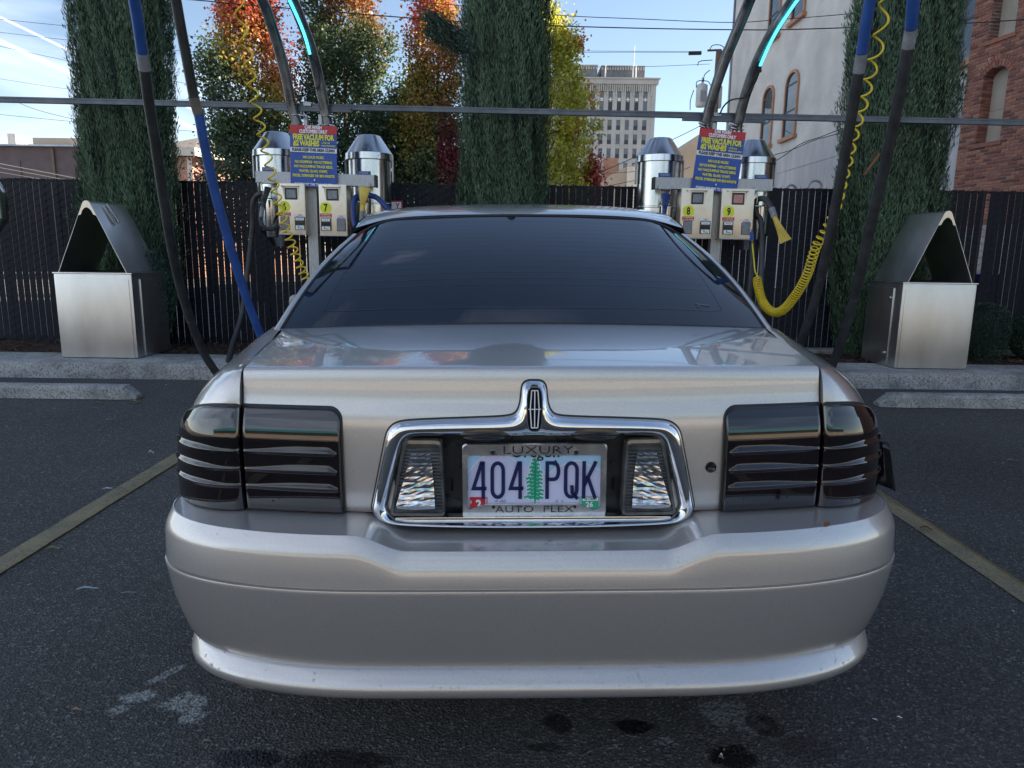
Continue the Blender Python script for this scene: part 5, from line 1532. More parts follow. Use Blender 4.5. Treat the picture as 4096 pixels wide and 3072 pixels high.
# hose 1: blue, cuff, black; runs to nozzle 6
P_ = [Vector((-2.26, 4.36, 3.55))] + dpath([(285, -30), (290, 0), (300, 62), (307, 115), (312, 150), (322, 225), (335, 305), (352, 420), (375, 555), (402, 662), (438, 758), (472, 812)], 4.25, 5.6)
S = split(P_, [112 * D2, 149 * D2, 690 * D2])
h1 = hose('black corrugated vacuum hose with blue top length, leftmost of the four', [(S[0], 'rib', 'hose_blue', .030), (S[1], 'cuff', 'cuff', .0345), (S[2], 'rib', 'hose_black', .031), (S[3], 's', 'hose_black', .030)], S[0][0])
tail = catmull([S[3][-1], (-2.35, 5.9, .17), (-2.2, 6.25, .05), (-2.6, 6.45, .06), (-2.75, 6.9, .25), (-2.72, 7.15, .6), at(*z1(95, 1560), 7.25), at(*z1(110, 1180), 7.2), at(*z1(150, 1070), 7.18), at(*z1(215, 1020), 7.14), at(*z1(262, 1030), 7.14), at(*z1(262, 1110), 7.1), at(*z1(238, 1185), 7.05)], 8)
ribbed(tail, .026, 'hose', 'hose_black', h1, .008)
lp = catmull([at(*z1(222, 1330), 7.0), at(*z1(218, 1400), 7.0), at(*z1(262, 1480), 7.0), at(*z1(350, 1510), 7.02), at(*z1(430, 1480), 7.08), at(*z1(470, 1380), 7.2), at(*z1(480, 1280), 7.3)], 8)
smooth_hose(lp, .020, 'loop', 'hose_black', h1)
smooth_hose([at(*z1(246, 1190), 7.0), at(*z1(222, 1340), 7.0)], .021, 'cuff', 'cuff', h1)
# crevice nozzle, black
def nozzle(root, P_, r0, wtop, mat_, flare=1.0):
    """flattened nozzle that widens towards its mouth"""
    a_, b_ = Vector(P_[0]), Vector(P_[1]); d = (b_ - a_); L_ = d.length; d.normalize()
    sx = d.cross(Vector((0, 1, 0))).normalized(); sy = d.cross(sx).normalized()
    rows = []
    for k in range(13):
        t = k / 12; w_ = lerp(r0, wtop, t ** 1.6); th = lerp(r0, r0 * .72, t)
        rows.append([tuple(a_ + d * (L_ * t) + sx * (w_ * cos(q)) + sy * (th * sin(q))) for q in np.linspace(0, 2 * pi, 21)])
    mb = MB(); mb.grid(rows); mb.add(rows[-1][:-1], [tuple(range(20))]); o = mb.build('nozzle', mat_, root, smooth=True, angle=50)
    rb = MB()
    for f_ in (-.6, -.3, 0, .3, .6):
        for sg_ in (1, -1):
            q0 = a_ + d * (L_ * .25) + sx * (r0 * f_) + sy * (r0 * .92 * sg_ * sqrt(1 - f_ * f_)); q1 = b_ + sx * (wtop * f_) + sy * (r0 * .72 * sg_ * sqrt(1 - f_ * f_)); rb.tube([q0, q1], .0028, 5)
    rb.build('rib', mat_, o, smooth=True)
    return o
nozzle(h1, (at(*z1(246, 1200), 6.98), at(*z1(318, 930), 7.05)), .019, .034, 'black_plastic')
# hose 2: black, cuff, blue; runs to nozzle 7
P_ = [Vector((-1.86, 4.66, 3.62))] + dpath([(374, -30), (380, 0), (391, 62), (404, 130), (420, 216), (430, 250), (440, 305), (462, 405), (488, 500), (522, 612), (563, 725), (600, 810)], 4.62, 5.5)
S = split(P_, [209 * D2, 243 * D2, 640 * D2])
h2 = hose('blue vacuum hose with black top length, second from the left', [(S[0], 'rib', 'hose_black', .031), (S[1], 'cuff', 'brown_cuff', .0345), (S[2], 'rib', 'hose_blue', .031), (S[3], 's', 'hose_blue', .031)], S[0][0])
tail = catmull([S[3][-1], (-1.9, 5.75, .2), (-1.5, 6.3, .06), (-1.45, 6.7, .3), at(*z1(2150, 1500), 7.0), at(*z1(2050, 1330), 7.05), at(*z1(1930, 1180), 7.08), at(*z1(1830, 1080), 7.12), at(*z1(1740, 1045), 7.15), at(*z1(1650, 1030), 7.18), at(*z1(1560, 1050), 7.12), at(*z1(1510, 1120), 7.08), at(*z1(1497, 1250), 7.05), at(*z1(1510, 1420), 7.02), at(*z1(1560, 1520), 7.0), at(*z1(1612, 1400), 7.0)], 8)
smooth_hose(tail, .026, 'hose_end', 'hose_navy', h2)
smooth_hose([at(*z1(1612, 1400), 7.0), at(*z1(1618, 1262), 7.0)], [.024, .021], 'cuff', 'cuff', h2)
nozzle(h2, (at(*z1(1620, 1265), 7.0), at(*z1(1655, 935), 7.06)), .022, .058, 'claw')
# hose 3
P_ = [Vector((2.24, 4.62, 3.6))] + dpath([(1884, -30), (1880, 0), (1871, 50), (1862, 112), (1856, 150), (1842, 235), (1824, 340), (1806, 440), (1782, 560), (1757, 660), (1722, 760), (1700, 830)], 4.4, 5.5)
S = split(P_, [112 * D2, 150 * D2, 600 * D2])
h3 = hose('vacuum hose with blue top length behind the yellow coil, second from the right', [(S[0], 'rib', 'hose_blue', .031), (S[1], 'cuff', 'cuff', .0345), (S[2], 'rib', 'hose_black', .032), (S[3], 's', 'hose_black', .032)], S[0][0])
tail = catmull([S[3][-1], (2.0, 5.85, .12), (1.9, 6.3, .06), (2.2, 6.6, .25), (2.4, 6.95, .8), at(*z2(1890, 1500), 7.15), at(*z2(1820, 1300), 7.2), at(*z2(1815, 1130), 7.2), at(*z2(1880, 1085), 7.12), at(*z2(1950, 1110), 7.05), at(*z2(1995, 1170), 7.0), at(*z2(2025, 1225), 6.97)], 8)
smooth_hose(tail, .027, 'hose_end', 'hose_black', h3)
smooth_hose([at(*z2(2025, 1218), 6.97), at(*z2(2068, 1345), 6.94)], .031, 'cuff', 'cuff', h3)
nozzle(h3, (at(*z2(2066, 1340), 6.94), at(3143, 966, 6.88)), .023, .060, 'claw')
# hose 4
P_ = [Vector((2.62, 4.35, 3.5))] + dpath([(1975, -30), (1973, 0), (1968, 64), (1961, 103), (1950, 170), (1931, 265), (1906, 380), (1882, 480), (1856, 600), (1826, 712), (1797, 792), (1775, 850)], 4.2, 5.4)
S = split(P_, [63 * D2, 101 * D2, 640 * D2])
h4 = hose('rightmost vacuum hose, black below a grey cuff, ending beside the car trunk', [(S[0], 'rib', 'hose_blue', .031), (S[1], 'cuff', 'cuff', .0345), (S[2], 'rib', 'hose_black', .032), (S[3], 's', 'hose_black', .031)], S[0][0])
tail = catmull([S[3][-1], (2.1, 5.7, .1), (1.5, 6.1, .05), (1.2, 6.5, .2), (1.15, 6.9, .8), at(*z2(560, 1560), 7.05), at(*z2(545, 1420), 7.0)], 8)
smooth_hose(tail, .026, 'hose_end', 'hose_black', h4)
smooth_hose([at(*z2(545, 1420), 7.0), at(*z2(540, 1300), 7.0)], [.024, .021], 'cuff', 'cuff', h4)
nozzle(h4, (at(*z2(540, 1305), 7.0), at(*z2(566, 1020), 7.06)), .021, .046, 'small_sign_blue')
mb = MB(); mb.tube(catmull([at(*z2(1010 + 770, 1180), 7.25), (2.38, 7.2, 1.0), (2.36, 7.2, .4), (2.4, 7.2, .12)], 5), .03, 10); mb.build('drop_hose', 'hose_black', rs, smooth=True)

def coil(label, axis, Y, turns_v, radius, root_pt, start=None, end=None, r_=.006):
    """axis: full picture points; turns_v: (picture row along the path index, turns per metre)"""
    P_ = catmull([at(u, v, lerp(Y[0], Y[1], i / (len(axis) - 1))) for i, (u, v) in enumerate(axis)], 14)
    Q = resample(P_, .0035)
    n_ = len(Q); ph = 0; path = []
    N = Vector((1, 0, 0))
    tot = sum((b_ - a_).length for a_, b_ in zip(Q, Q[1:]))
    s_ = 0
    sub = 4
    for i in range(n_ - 1):
        for k in range(sub):
            p = Q[i].lerp(Q[i + 1], k / sub); t = (Q[i + 1] - Q[i]).normalized()
            N = (N - t * N.dot(t)).normalized(); B = t.cross(N)
            fr_ = (i + k / sub) / n_
            pr = interp(turns_v, fr_)
            ph += 2 * pi * (.0035 / sub) / pr
            rad = radius * (1.0 if not isinstance(radius, list) else 1.0)
            path.append(p + (N * cos(ph) + B * sin(ph)) * radius)
    # thin the path where turns are wide
    out = [path[0]]; 
    for p in path[1:]:
        if (p - out[-1]).length > .0058: out.append(p)
    root = empty('air_hose', root_pt, label, 'air hose', 'yellow coiled air hoses')
    if start: out = catmull([Vector(q) for q in start] + [out[0]], 6)[:-1] + out
    if end: out = out + catmull([out[-1]] + [Vector(q) for q in end], 6)[1:]
    MB().tube(out, r_, 7).build('coil', 'yellow', root, smooth=True)
    return root
coil('yellow coiled air hose hanging across coin box 6 at left', [(948, -120), (962, 60), (985, 190), (1004, 310), (1018, 400), (1038, 490), (1060, 590), (1085, 690), (1108, 790), (1132, 880), (1160, 960), (1190, 1040), (1222, 1110), (1262, 1180)], (4.6, 5.3),
     [(0, .17), (.10, .165), (.30, .105), (.50, .098), (.62, .085), (.75, .060), (.88, .050), (1, .036)], .030, at(948, -120, 4.6), start=[(-2.0, 4.9, 3.5), (-1.85, 4.7, 3.1)])
ar = coil('yellow coiled air hose drooping to a blue blow gun beside box 9', [(3556, -60), (3530, 80), (3510, 190), (3488, 270), (3466, 350), (3446, 430), (3422, 510), (3402, 590), (3385, 665), (3366, 740), (3350, 810), (3330, 870), (3302, 925), (3268, 980), (3250, 1030), (3234, 1085), (3208, 1140), (3172, 1195), (3135, 1237), (3100, 1250), (3068, 1232), (3046, 1195), (3034, 1150), (3028, 1115)], (4.6, 6.6),
     [(0, .19), (.08, .17), (.2, .115), (.35, .10), (.48, .085), (.56, .06), (.62, .045), (.70, .028), (.80, .018), (.90, .0165), (1, .03)], .034, at(3556, -60, 4.6), start=[(2.55, 4.7, 3.4), (2.5, 4.65, 3.0)],
     end=[at(3022, 1090, 6.65), at(3016, 1040, 6.68), at(3011, 990, 6.7), at(3009, 965, 6.7)], r_=.0068)
p = at(3005, 945, 6.7); mb = MB(); mb.bbox(tuple(p), (.022, .026, .085), .006); mb.bbox((p.x + .016, p.y, p.z - .01), (.012, .014, .05), .004); g_ = mb.build('blow_gun', 'sign_blue', ar, smooth=True, angle=50)
p2 = at(3009, 972, 6.7); MB().tube([p2, p2 + Vector((0, 0, .03))], .007, 8).build('swivel', 'dull_chrome', ar, smooth=True)
mb = MB(); mb.tube(catmull([p + Vector((0, 0, .04)), p + Vector((-.01, .0, .07)), p + Vector((-.03, .02, .075))], 4), .004, 6); mb.build('nozzle_tip', 'dull_chrome', ar, smooth=True)

# ================================================================== TRASH BINS
def plate_xz(mb, pts, y0, y1): mb.prism(pts, y0, y1)
def bin_(name, label, x0, x1, Y, z0, z1, depth, door_side, handle):
    root = empty(name, ((x0 + x1) / 2, Y + depth / 2, z0), label, 'trash bin', 'stainless trash bins on the kerb')
    cx = (x0 + x1) / 2; w_ = x1 - x0; h_ = z1 - z0
    b = MB(); b.bbox((cx, Y + depth / 2, z0 + h_ / 2), (w_, depth, h_), .022); body = b.build('body', 'steel_bin', root, smooth=True, angle=30)
    r_ = MB()
    r_.bbox((cx, Y + depth / 2, z1 + .002), (w_ + .012, depth + .012, .014), .004); r_.build('rim', 'steel_bin', root, smooth=True, angle=30)
    r_ = MB(); r_.cbox((cx, Y + depth / 2, z1 + .011), (w_ - .08, depth - .08, .004)); r_.build('opening', 'black_plastic', root)
    fp_ = MB(); fp_.bbox((cx, Y - .002, z0 + h_ * .47), (w_ * .92, .010, h_ * .93), .004); fp_.build('front_panel', 'steel_bin', root, smooth=True, angle=30)
    sx = x1 if door_side > 0 else x0
    d = MB(); yo0, yo1 = (Y + .14, Y + depth - .02)
    d.bbox((sx + door_side * .004, (yo0 + yo1) / 2, z0 + h_ * .47), (.014, yo1 - yo0, h_ * .93), .004); dr = d.build('door', 'steel_bin', root, smooth=True, angle=30)
    if door_side < 0:
        for zz in (.16, .82):
            l_ = MB(); l_.tube([(sx - .012, yo0 + .04, z0 + h_ * zz), (sx - .026, yo0 + .04, z0 + h_ * zz)], .012, 12); l_.build('latch', 'chrome', dr, smooth=True, angle=50)
    # tent-shaped hood of bent sheet, rounded at the ridge
    xa, xb = x0 + .045, x1 - .045; hz = z1 + .008; H_ = .665; rr_ = .040
    half = (xb - xa) / 2; sl = atan2(H_, half - 0.0)
    # ridge arc
    cz = hz + H_ - rr_
    th = pi / 2 - atan2(cz - hz, half - rr_ * .9) * 0 - 0
    a0 = atan2(cz - hz, half) + math.asin(rr_ / sqrt((cz - hz) ** 2 + half ** 2))          # slope angle of the side sheet
    n0 = pi / 2 - a0
    outer = [(xa, hz)]
    for t in np.linspace(pi - (pi / 2 - a0) , (pi / 2 - a0), 11): outer.append((cx + rr_ * cos(t), cz + rr_ * sin(t)))
    outer.append((xb, hz))
    th_ = .004
    sh = MB(); yF, yB = Y + .008, Y + depth - .01
    rows = [[(x, yF, z) for x, z in outer], [(x, yB, z) for x, z in outer]]
    inn = []
    for i, (x, z) in enumerate(outer):
        k = 1 - th_ / max(.05, sqrt((x - cx) ** 2 + (z - hz) ** 2)); inn.append((cx + (x - cx) * (1 - .012), z - th_))
    rows2 = [[(x, yB, z) for x, z in inn], [(x, yF, z) for x, z in inn]]
    sh.grid(rows + rows2 + [rows[0]]); hood = sh.build('hood', 'steel_bin', root, smooth=True, angle=50, fix=True)
    # arched gusset under the ridge at the front
    zg = hz + H_ - .135
    xg = half - (zg - hz) / tan(a0) - .003
    g = [(cx - xg, zg)] + [(x, z - .003) for x, z in outer[1:-1]] + [(cx + xg, zg)] + [(cx + xg * .70, zg + .006), (cx + xg * .5, zg + .045), (cx + xg * .22, zg + .068), (cx, zg + .074), (cx - xg * .22, zg + .068), (cx - xg * .5, zg + .045), (cx - xg * .70, zg + .006)]
    gm = MB(); gm.prism(g, yF - .002, yF + .004); gm.build('gusset', 'steel_box', root, fix=True)
    if handle:
        # torn bracket left on the sloping side
        nx_, nz_ = sin(a0), cos(a0); tx_, tz_ = -cos(a0), sin(a0)
        base = Vector((cx + rr_ * nx_, Y + depth * .40, cz + rr_ * nz_)) 
        R_ = Matrix((Vector((tx_, 0, tz_)), Vector((0, 1, 0)), Vector((nx_, 0, nz_)))).transposed()
        hb = MB()
        c_ = base - Vector((tx_, 0, tz_)) * .10 + Vector((nx_, 0, nz_)) * .022
        hb.bbox(c_, (.20, .022, .03), .003, R_ @ Matrix.Rotation(.12, 3, 'Y')); hb.bbox(c_ + Vector((0, -.05, -.01)), (.17, .03, .006), .002, R_ @ Matrix.Rotation(-.1, 3, 'Z')); hb.bbox(c_ + Vector((-.0, -.03, -.06)), (.06, .05, .004), .001, R_ @ Matrix.Rotation(.3, 3, 'Z'))
        hb.build('torn_bracket', 'dull_chrome', hood)
    return root
BY = 6.80
a_, b_ = at(211, 1092, BY), at(537, 1096, BY); bo = at(248, 1433, BY); bo2 = at(541, 1433, BY)
zk = .152
BD = .66
bin_('trash_bin', 'left stainless trash bin with tent hood and a torn bracket on its slope', (a_.x + bo.x) / 2, (b_.x + bo2.x) / 2, BY, zk, a_.z, BD, 1, True)
a_, b_ = at(3622, 1133, BY), at(3914, 1139, BY); bo = at(3567, 1471, BY); bo2 = at(3863, 1477, BY)
bin_('trash_bin', 'right stainless trash bin with tent hood and a latched side door', (a_.x + bo.x) / 2 - .0, (b_.x + bo2.x) / 2, BY, zk, a_.z, BD, -1, False)

# ================================================================== WHEEL STOPS
def wheel_stop(label, x0, x1, Y):
    prof = [(-.075, 0.004), (-.065, .085), (-.045, .108), (.045, .110), (.065, .085), (.075, .004)]
    mb = MB(); rows = []
    xs_ = [x0, x0 + .012] + list(np.linspace(x0 + .10, x1 - .10, 50)) + [x1 - .012, x1]
    for x in xs_:
        k = min(1, (.28 + .72 * min(1, (x - x0) / .10))) * min(1, (.28 + .72 * min(1, (x1 - x) / .10)))
        ky = .75 + .25 * min(1, min(x - x0, x1 - x) / .10)
        rows.append([(x, Y + y * ky + .003 * mnoise.noise((x * 6, y * 30, 1)), .004 + (z - .004) * k + (.003 * mnoise.noise((x * 5, y * 30, 5)) if z > .05 else 0)) for y, z in prof])
    mb.grid(rows); mb.add(rows[0], [tuple(range(5, -1, -1))]); mb.add(rows[-1], [tuple(range(6))])
    o = mb.build('wheel_stop', 'concrete', smooth=True, angle=28, fix=True)
    return tag(o, label, 'wheel stop', 'concrete wheel stops')
wheel_stop('grey concrete wheel stop left of the car, with mossy front', -5.1, atz(566, 1598, 0.03).x - .11, atz(400, 1599, 0).y + .07)
wheel_stop('grey concrete wheel stop right of the car, with sloping left end', atz(3512, 1612, 0.03).x, 5.2, atz(3700, 1633, 0).y + .07)

# ================================================================== LITTER ON THE ASPHALT
def leaf(name, u, v, length, width, matn, label, rot=None, curl=.006, cat='leaf', grp='litter on the asphalt'):
    p = atz(u, v, 0.008); rot = random.uniform(0, pi) if rot is None else rot
    rows = []
    for i in range(9):
        t = i / 8; w_ = width * sin(pi * min(1, t * .95 + .03)) ** .8 * (1 + .25 * sin(i * 2.1))
        zc_ = curl * sin(pi * t * 1.3)
        rw = []
        for k in (-1, -.5, 0, .5, 1):
            x, y = (t - .5) * length, k * w_ / 2
            rw.append((p.x + x * cos(rot) - y * sin(rot), p.y + x * sin(rot) + y * cos(rot), .009 + max(0, zc_) + abs(k) * curl * .8 + random.uniform(0, curl * .3)))
        rows.append(rw)
    o = MB().grid(rows).build(name, matn, smooth=True)
    return tag(o, label, cat, grp)
leaf('fallen_leaf', 350, 2360, .072, .012, 'leaf_pale', 'long pale blue grey leaf lying left of the bumper corner', .18)
leaf('fallen_twig', 515, 2372, .052, .0022, 'leaf_pale', 'thin pale stalk beside the long pale leaf', .15, .002, 'twig')
leaf('fallen_leaf', 215, 2205, .055, .022, 'leaf_green', 'crumpled dull green leaf just below the left yellow line', .4, .010)
leaf('fallen_leaf', 3705, 2120, .055, .030, 'leaf_brown', 'curled brown leaf on the right yellow line', -.3, .012)
leaf('fallen_leaf', 305, 2845, .026, .010, 'leaf_brown', 'small brown leaf left of the white stain', .05, .004)
leaf('fallen_leaf', 258, 2585, .012, .005, 'leaf_brown', 'tiny tan leaf scrap far left above the white stain', 0, .002)
leaf('fallen_leaf', 380, 2662, .011, .005, 'leaf_brown', 'tiny tan flake above the white stain', .6, .002)
leaf('paper_scrap', 605, 1817, .032, .022, 'paper', 'crumpled white paper scrap above the left yellow line', .5, .012, 'paper scrap')
leaf('paper_scrap', 430, 1956, .045, .014, 'paper', 'torn pink paper scrap beside the left yellow line', .3, .003, 'paper scrap')
leaf('fallen_twig', 430, 1683, .09, .016, 'leaf_brown', 'dry brown leaf cluster halfway to the left wheel stop', .1, .006)
leaf('fallen_leaf', 395, 1616, .07, .018, 'leaf_brown', 'tan leaf lying before the left wheel stop', .4, .01)
leaf('fallen_leaf', 540, 1612, .09, .02, 'leaf_brown', 'brown leaf heap with a green scrap at the end of the left wheel stop', .1, .012)
leaf('green_scrap', 537, 1618, .045, .020, 'plate_green', 'small green plastic scrap at the end of the left wheel stop', .5, .010, 'plastic scrap')
leaf('fallen_twig', 610, 1766, .03, .005, 'leaf_brown', 'short tan twig above the crumpled paper scrap', .05, .003, 'twig')
leaf('paper_scrap', 3598, 2873, .013, .006, 'white_ink', 'tiny white chip on asphalt at lower right', -.3, .002, 'paper scrap')
leaf('paper_scrap', 3500, 2880, .013, .005, 'white_ink', 'tiny pale chip left of the white chip at lower right', -.5, .001, 'paper scrap')
leaf('fallen_leaf', 2885, 3035, .014, .009, 'leaf_brown', 'small tan leaf in the wet patch at bottom', -.5, .003)
leaf('pale_pebble', 2885, 3025, .007, .006, 'white_ink', 'small white pebble in the wet patch at bottom', -.5, .003, 'pebble')
leaf('fallen_leaf', 3525, 1736, .03, .012, 'leaf_brown', 'small tan leaf right of the tail lamp', .2, .004)
leaf('fallen_leaf', 3700, 2045, .018, .012, 'leaf_pale', 'small pale leaf above the right yellow line', 1.2, .004)
leaf('fallen_leaf', 4050, 1845, .06, .02, 'leaf_brown', 'dry leaf near the right edge of the asphalt', -.3, .006)
leaf('fallen_leaf', 826, 2970, .022, .008, 'leaf_brown', 'brown seed leaf at the bottom left of the bumper', .2, .003)
# small debris nobody could count
N = 2600
c = np.c_[rng.uniform(-5, 5, N), rng.uniform(1.0, 6.4, N), np.full(N, .0085)]
a = rng.uniform(0, 2 * pi, N); l = rng.uniform(0.0012, 0.005, N) * (0.5 + c[:, 1] / 4); w = l * rng.uniform(.15, .6, N)
d1 = np.c_[np.cos(a), np.sin(a), rng.uniform(0, .3, N)] * l[:, None]; d2 = np.c_[-np.sin(a), np.cos(a), np.zeros(N)] * w[:, None]
V = np.stack([c - d1 - d2, c + d1 - d2, c + d1 + d2, c - d1 + d2], 1).reshape(-1, 3)
dm = bpy.data.materials.new('debris')
dm = leaf_mat('debris_mat', .1)
pal = np.array([[.35, .33, .30], [.30, .24, .16], [.45, .45, .46], [.2, .14, .08], [.12, .11, .1]])
tag(np_mesh('ground_debris', V, np.arange(4 * N).reshape(-1, 4), dm, None, pal[rng.integers(0, 5, N)]), 'tiny pale grit and leaf crumbs scattered over the asphalt', 'debris', kind='stuff')
# things glimpsed beyond the fence gap
p = at(3895, 1075, 8.9); mb = MB(); mb.bbox((p.x, 8.9, .55), (.5, .4, .95), .03)
tag(mb.build('blue_bin', 'blue_bin'), 'blue plastic bin glimpsed through the fence gap at right', 'bin')

# ================================================================== CAR
X0, Y0, YAW = .0485, 1.335, radians(.8)
car = empty('car', (0, 0, 0), 'silver beige sedan seen from behind with smoked tail lamps and chrome plate surround', 'car')
TC = Matrix.Translation(EYE)
car.matrix_world = TC @ (MR @ MU.inverted()).to_4x4() @ TC.inverted() @ Matrix.Translation((X0, Y0, 0)) @ Matrix.Rotation(YAW, 4, 'Z')
def cb(mb, name, mat_, par=None, **k):
    k.setdefault('smooth', True)
    return mb.build(name, mat_, par or car, local=True, **k)

LC = .632                       # lid cut half width
lid_prof = [(.964, .160), (.9625, .1535), (.958, .1495), (.950, .147), (.93, .1445), (.905, .142), (.885, .138), (.868, .133), (.85, .129), (.83, .127), (.80, .126), (.75, .125), (.70, .125), (.66, .126), (.644, .128)]
def lid_y(z):
    return interp(sorted((z_, y_) for z_, y_ in lid_prof), z)
def lid_pt(x, z, out=0.0):
    k = sstep(.84, .965, z)
    s = x / LC
    return (x, lid_y(z) + .138 * x * x - out, z - k * .010 * s * s)
def deck_pt(s, q):
    """q 0 at the window, 1 at the rear edge"""
    w_ = lerp(.734, LC, q ** .62)
    y = lerp(.725, .160, q) + (lerp(.072, .138 * LC * LC, q)) * s * s
    z = 0.9985 - .0345 * q ** 1.9 - lerp(.022, .010, q) * s * s
    return (s * w_, y, z)
S_ = sorted(set([round(x, 4) for x in np.linspace(-1, 1, 49)] + [-.4747, .4747, -.985, .985]))
rows = [[deck_pt(s, q) for s in S_] for q in (0, .03, .08, .15, .25, .35, .45, .55, .65, .75, .84, .91, .96, .985)]
nd_ = len(rows)
for (z, y) in lid_prof: rows.append([lid_pt(s * LC, z) for s in S_])
for e, dy in ((0, .02),): rows.append([(p[0], p[1] + .03, p[2] - .004) for p in rows[-1]])
zrow = [None] * nd_ + [z for z, y in lid_prof] + [0]
def lidskip(j, i):
    if j < nd_: return False
    xm = (S_[i] + S_[i + 1]) / 2 * LC
    return abs(xm) < .300 and zrow[j] is not None and zrow[j] <= .84 and j < len(rows) - 1
lm = MB(); lm.grid(rows, skip=lidskip)
# side returns into the gap
for sgn, idx in ((-1, 0), (1, -1)):
    e = [r_[idx] for r_ in rows]; lm.grid([e, [(p[0] - sgn * .001, p[1] + (.02 if k >= nd_ else .0), p[2] - (.02 if k < nd_ else 0)) for k, p in enumerate(e)]])
lid = cb(lm, 'trunk_lid', 'paint', fix=False)

# ---- quarter panels
QR = [(.637, .2165, .953, .958), (.650, .213, .951, .957), (.688, .204, .944, .950), (.728, .196, .932, .935), (.762, .189, .915, .912), (.792, .184, .895, .882), (.815, .181, .878, .850), (.833, .179, .85, .81), (.845, .178, .81, .77), (.852, .178, .76, .72), (.855, .179, .70, .67), (.856, .180, .655, .635), (.857, .181, .625, .612)]
XC, DQ, NE = .636, .34, 2.3
def se(phi, n): return sin(phi) ** (2 / n), 1 - max(0, cos(phi)) ** (2 / n)
def q_pt(r_, t, sgn=1, out=0.0):
    """r_: row (float), t: 0..1 round the corner, >1 metres forward"""
    i = min(int(r_), len(QR) - 2); f = r_ - i
    ws, yr, zr_, zs = [lerp(a_, b_, f) for a_, b_ in zip(QR[i], QR[i + 1])]
    wsx = lerp(.06, .03, sstep(.64, .85, ws))
    if t <= 1:
        sx, sy = se(t * pi / 2, NE)
        x = XC + .001 + (ws - XC) * sx; y = yr + .0 + DQ * sy; fw = 0
        if ws < .66: y = yr + DQ * t ** 1.3; x = XC + .001 + (ws - XC) * t
    else:
        x = ws; y = yr + DQ + (t - 1)
    yy = y - .22
    x += (sgn * 0 + (.108 - (.108 - .045) * sstep(.64, .83, ws)) * sstep(-.05, .75, yy) ** 1.0)
    x += .02 * sstep(.9, 2.2, y) - .14 * sstep(3.7, 4.9, y) ** 1.6
    if ws < .66: x = min(x, 10)
    k = sstep(0, .9, t)
    z = lerp(zr_, zs, k) + (.030 * sstep(.15, .9, yy) * sstep(.75, .95, zs)) - .10 * sstep(3.2, 4.7, y) * sstep(.7, .95, zs)
    return Vector((sgn * (x + out * (sstep(0, 1, t))), y - out * (1 - sstep(0, 1, t)), z))
TT = list(np.linspace(0, 1, 22)) + [1 + d for d in (.03, .08, .15, .25, .4, .6, .9, 1.3, 1.8, 2.4, 2.9, 3.3, 3.7, 4.0, 4.3)]
WH = [(1.04, .33), (3.95, .33)]
for sgn in (-1, 1):
    mb = MB(); rr_ = [k * .5 for k in range(2 * (len(QR) - 1) + 1)]
    G = [[q_pt(r_, t, sgn) for t in TT] for r_ in rr_]
    if sgn > 0: G = G[::-1]
    # inner return along the lid gap
    mb.grid(G)
    e = [g_[0] for g_ in G]
    mb.grid([[ (p.x - sgn * .0, p.y + .03, p.z) for p in e], e] if sgn < 0 else [[(p.x, p.y + .03, p.z) for p in e], e])
    # lower flank down to the sill, with wheel openings
    ty = [y for y in np.linspace(.70, 4.86, 60)]
    base = [q_pt(len(QR) - 1, 1 + (y - .181 - DQ), sgn) for y in ty]
    zz = [.612, .55, .48, .40, .33, .27, .22]
    G2 = [[(p.x - sgn * .02 * ((.612 - z) / .39) ** 2, p.y, z) for p in base] for z in zz]
    def skp(j, i):
        ym = (ty[i] + ty[i + 1]) / 2; zm = (zz[j] + zz[j + 1]) / 2
        return any((ym - wy) ** 2 + (zm - wz) ** 2 < .36 ** 2 for wy, wz in WH)
    mb.grid(G2, skip=skp)
    qp = cb(mb, 'quarter_panel', 'paint', fix=False)
    for wy, wz in WH:
        ar_ = MB(); xs2 = sgn * .885
        ar_.tube([(xs2, wy + .365 * cos(t), wz + .365 * sin(t)) for t in np.linspace(-.25, pi + .25, 26)], .016, 8); cb(ar_, 'wheel_lip', 'paint', qp)
        wl_ = MB(); wl_.tube([(sgn * .45, wy, wz), (sgn * .87, wy, wz)], .40, 30, caps=True); cb(wl_, 'wheel_well', 'rubber', qp)
        w_ = MB(); tp = [(.20, -.10), (.30, -.105), (.325, -.085), (.33, 0), (.325, .085), (.30, .105), (.20, .10)]
        rws = [[(sgn * (.79 + dx), wy + r2 * cos(t), wz + r2 * sin(t)) for t in np.linspace(0, 2 * pi, 33)] for r2, dx in tp]
        w_.grid(rws); tyre = cb(w_, 'wheel', 'rubber')
        rm = MB(); rm.tube([(sgn * .82, wy, wz), (sgn * .885, wy, wz)], .20, 28, caps=True); cb(rm, 'rim', 'dull_chrome', tyre, angle=50)
        for k in range(7):
            sp_ = MB(); t = 2 * pi * k / 7; sp_.cbox((sgn * .889, wy + .11 * cos(t), wz + .11 * sin(t)), (.012, .17, .035), Matrix.Rotation(t, 3, 'X')); cb(sp_, 'spoke', 'chrome', tyre, smooth=False)
# dark inner shell behind the gaps
sh = MB(); G = []
for (z, w_, y_) in ((.30, .76, .12), (.62, .80, .20), (.86, .76, .22), (.93, .64, .24), (.945, .60, .27)):
    G.append([(-w_, 1.0, z), (-w_, .48, z), (-w_ * .93, y_ + .12, z), (-w_ * .75, y_ + .02, z), (-.42, y_, z), (0, y_ - .03 if z > .5 else y_, z), (.42, y_, z), (w_ * .75, y_ + .02, z), (w_ * .93, y_ + .12, z), (w_, .48, z), (w_, 1.0, z)])
def shskip(j, i): return j in (1,) and i in (4, 5)
sh.grid(G, skip=shskip); cb(sh, 'inner_shell', 'black_plastic', smooth=False)
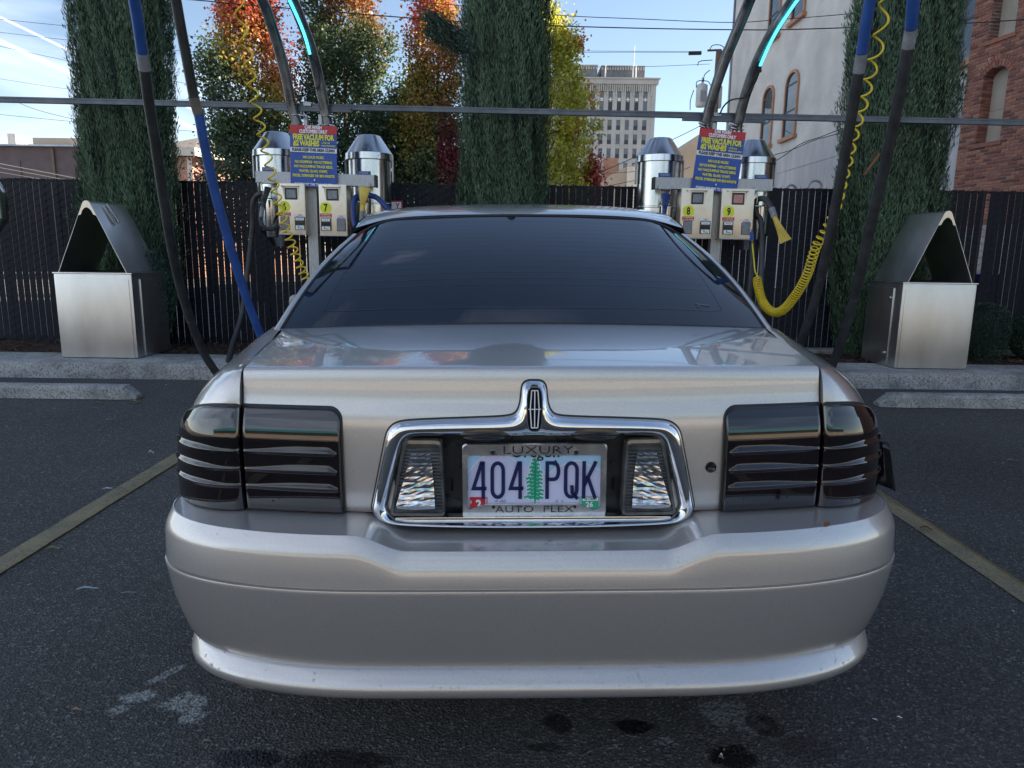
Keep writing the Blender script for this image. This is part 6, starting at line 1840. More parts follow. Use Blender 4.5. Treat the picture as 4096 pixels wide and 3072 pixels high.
# gap strips beside the lid on the deck
for sgn in (-1, 1):
    g = MB(); L2 = []; R2 = []
    for q in np.linspace(0, 1, 20):
        p = deck_pt(sgn, q); L2.append((p[0] - sgn * .012, p[1], p[2] - .012)); R2.append((p[0] + sgn * .018, p[1], p[2] - .012))
    g.grid([L2, R2]); cb(g, 'gap_seal', 'rubber', smooth=False)

# ---- bumper
XB, DB, NB_ = .30, .240, 2.35
def zl(x): return .603 + .034 * sstep(.262, .372, abs(x))
BUM = [  # (mode, half width, rear y, z); mode 'r' = z relative to the ledge
    ('r', 0.7610, .150, .004), ('r', 0.7860, .10, .003), ('r', 0.8140, .040, .0012), ('r', 0.8195, .0262, .0004), ('r', 0.8206, .0240, .0024), ('r', 0.8218, .0214, .0020), ('r', 0.8230, .0188, -.0022), ('r', 0.8250, .0155, -.0080), ('r', 0.8290, .0100, -.018), ('r', 0.8325, .0052, -.029), ('r', 0.8345, .0020, -.040),
    ('a', 0.8358, .0000, .550), ('a', 0.8362, -.0012, .540), ('a', 0.8358, -.0016, .5345), ('a', 0.8310, .0040, .5325), ('a', 0.8310, .0040, .5305), ('a', 0.8372, -.0034, .5290), ('a', 0.8378, -.0042, .5265), ('a', 0.8372, -.0040, .520), ('a', 0.8340, -.0010, .49), ('a', 0.8300, .0045, .45), ('a', 0.8220, .0110, .41), ('a', 0.8130, .0190, .372), ('a', 0.8030, .0262, .346),
    ('a', 0.7960, .0275, .3435), ('a', 0.7960, .0252, .3425), ('a', 0.7960, .0205, .3380), ('a', 0.7960, .0120, .3275), ('a', 0.7962, .0045, .3180), ('a', 0.7964, .0005, .3115), ('a', 0.7960, -.0012, .305), ('a', 0.7940, -.0008, .296), ('a', 0.7880, .0050, .286), ('a', 0.7760, .017, .279)]
def b_pt(row, t, sgn=1):
    mode, ws, y0, z = row
    if t <= 1:
        x = XB * t; y = y0; 
    elif t <= 2:
        sx, sy = se((t - 1) * pi / 2, NB_)
        x = XB + (ws - XB) * sx; y = y0 + DB * sy
    else:
        y = y0 + DB + (t - 2); x = ws + .035 * sstep(-.05, .22, t - 2) * min(1, (t - 2) / .05) + .03 * sstep(.1, .5, t - 2)
    y += .02 * min(x, .6) ** 2
    if mode == 'r':
        # shift the whole upper edge inward where the ledge dips
        zz_ = zl(x) + z
    else: zz_ = z + (.0 if z < .5 else 0)
    zz_ += .006 * sstep(1.5, 2.3, t) * (1 if z > .3 or mode == 'r' else 1)
    return (sgn * x, y, zz_)
BT = [0, .2, .4, .6, .75, .85, .87] + list(np.linspace(.88, 1, 6)) + list(1 + np.linspace(.0, 1, 40)[1:]) + [2.03, 2.06, 2.1, 2.16, 2.24, 2.32, 2.4]
BTf = [(-1, t) for t in BT[::-1]] + [(1, t) for t in BT[1:]]
mb = MB()
GB = [[b_pt(r_, t, s_) for s_, t in BTf] for r_ in BUM]
# ledge back row follows the body
mb.grid(GB)
# underside return
mb.grid([GB[-1], [(p[0] * .97, p[1] + .05, p[2] - .003) for p in GB[-1]]])
bumper = cb(mb, 'bumper', 'paint', angle=32)
mb = MB()
mb.grid([[(p[0] * .995, p[1] + .006, p[2] + .001) for p in GB[-1]], [(p[0] * .992, p[1] + .010, p[2] - .008) for p in GB[-1]], [(p[0] * .975, p[1] + .035, p[2] - .014) for p in GB[-1]], [(p[0] * .95, p[1] + .12, p[2] - .012) for p in GB[-1]]])
cb(mb, 'lower_trim', 'black_plastic', bumper)
# ---- exhaust tips
for sgn in (-1, 1):
    mb = MB(); rws = []
    for (yy, s1_) in ((.40, .95), (.125, 1.0), (.122, .93), (.25, .90)):
        rws.append([(sgn * .625 + .046 * s1_ * cos(t), yy, .262 + .028 * s1_ * sin(t)) for t in np.linspace(0, 2 * pi, 25)])
    mb.grid(rws); cb(mb, 'exhaust_tip', 'exhaust')

# ---- tail lamps
def rib(z, tp):
    """outward offset of the louvred lens against height; tp shortens the upward-facing ledge near its ends"""
    o = 0.0
    if tp <= 0.01: return 0.0
    for zb_, hgt in ((.779, .014), (.739, .014), (.701, .011)):
        zt_ = zb_ + .002 + (hgt - .002) * tp
        amp = .0062 * (.35 + .65 * tp)
        if zb_ <= z < zt_: o += amp * (1 - sstep(zb_, zt_, z) )
        elif zb_ - .007 < z < zb_: o += amp * sstep(zb_ - .007, zb_ - .0, z)
    return o
def lens_grid(fn, cols, ztop, zbot, extra=0.0, ribs=True, inner=True):
    rows = []; NZ = 110
    for j in range(NZ + 1):
        rw = []
        for ci, c_ in enumerate(cols):
            f = (c_ - cols[0]) / (cols[-1] - cols[0])
            zt, zb = ztop(f), zbot(f)
            z = lerp(zt, zb, j / NZ)
            tp = sstep(.03, .13, f) * sstep(0, .62, 1 - f) ** .8 if inner else sstep(.0, .28, f) * sstep(.26, .62, 1 - f)
            edge = min(j, NZ - j) / NZ; ee = min(f, 1 - f)
            rnd = -.006 * (1 - min(1, edge / .018)) ** 2 - .006 * (1 - min(1, ee / .018)) ** 2
            rnd += .013 * (1 - sstep(.80, .885, z)) * ((1 - sstep(.55, .95, f)) if not inner else 1)
            o = extra + (rib(z, tp) if ribs else 0) + rnd
            rw.append(fn(c_, z, o))
        rows.append(rw)
    if ribs:
        sk = lambda rw_, o_: rw_
        # skirt back to the body all round
        def back(c_, z): return fn(c_, z, -.02)
        for rw, j in zip(rows, range(NZ + 1)):
            pass
        f0 = [(c_ - cols[0]) / (cols[-1] - cols[0]) for c_ in cols]
        top = [back(c_, ztop(f)) for c_, f in zip(cols, f0)]; bot = [back(c_, zbot(f)) for c_, f in zip(cols, f0)]
        rows = [top] + rows + [bot]
        zz2 = [ztop] + [None] * (NZ + 1) + [zbot]
        out = []
        for j, rw in enumerate(rows):
            jj = min(max(j - 1, 0), NZ) / NZ
            out.append([back(cols[0], lerp(ztop(0), zbot(0), jj))] + rw + [back(cols[-1], lerp(ztop(1), zbot(1), jj))])
        rows = out
    return rows
def rcorner(f, w_, r_):
    """drop of the top edge near f = 0 for a rounded corner of radius r_ on a lens of width w_"""
    d = f * w_
    return 0 if d >= r_ else r_ - sqrt(max(0, r_ * r_ - (r_ - d) ** 2))
def find_row(t, z):
    lo, hi = 0.0, len(QR) - 1.0
    for _ in range(22):
        m_ = (lo + hi) / 2
        if q_pt(m_, t).z > z: lo = m_
        else: hi = m_
    return (lo + hi) / 2
for sgn in (-1, 1):
    # inner lens, on the trunk lid
    fn = lambda x, z, o: (sgn * x, lid_pt(x, z)[1] - .005 - o, z)
    xs3 = [.4135 + .0335 * (k / 16) ** 1.8 for k in range(16)] + list(np.linspace(.447, .6335, 34))
    def zt_in(f): return .868 - .022 * (1 - sstep(0, .13, f)) ** 2 if f < .13 else .868 
    G = lens_grid(fn, xs3, lambda f: .8735 - rcorner(f, .220, .026), lambda f: .6435)
    cb(MB().grid(G if sgn < 0 else [r_[::-1] for r_ in G]), 'tail_lamp', 'smoked', lid, fix=True)
    G = lens_grid(lambda x, z, o: (sgn * x, lid_pt(x, z)[1] - .002 - o * .3, z), [.4095 + .0375 * (k / 16) ** 1.8 for k in range(16)] + list(np.linspace(.447, .6345, 20)), lambda f: .878 - rcorner(f, .225, .029), lambda f: .640, ribs=False)
    cb(MB().grid(G if sgn < 0 else [r_[::-1] for r_ in G]), 'lamp_seal', 'rubber', lid, fix=True)
    # outer lens, on the quarter panel
    ts = list(np.linspace(.0, 1.0, 50)) 
    def zt_out(f):
        return .870 + .005 * (1 - f) - .125 * max(0, (f - .10)) ** 1.9 - .03 * max(0, f - .8) * 5 * max(0, f - .8) * 5
    def zb_out(f): return .640 + .030 * sstep(.5, 1, f)
    cache = {}
    def fo(t, z, o, base=.005):
        k = (round(t, 4), round(z, 4))
        p = q_pt(find_row(t, z), t); p2 = q_pt(find_row(min(t + .01, 1.2), z), min(t + .01, 1.2))
        tg = (p2 - p); nn = Vector((tg.y, -tg.x, 0)).normalized()
        q = p + nn * (base + o)
        return (sgn * q.x, q.y, z)
    G = lens_grid(fo, ts, zt_out, zb_out, inner=False)
    ol = cb(MB().grid(G if sgn < 0 else [r_[::-1] for r_ in G]), 'tail_lamp', 'smoked', fix=True)
    G = lens_grid(lambda t, z, o: fo(t, z, o * .3, .002), [-.0] + ts[1:-1] + [1.015], lambda f: zt_out(f) + .005, lambda f: zb_out(f) - .004, ribs=False, inner=False)
    cb(MB().grid(G if sgn < 0 else [r_[::-1] for r_ in G]), 'lamp_seal', 'rubber', fix=True)
    if sgn > 0:
        mb = MB(); q0 = Vector(fo(.93, .74, 0)); q1 = Vector(fo(.93, .655, 0))
        rws = []
        for k in range(8):
            t = k / 7
            rws.append([(.850 + .012 * t, .35, .748 - .110 * t), (.868 + .022 * t + .003 * sin(t * 4), .325, .748 - .118 * t), (.878 + .026 * t, .335, .738 - .118 * t), (.872 + .030 * t, .355, .735 - .112 * t)])
        mb.grid(rws); o = cb(mb, 'loose_trim', 'black_gloss'); o['label'] = 'bent dark trim flap sticking out at the right lamp'
        so = o.modifiers.new('s', 'SOLIDIFY'); so.thickness = .003

# ---- chrome plate surround with recess
def frame_side(sg):
    # outer and inner outlines (x, z), from the top centre to the bottom centre, half side
    outer = [(.0, .936), (.012, .9355), (.021, .931), (.0255, .922), (.0275, .905), (.030, .888), (.036, .873), (.048, .8645), (.075, .8610), (.13, .8585), (.20, .8555), (.26, .852), (.288, .8475), (.304, .838), (.314, .822), (.322, .79), (.331, .75), (.340, .71), (.348, .675), (.3515, .655), (.346, .640), (.334, .629), (.312, .6225), (.27, .6195), (.16, .6178), (.0, .6175)]
    inner = [(.0, .8155), (.004, .8155), (.008, .8155), (.012, .8155), (.016, .8155), (.022, .8155), (.034, .8155), (.050, .8155), (.085, .8155), (.14, .8155), (.20, .815), (.24, .814), (.258, .811), (.269, .803), (.276, .791), (.285, .765), (.293, .735), (.301, .705), (.308, .677), (.3115, .660), (.309, .648), (.301, .640), (.288, .6345), (.255, .632), (.16, .631), (.0, .631)]
    return outer, inner
def dens(P_, n=4):
    out = []
    for a_, b_ in zip(P_, P_[1:]):
        for k in range(n): out.append((lerp(a_[0], b_[0], k / n), lerp(a_[1], b_[1], k / n)))
    return out + [P_[-1]]
fo_, fi_ = frame_side(1)
fo_ = [(p.x, p.z) for p in catmull([(x, 0, z) for x, z in fo_], 4)]; fi_ = [(p.x, p.z) for p in catmull([(x, 0, z) for x, z in fi_], 4)]
mb = MB(); rows = []
full = [(-x, z, -xi, zi) for (x, z), (xi, zi) in zip(fo_, fi_)][::-1]
half = [(x, z, xi, zi) for (x, z), (xi, zi) in zip(fo_, fi_)]
loop = half + full[1:]
for f, out in ((0, .001), (.03, .009), (.10, .0155), (.22, .0205), (.36, .0225), (.50, .0215), (.62, .0185), (.74, .0135), (.84, .0075), (.92, .001), (.97, -.006), (1.0, -.014)):
    rw = []
    for (x, z, xi, zi) in loop:
        px_, pz_ = lerp(x, xi, f), lerp(z, zi, f)
        y = lid_pt(x, min(z, .93))[1]
        yb = lerp(lid_y(min(z, .93)), .126, min(1, f * 1.3)) + .138 * px_ * px_
        rw.append((px_, yb - out, pz_))
    rows.append(rw)
mb.grid(rows)
chrome = cb(mb, 'chrome_surround', 'chrome', fix=True)
# thin shadow gasket round the chrome
mb = MB(); mb.tube([(x, lid_y(min(z, .93)) + .138 * x * x - .0005, z) for (x, z, xi, zi) in loop], .0028, 6, caps=False); cb(mb, 'gasket', 'rubber', chrome)
# emblem in the upright of the chrome
def ell_plate(cx, cz, hw, hh, y0, y1, p_=3.0, n=28):
    pts = [(cx + hw * (abs(cos(t)) ** (2 / p_)) * (1 if cos(t) >= 0 else -1), cz + hh * (abs(sin(t)) ** (2 / p_)) * (1 if sin(t) >= 0 else -1)) for t in np.linspace(0, 2 * pi, n + 1)[:-1]]
    return pts
yE = .1035
mb = MB(); mb.prism(ell_plate(0, .882, .0150, .0465, 0, 0, 3.4), yE, yE + .02); em = cb(mb, 'emblem', 'black_gloss', smooth=False, fix=True)
mb = MB(); mb.prism(ell_plate(0, .882, .0172, .0490, 0, 0, 3.2), yE + .0015, yE + .022); cb(mb, 'emblem_rim', 'chrome', em, smooth=False, fix=True)
st = MB()
def bar(pts, w_=.0011, y=yE - .0015):
    for a_, b_ in zip(pts, pts[1:]):
        a_, b_ = Vector((a_[0], 0, a_[1])), Vector((b_[0], 0, b_[1])); d = (b_ - a_).normalized(); s_ = Vector((d.z, 0, -d.x)) * w_
        vs = [a_ - s_, b_ - s_, b_ + s_, a_ + s_]
        st.add([(v.x, y, v.z) for v in vs] + [(v.x, y + .0015, v.z) for v in vs], [(0, 1, 2, 3), (0, 4, 5, 1), (1, 5, 6, 2), (2, 6, 7, 3), (3, 7, 4, 0)])
bar([(-.0065, .9215), (-.0092, .882), (-.0065, .8425), (.0065, .8425), (.0092, .882), (.0065, .9215), (-.0065, .9215)])
bar([(0, .9225), (0, .8415)]); bar([(-.0130, .882), (.0130, .882)], .0008)
cb(st, 'emblem_star', 'white_ink', em, smooth=False, fix=True)

# recess box
rc = MB()
x0_, x1_, z0_, z1_ = -.312, .312, .628, .832
yf, yb_ = .1425, .176
rc.add([(x0_, yb_, z0_), (x1_, yb_, z0_), (x1_, yb_, z1_), (x0_, yb_, z1_), (x0_ - .004, yf, z0_), (x1_ + .004, yf, z0_), (x1_ + .004, yf, z1_), (x0_ - .004, yf, z1_)],
       [(0, 1, 2, 3), (0, 4, 5, 1), (1, 5, 6, 2), (2, 6, 7, 3), (3, 7, 4, 0)])
rcs = cb(rc, 'plate_recess', 'recess', smooth=False, fix=True)
mb = MB(); mb.bbox((0, .140, .6315), (.60, .026, .012), .004); cb(mb, 'recess_shelf', 'chrome', rcs, angle=40)
for sx in (-.105, .13):
    mb = MB(); mb.lathe([(.0, -.004), (.05, -.004), (.06, 0), (.06, .004)], (sx, .150, .818), 24); o = cb(mb, 'plate_light', 'black_gloss', rcs); 
for sx in (-1, 1):
    mb = MB(); mb.bbox((sx * .178, .166, .70), (.004, .006, .03), .001); cb(mb, 'clip', 'black_gloss', rcs)
# reverse lamps
for sgn in (-1, 1):
    def quadpts(tl, tr, br, bl, r_=.012, n=5):
        P4 = [Vector((p[0], 0, p[1])) for p in (tl, tr, br, bl)]; out = []
        for i in range(4):
            p, a_, b_ = P4[i], P4[i - 1], P4[(i + 1) % 4]
            p0 = p + (a_ - p).normalized() * r_; p1 = p + (b_ - p).normalized() * r_
            for k in range(n + 1):
                t = k / n; q = p0 * (1 - t) ** 2 + p * 2 * t * (1 - t) + p1 * t * t; out.append((q.x, q.z))
        return out
    def m_(p): return (sgn * p[0], p[1])
    q_o = quadpts((.279, .811), (.196, .811), (.190, .639), (.3135, .639), .014)
    q_i = quadpts((.270, .801), (.203, .801), (.197, .648), (.304, .648), .006)
    y0_ = .1215
    n_ = len(q_o)
    mb = MB(); mb.grid([[(*m_(p), 0) for p in []]] if False else [[(sgn * x, y0_ + .03 + .1 * x * x, z) for x, z in q_o + q_o[:1]], [(sgn * x, y0_ + .006 + .1 * x * x, z) for x, z in q_o + q_o[:1]], [(sgn * lerp(x, xi, .15), y0_ + .1 * x * x, lerp(z, zi, .15)) for (x, z), (xi, zi) in zip(q_o + q_o[:1], q_i + q_i[:1])],
                        [(sgn * lerp(x, xi, .9), y0_ - .001 + .1 * x * x, lerp(z, zi, .9)) for (x, z), (xi, zi) in zip(q_o + q_o[:1], q_i + q_i[:1])], [(sgn * x, y0_ + .008 + .1 * x * x, z) for x, z in q_i + q_i[:1]]])
    rl = cb(mb, 'reverse_lamp', 'lamp_grey', angle=35, fix=True)
    mb = MB(); rws = []
    for j in range(61):
        t = j / 60; z = lerp(.801, .648, t); xa_, xb_ = lerp(.203, .197, t), lerp(.270, .304, t)
        zz_ = .003 * abs(((t * 20) % 1) - .5) * 2
        rws.append([(sgn * lerp(xa_, xb_, k / 6), y0_ + .010 + .1 * .06 - zz_, z) for k in range(7)])
    mb.grid(rws); lens = cb(mb, 'lamp_lens', 'lamp_grey', rl, smooth=False, fix=True)
    # bright faceted reflector in the middle
    mb = MB(); rr3 = random.Random(4)
    nj, ni = 26, 7
    rws = []
    for j in range(nj + 1):
        t = j / nj; z = lerp(.784, .668, t); xa_, xb_ = lerp(.2190, .2120, t), lerp(.2600, .2950, t)
        rws.append([(sgn * (lerp(xa_, xb_, k / ni) + (rr3.uniform(-.001, .001) if 0 < k < ni else 0)), y0_ - .006 + .011 * sin(pi * t) ** .8 + .0004 * sin(j * 2.2) + rr3.uniform(-.0007, .0007), z + rr3.uniform(-.0008, .0008)) for k in range(ni + 1)])
    mb.grid(rws); 
    cb(mb, 'reflector', 'lamp_clear', rl, smooth=False, fix=True)
    mb = MB(); mb.add([(sgn * .212, y0_ - .0055, .668), (sgn * .295, y0_ - .0055, .668), (sgn * .293, y0_ - .002, .661), (sgn * .255, y0_ + .0, .657), (sgn * .212, y0_ - .002, .660)], [(0, 1, 2, 3, 4)]); cb(mb, 'reflector_base', 'chrome', rl, smooth=False)

# ---- number plate and its frame
PCX, PCZ = .0025, .7145
PW, PH = .314, .166
yP = .148
def rrect(cx, cz, w_, h_, r_, n=6):
    out = []
    for (sx, sz, a0) in ((1, 1, 0), (-1, 1, pi / 2), (-1, -1, pi), (1, -1, 3 * pi / 2)):
        for k in range(n + 1):
            a_ = a0 + pi / 2 * k / n; out.append((cx + sx * (w_ / 2 - r_) + r_ * cos(a_), cz + sz * (h_ / 2 - r_) + r_ * sin(a_)))
    return out
plate = cb(MB().prism(rrect(PCX, PCZ, .300, .150, .008), yP + .003, yP + .005), 'number_plate', 'plate_lilac', smooth=False, fix=True)
def flat(pts, y, name, mat_, par):
    mb = MB(); mb.add([(x, y, z) for x, z in pts], [tuple(range(len(pts)))]); return cb(mb, name, mat_, par, smooth=False)
# plate window in zoom pixels of the frame picture: x 1840+.2803*zx
def pz(zx, zy): return PCX - .157 + (zx - 58) / 2075 * PW, PCZ + .083 - (zy - 893) / (1055 * 2.0 * .5) * .0 - ((zy - 893) * PW / 2075)
wx0, wx1 = pz(140, 0)[0], pz(2045, 0)[0]; wz1 = pz(0, 1068)[1]; wz0 = wz1 - .1085
flat([(wx0, wz1), (wx1, wz1), pz(2040, 1330), pz(1900, 1260), pz(1780, 1160), pz(1700, 1150), pz(1600, 1190), pz(1480, 1230), pz(1330, 1345), pz(1180, 1300), pz(1000, 1230), pz(860, 1180), pz(760, 1120), pz(680, 1068), pz(400, 1068), pz(280, 1150), pz(210, 1230), pz(160, 1290), pz(140, 1340)][::-1], yP + .0024, 'plate_sky', 'plate_sky', plate)
def ribbon(pts, w_, y, name, mat_, par):
    mb = MB()
    for a_, b_ in zip(pts, pts[1:]):
        a_, b_ = Vector((a_[0], 0, a_[1])), Vector((b_[0], 0, b_[1])); d = (b_ - a_).normalized(); s_ = Vector((d.z, 0, -d.x)) * w_; e_ = d * w_ * .6
        mb.add([tuple(v + Vector((0, y, 0))) for v in (a_ - s_ - e_, b_ - s_ + e_, b_ + s_ + e_, a_ + s_ - e_)], [(0, 1, 2, 3)])
    return cb(mb, name, mat_, par, smooth=False)
ribbon([pz(395, 1078), pz(300, 1140), pz(220, 1225), pz(175, 1290), pz(143, 1325)], .0014, yP + .0020, 'snow_line', 'plate_snow', plate)
ribbon([pz(675, 1078), pz(760, 1125), pz(860, 1180)], .0013, yP + .0020, 'snow_line', 'plate_snow', plate)
ribbon([pz(1310, 1345), pz(1400, 1270), pz(1500, 1222), pz(1610, 1185), pz(1700, 1152), pz(1780, 1165), pz(1900, 1240), pz(2038, 1305)], .0013, yP + .0020, 'snow_line', 'plate_snow', plate)
# fir tree: trunk and ragged tiers
tr_ = MB(); wt = MB(); rt = random.Random(3)
tcx = pz(1105, 0)[0]; zt_, zb2 = pz(0, 1120)[1], wz0
tiers = 11
for (mbx, gr, yy) in ((wt, .0022, yP + .0019), (tr_, 0, yP + .0016)):
    rt.seed(3)
    mbx.add([(tcx - .0018 - gr, yy, zb2), (tcx + .0018 + gr, yy, zb2), (tcx + .0012 + gr, yy, zt_), (tcx - .0012 - gr, yy, zt_)], [(0, 1, 2, 3)])
    for k in range(tiers):
        for sd_ in (-1, 1):
            z = lerp(zt_ - .004, zb2 + .004, (k + (.25 if sd_ > 0 else 0)) / tiers); ln = (.0085 + .0105 * min(1, k / 4)) * rt.uniform(.75, 1.15)
            if k == tiers - 1: ln *= 1.35
            P5 = [(0, .0045), (ln * .35, .0030), (ln * .6, .0045), (ln, .0005), (ln * .85, -.0025), (ln * .6, -.0010), (ln * .45, -.0050), (ln * .2, -.0035), (0, -.0045)]
            P5 = [(x + (gr if x > .001 else 0), zq * (1.0 + gr * 130)) for x, zq in P5]
            pts5 = [(tcx + sd_ * x, yy, z + zq) for x, zq in P5]
            mbx.add(pts5 if sd_ > 0 else pts5[::-1], [tuple(range(9))])
cb(wt, 'tree_outline', 'plate_snow', plate, smooth=False); cb(tr_, 'fir_tree_print', 'plate_green', plate, smooth=False)
mb = MB()
for (cx_) in (pz(545, 0)[0], pz(620, 0)[0], pz(660, 0)[0], pz(1420, 0)[0], pz(1500, 0)[0]):
    for t in (-.002, .0015): mb.add([(cx_ + t - .001, yP + .0019, wz0 + .0015), (cx_ + t + .001, yP + .0019, wz0 + .0015), (cx_ + t, yP + .0019, wz0 + .0065 + t)], [(0, 1, 2)])
cb(mb, 'small_trees', 'black_ink', plate, smooth=False)
def glyph(strokes, cx, cz, w_, h_, sw):
    """embossed plate character from centre-line strokes in a unit box"""
    mb = MB()
    for pts, closed in strokes:
        P_ = [Vector((cx + (x - .5) * (w_ - sw), 0, cz + (z - .5) * (h_ - sw))) for x, z in pts]
        n_ = len(P_); L_, R_ = [], []
        for i in range(n_):
            if closed: d0 = (P_[i] - P_[i - 1]).normalized(); d1 = (P_[(i + 1) % n_] - P_[i]).normalized()
            else:
                d0 = (P_[i] - P_[i - 1]).normalized() if i else (P_[1] - P_[0]).normalized(); d1 = (P_[i + 1] - P_[i]).normalized() if i < n_ - 1 else d0
            n0, n1 = Vector((-d0.z, 0, d0.x)), Vector((-d1.z, 0, d1.x)); m_ = (n0 + n1).normalized(); k = 1 / max(.5, m_.dot(n0))
            e_ = Vector((0, 0, 0))
            if not closed and i == 0: e_ = -d1 * sw / 2
            if not closed and i == n_ - 1: e_ = d0 * sw / 2
            L_.append(P_[i] + m_ * (k * sw / 2) + e_); R_.append(P_[i] - m_ * (k * sw / 2) + e_)
        if closed: L_.append(L_[0]); R_.append(R_[0])
        y0_, y1_ = yP + .0004, yP + .0026
        mb.grid([[(p.x, y1_, p.z) for p in L_], [(p.x, y0_, p.z) for p in L_], [(p.x, y0_, p.z) for p in R_], [(p.x, y1_, p.z) for p in R_]])
    return mb
def arcp(cx, cz, rx, rz, a0, a1, n=8): return [(cx + rx * cos(radians(lerp(a0, a1, k / n))), cz + rz * sin(radians(lerp(a0, a1, k / n)))) for k in range(n + 1)]
O_ = [(arcp(.5, .78, .5, .22, 180, 0, 10) + arcp(.5, .22, .5, .22, 0, -180, 10), True)]
GL = {'4': [([(1, .26), (0, .26), (.72, 1.0), (.86, 1.0)], False), ([(.86, 1.0), (.86, 0)], False)],
      '0': O_,
      'P': [([(0, 0), (0, 1), (.62, 1)] + arcp(.62, .76, .38, .24, 90, -90, 8) + [(0, .52)], False)],
      'Q': O_ + [([(.56, .30), (.60, .12), (.98, -.02)], False)],
      'K': [([(0, 0), (0, 1)], False), ([(1, 1), (.06, .36)], False), ([(.36, .58), (1, 0)], False)]}
zc_ = (pz(0, 1165)[1] + wz0 + .0085) / 2; hh = pz(0, 1165)[1] - (wz0 + .0085)
for ch_, zx0, zx1 in (('4', 190, 405), ('0', 462, 672), ('4', 725, 938), ('P', 1253, 1468), ('Q', 1520, 1735), ('K', 1783, 1995)):
    xa_, xb_ = pz(zx0, 0)[0], pz(zx1, 0)[0]
    cb(glyph(GL[ch_], (xa_ + xb_) / 2, zc_, xb_ - xa_, hh, .0078), 'plate_character', 'navy', plate, smooth=False, fix=True)
mb = MB(); mb.text('Oregon', .034, (tcx, yP + .0012, wz1 + .0045), (1, 0, 0), (0, 0, 1), 1.0, .012); cb(mb, 'state_name', 'black_ink', plate, smooth=False)
# stickers
sx0 = pz(190, 0)[0]
flat(rrect((wx0 + .0035 + .019), wz0 - .001, .038, .028, .001)[::-1][::-1], yP + .0014, 'month_sticker', 'red_ink', plate)
mb = MB(); mb.text('2', .025, (wx0 + .0225, yP + .0008, wz0 - .0035), (1, 0, 0), (0, 0, 1), .95, .04); mb.text('FEB', .0042, (wx0 + .006, yP + .0008, wz0 + .002), (0, 0, 1), (-1, 0, 0), 1.2, .02); mb.text('OREGON', .0036, (wx0 + .0385, yP + .0008, wz0 + .003), (0, 0, -1), (1, 0, 0), 1.2, .02); cb(mb, 'month_lettering', 'white_ink', plate, smooth=False)
flat(rrect((wx1 - .0235), wz0 - .001, .042, .028, .001), yP + .0014, 'year_sticker', 'plate_green', plate)
flat(rrect((wx1 - .0205), wz0 + .0072, .034, .0078, .0005), yP + .0011, 'year_number_panel', 'white_ink', plate)
mb = MB(); mb.text('60178080', .0082, (wx1 - .0205, yP + .0008, wz0 + .0072), (1, 0, 0), (0, 0, 1), .80, .012); cb(mb, 'sticker_number', 'black_ink', plate, smooth=False)
mb = MB(); mb.text('26', .016, (wx1 - .0225, yP + .0008, wz0 - .0055), (1, 0, 0), (0, 0, 1), 1.0, .03); mb.text('OREGON', .0042, (wx1 - .0415, yP + .0008, wz0 + .002), (0, 0, 1), (-1, 0, 0), 1.0, .02); cb(mb, 'year_lettering', 'white_ink', plate, smooth=False)
# frame: polished ring with wide top and bottom bars
ou = rrect(PCX, PCZ, PW, PH, .010, 6)
fm = MB()
def fring(xa_, xb_, za_, zb_, mb): mb.bbox(((xa_ + xb_) / 2, yP - .002, (za_ + zb_) / 2), (xb_ - xa_, .007, zb_ - za_), .0)
inn = []
zlo = wz0; nt_ = .014
# inner outline with the stepped lower edge that clears the stickers
inn = [(wx1, wz1 - .004), (wx1 - .004, wz1), (wx0 + .004, wz1), (wx0, wz1 - .004), (wx0, wz0 - .0095), (wx0 + .004, wz0 - .0135), (wx0 + .020, wz0 - .0135), (wx0 + .038, wz0 - .0005), (wx1 - .044, wz0 - .0005), (wx1 - .026, wz0 - .0135), (wx1 - .004, wz0 - .0135), (wx1, wz0 - .0095)]
def polar_resample(poly, n=240):
    c0 = (PCX, PCZ); out = []
    for k in range(n):
        a_ = 2 * pi * (k + .5) / n; d = (cos(a_), sin(a_)); best = None
        for (p, q) in zip(poly, poly[1:] + poly[:1]):
            ex, ez = q[0] - p[0], q[1] - p[1]; den = d[0] * ez - d[1] * ex
            if abs(den) < 1e-12: continue
            t = ((p[0] - c0[0]) * ez - (p[1] - c0[1]) * ex) / den; s_ = ((p[0] - c0[0]) * d[1] - (p[1] - c0[1]) * d[0]) / den
            if t > 0 and -1e-6 <= s_ <= 1 + 1e-6: best = t if best is None else min(best, t)
        out.append((c0[0] + d[0] * best, c0[1] + d[1] * best))
    return out
po, pi_ = polar_resample(ou), polar_resample(inn)
po.append(po[0]); pi_.append(pi_[0])
def shrink(P_, Q_, f): return [(lerp(a_[0], b_[0], f), lerp(a_[1], b_[1], f)) for a_, b_ in zip(P_, Q_)]
yy0 = yP - .0055
fm.grid([[(x, yP + .004, z) for x, z in po], [(x, yy0 + .0015, z) for x, z in po], [(x, yy0, z) for x, z in shrink(po, pi_, .07)], [(x, yy0, z) for x, z in shrink(po, pi_, .93)], [(x, yy0 + .0015, z) for x, z in pi_], [(x, yP + .002, z) for x, z in pi_]])
pfr = cb(fm, 'plate_frame', 'frame_metal', smooth=False, fix=True)
mb = MB(); mb.text('LUXURY', .0250, (PCX + .007, yy0 - .0006, wz1 + .0118), (1, 0, 0), (0, 0, 1), 1.62, -.008, 1.0); mb.text('AUTO  PLEX', .0215, (PCX + .0, yy0 - .0006, wz0 - .0135), (1, 0, 0), (0, 0, 1), 1.38, -.004, 1.05); cb(mb, 'frame_lettering', 'black_ink', pfr, smooth=False)
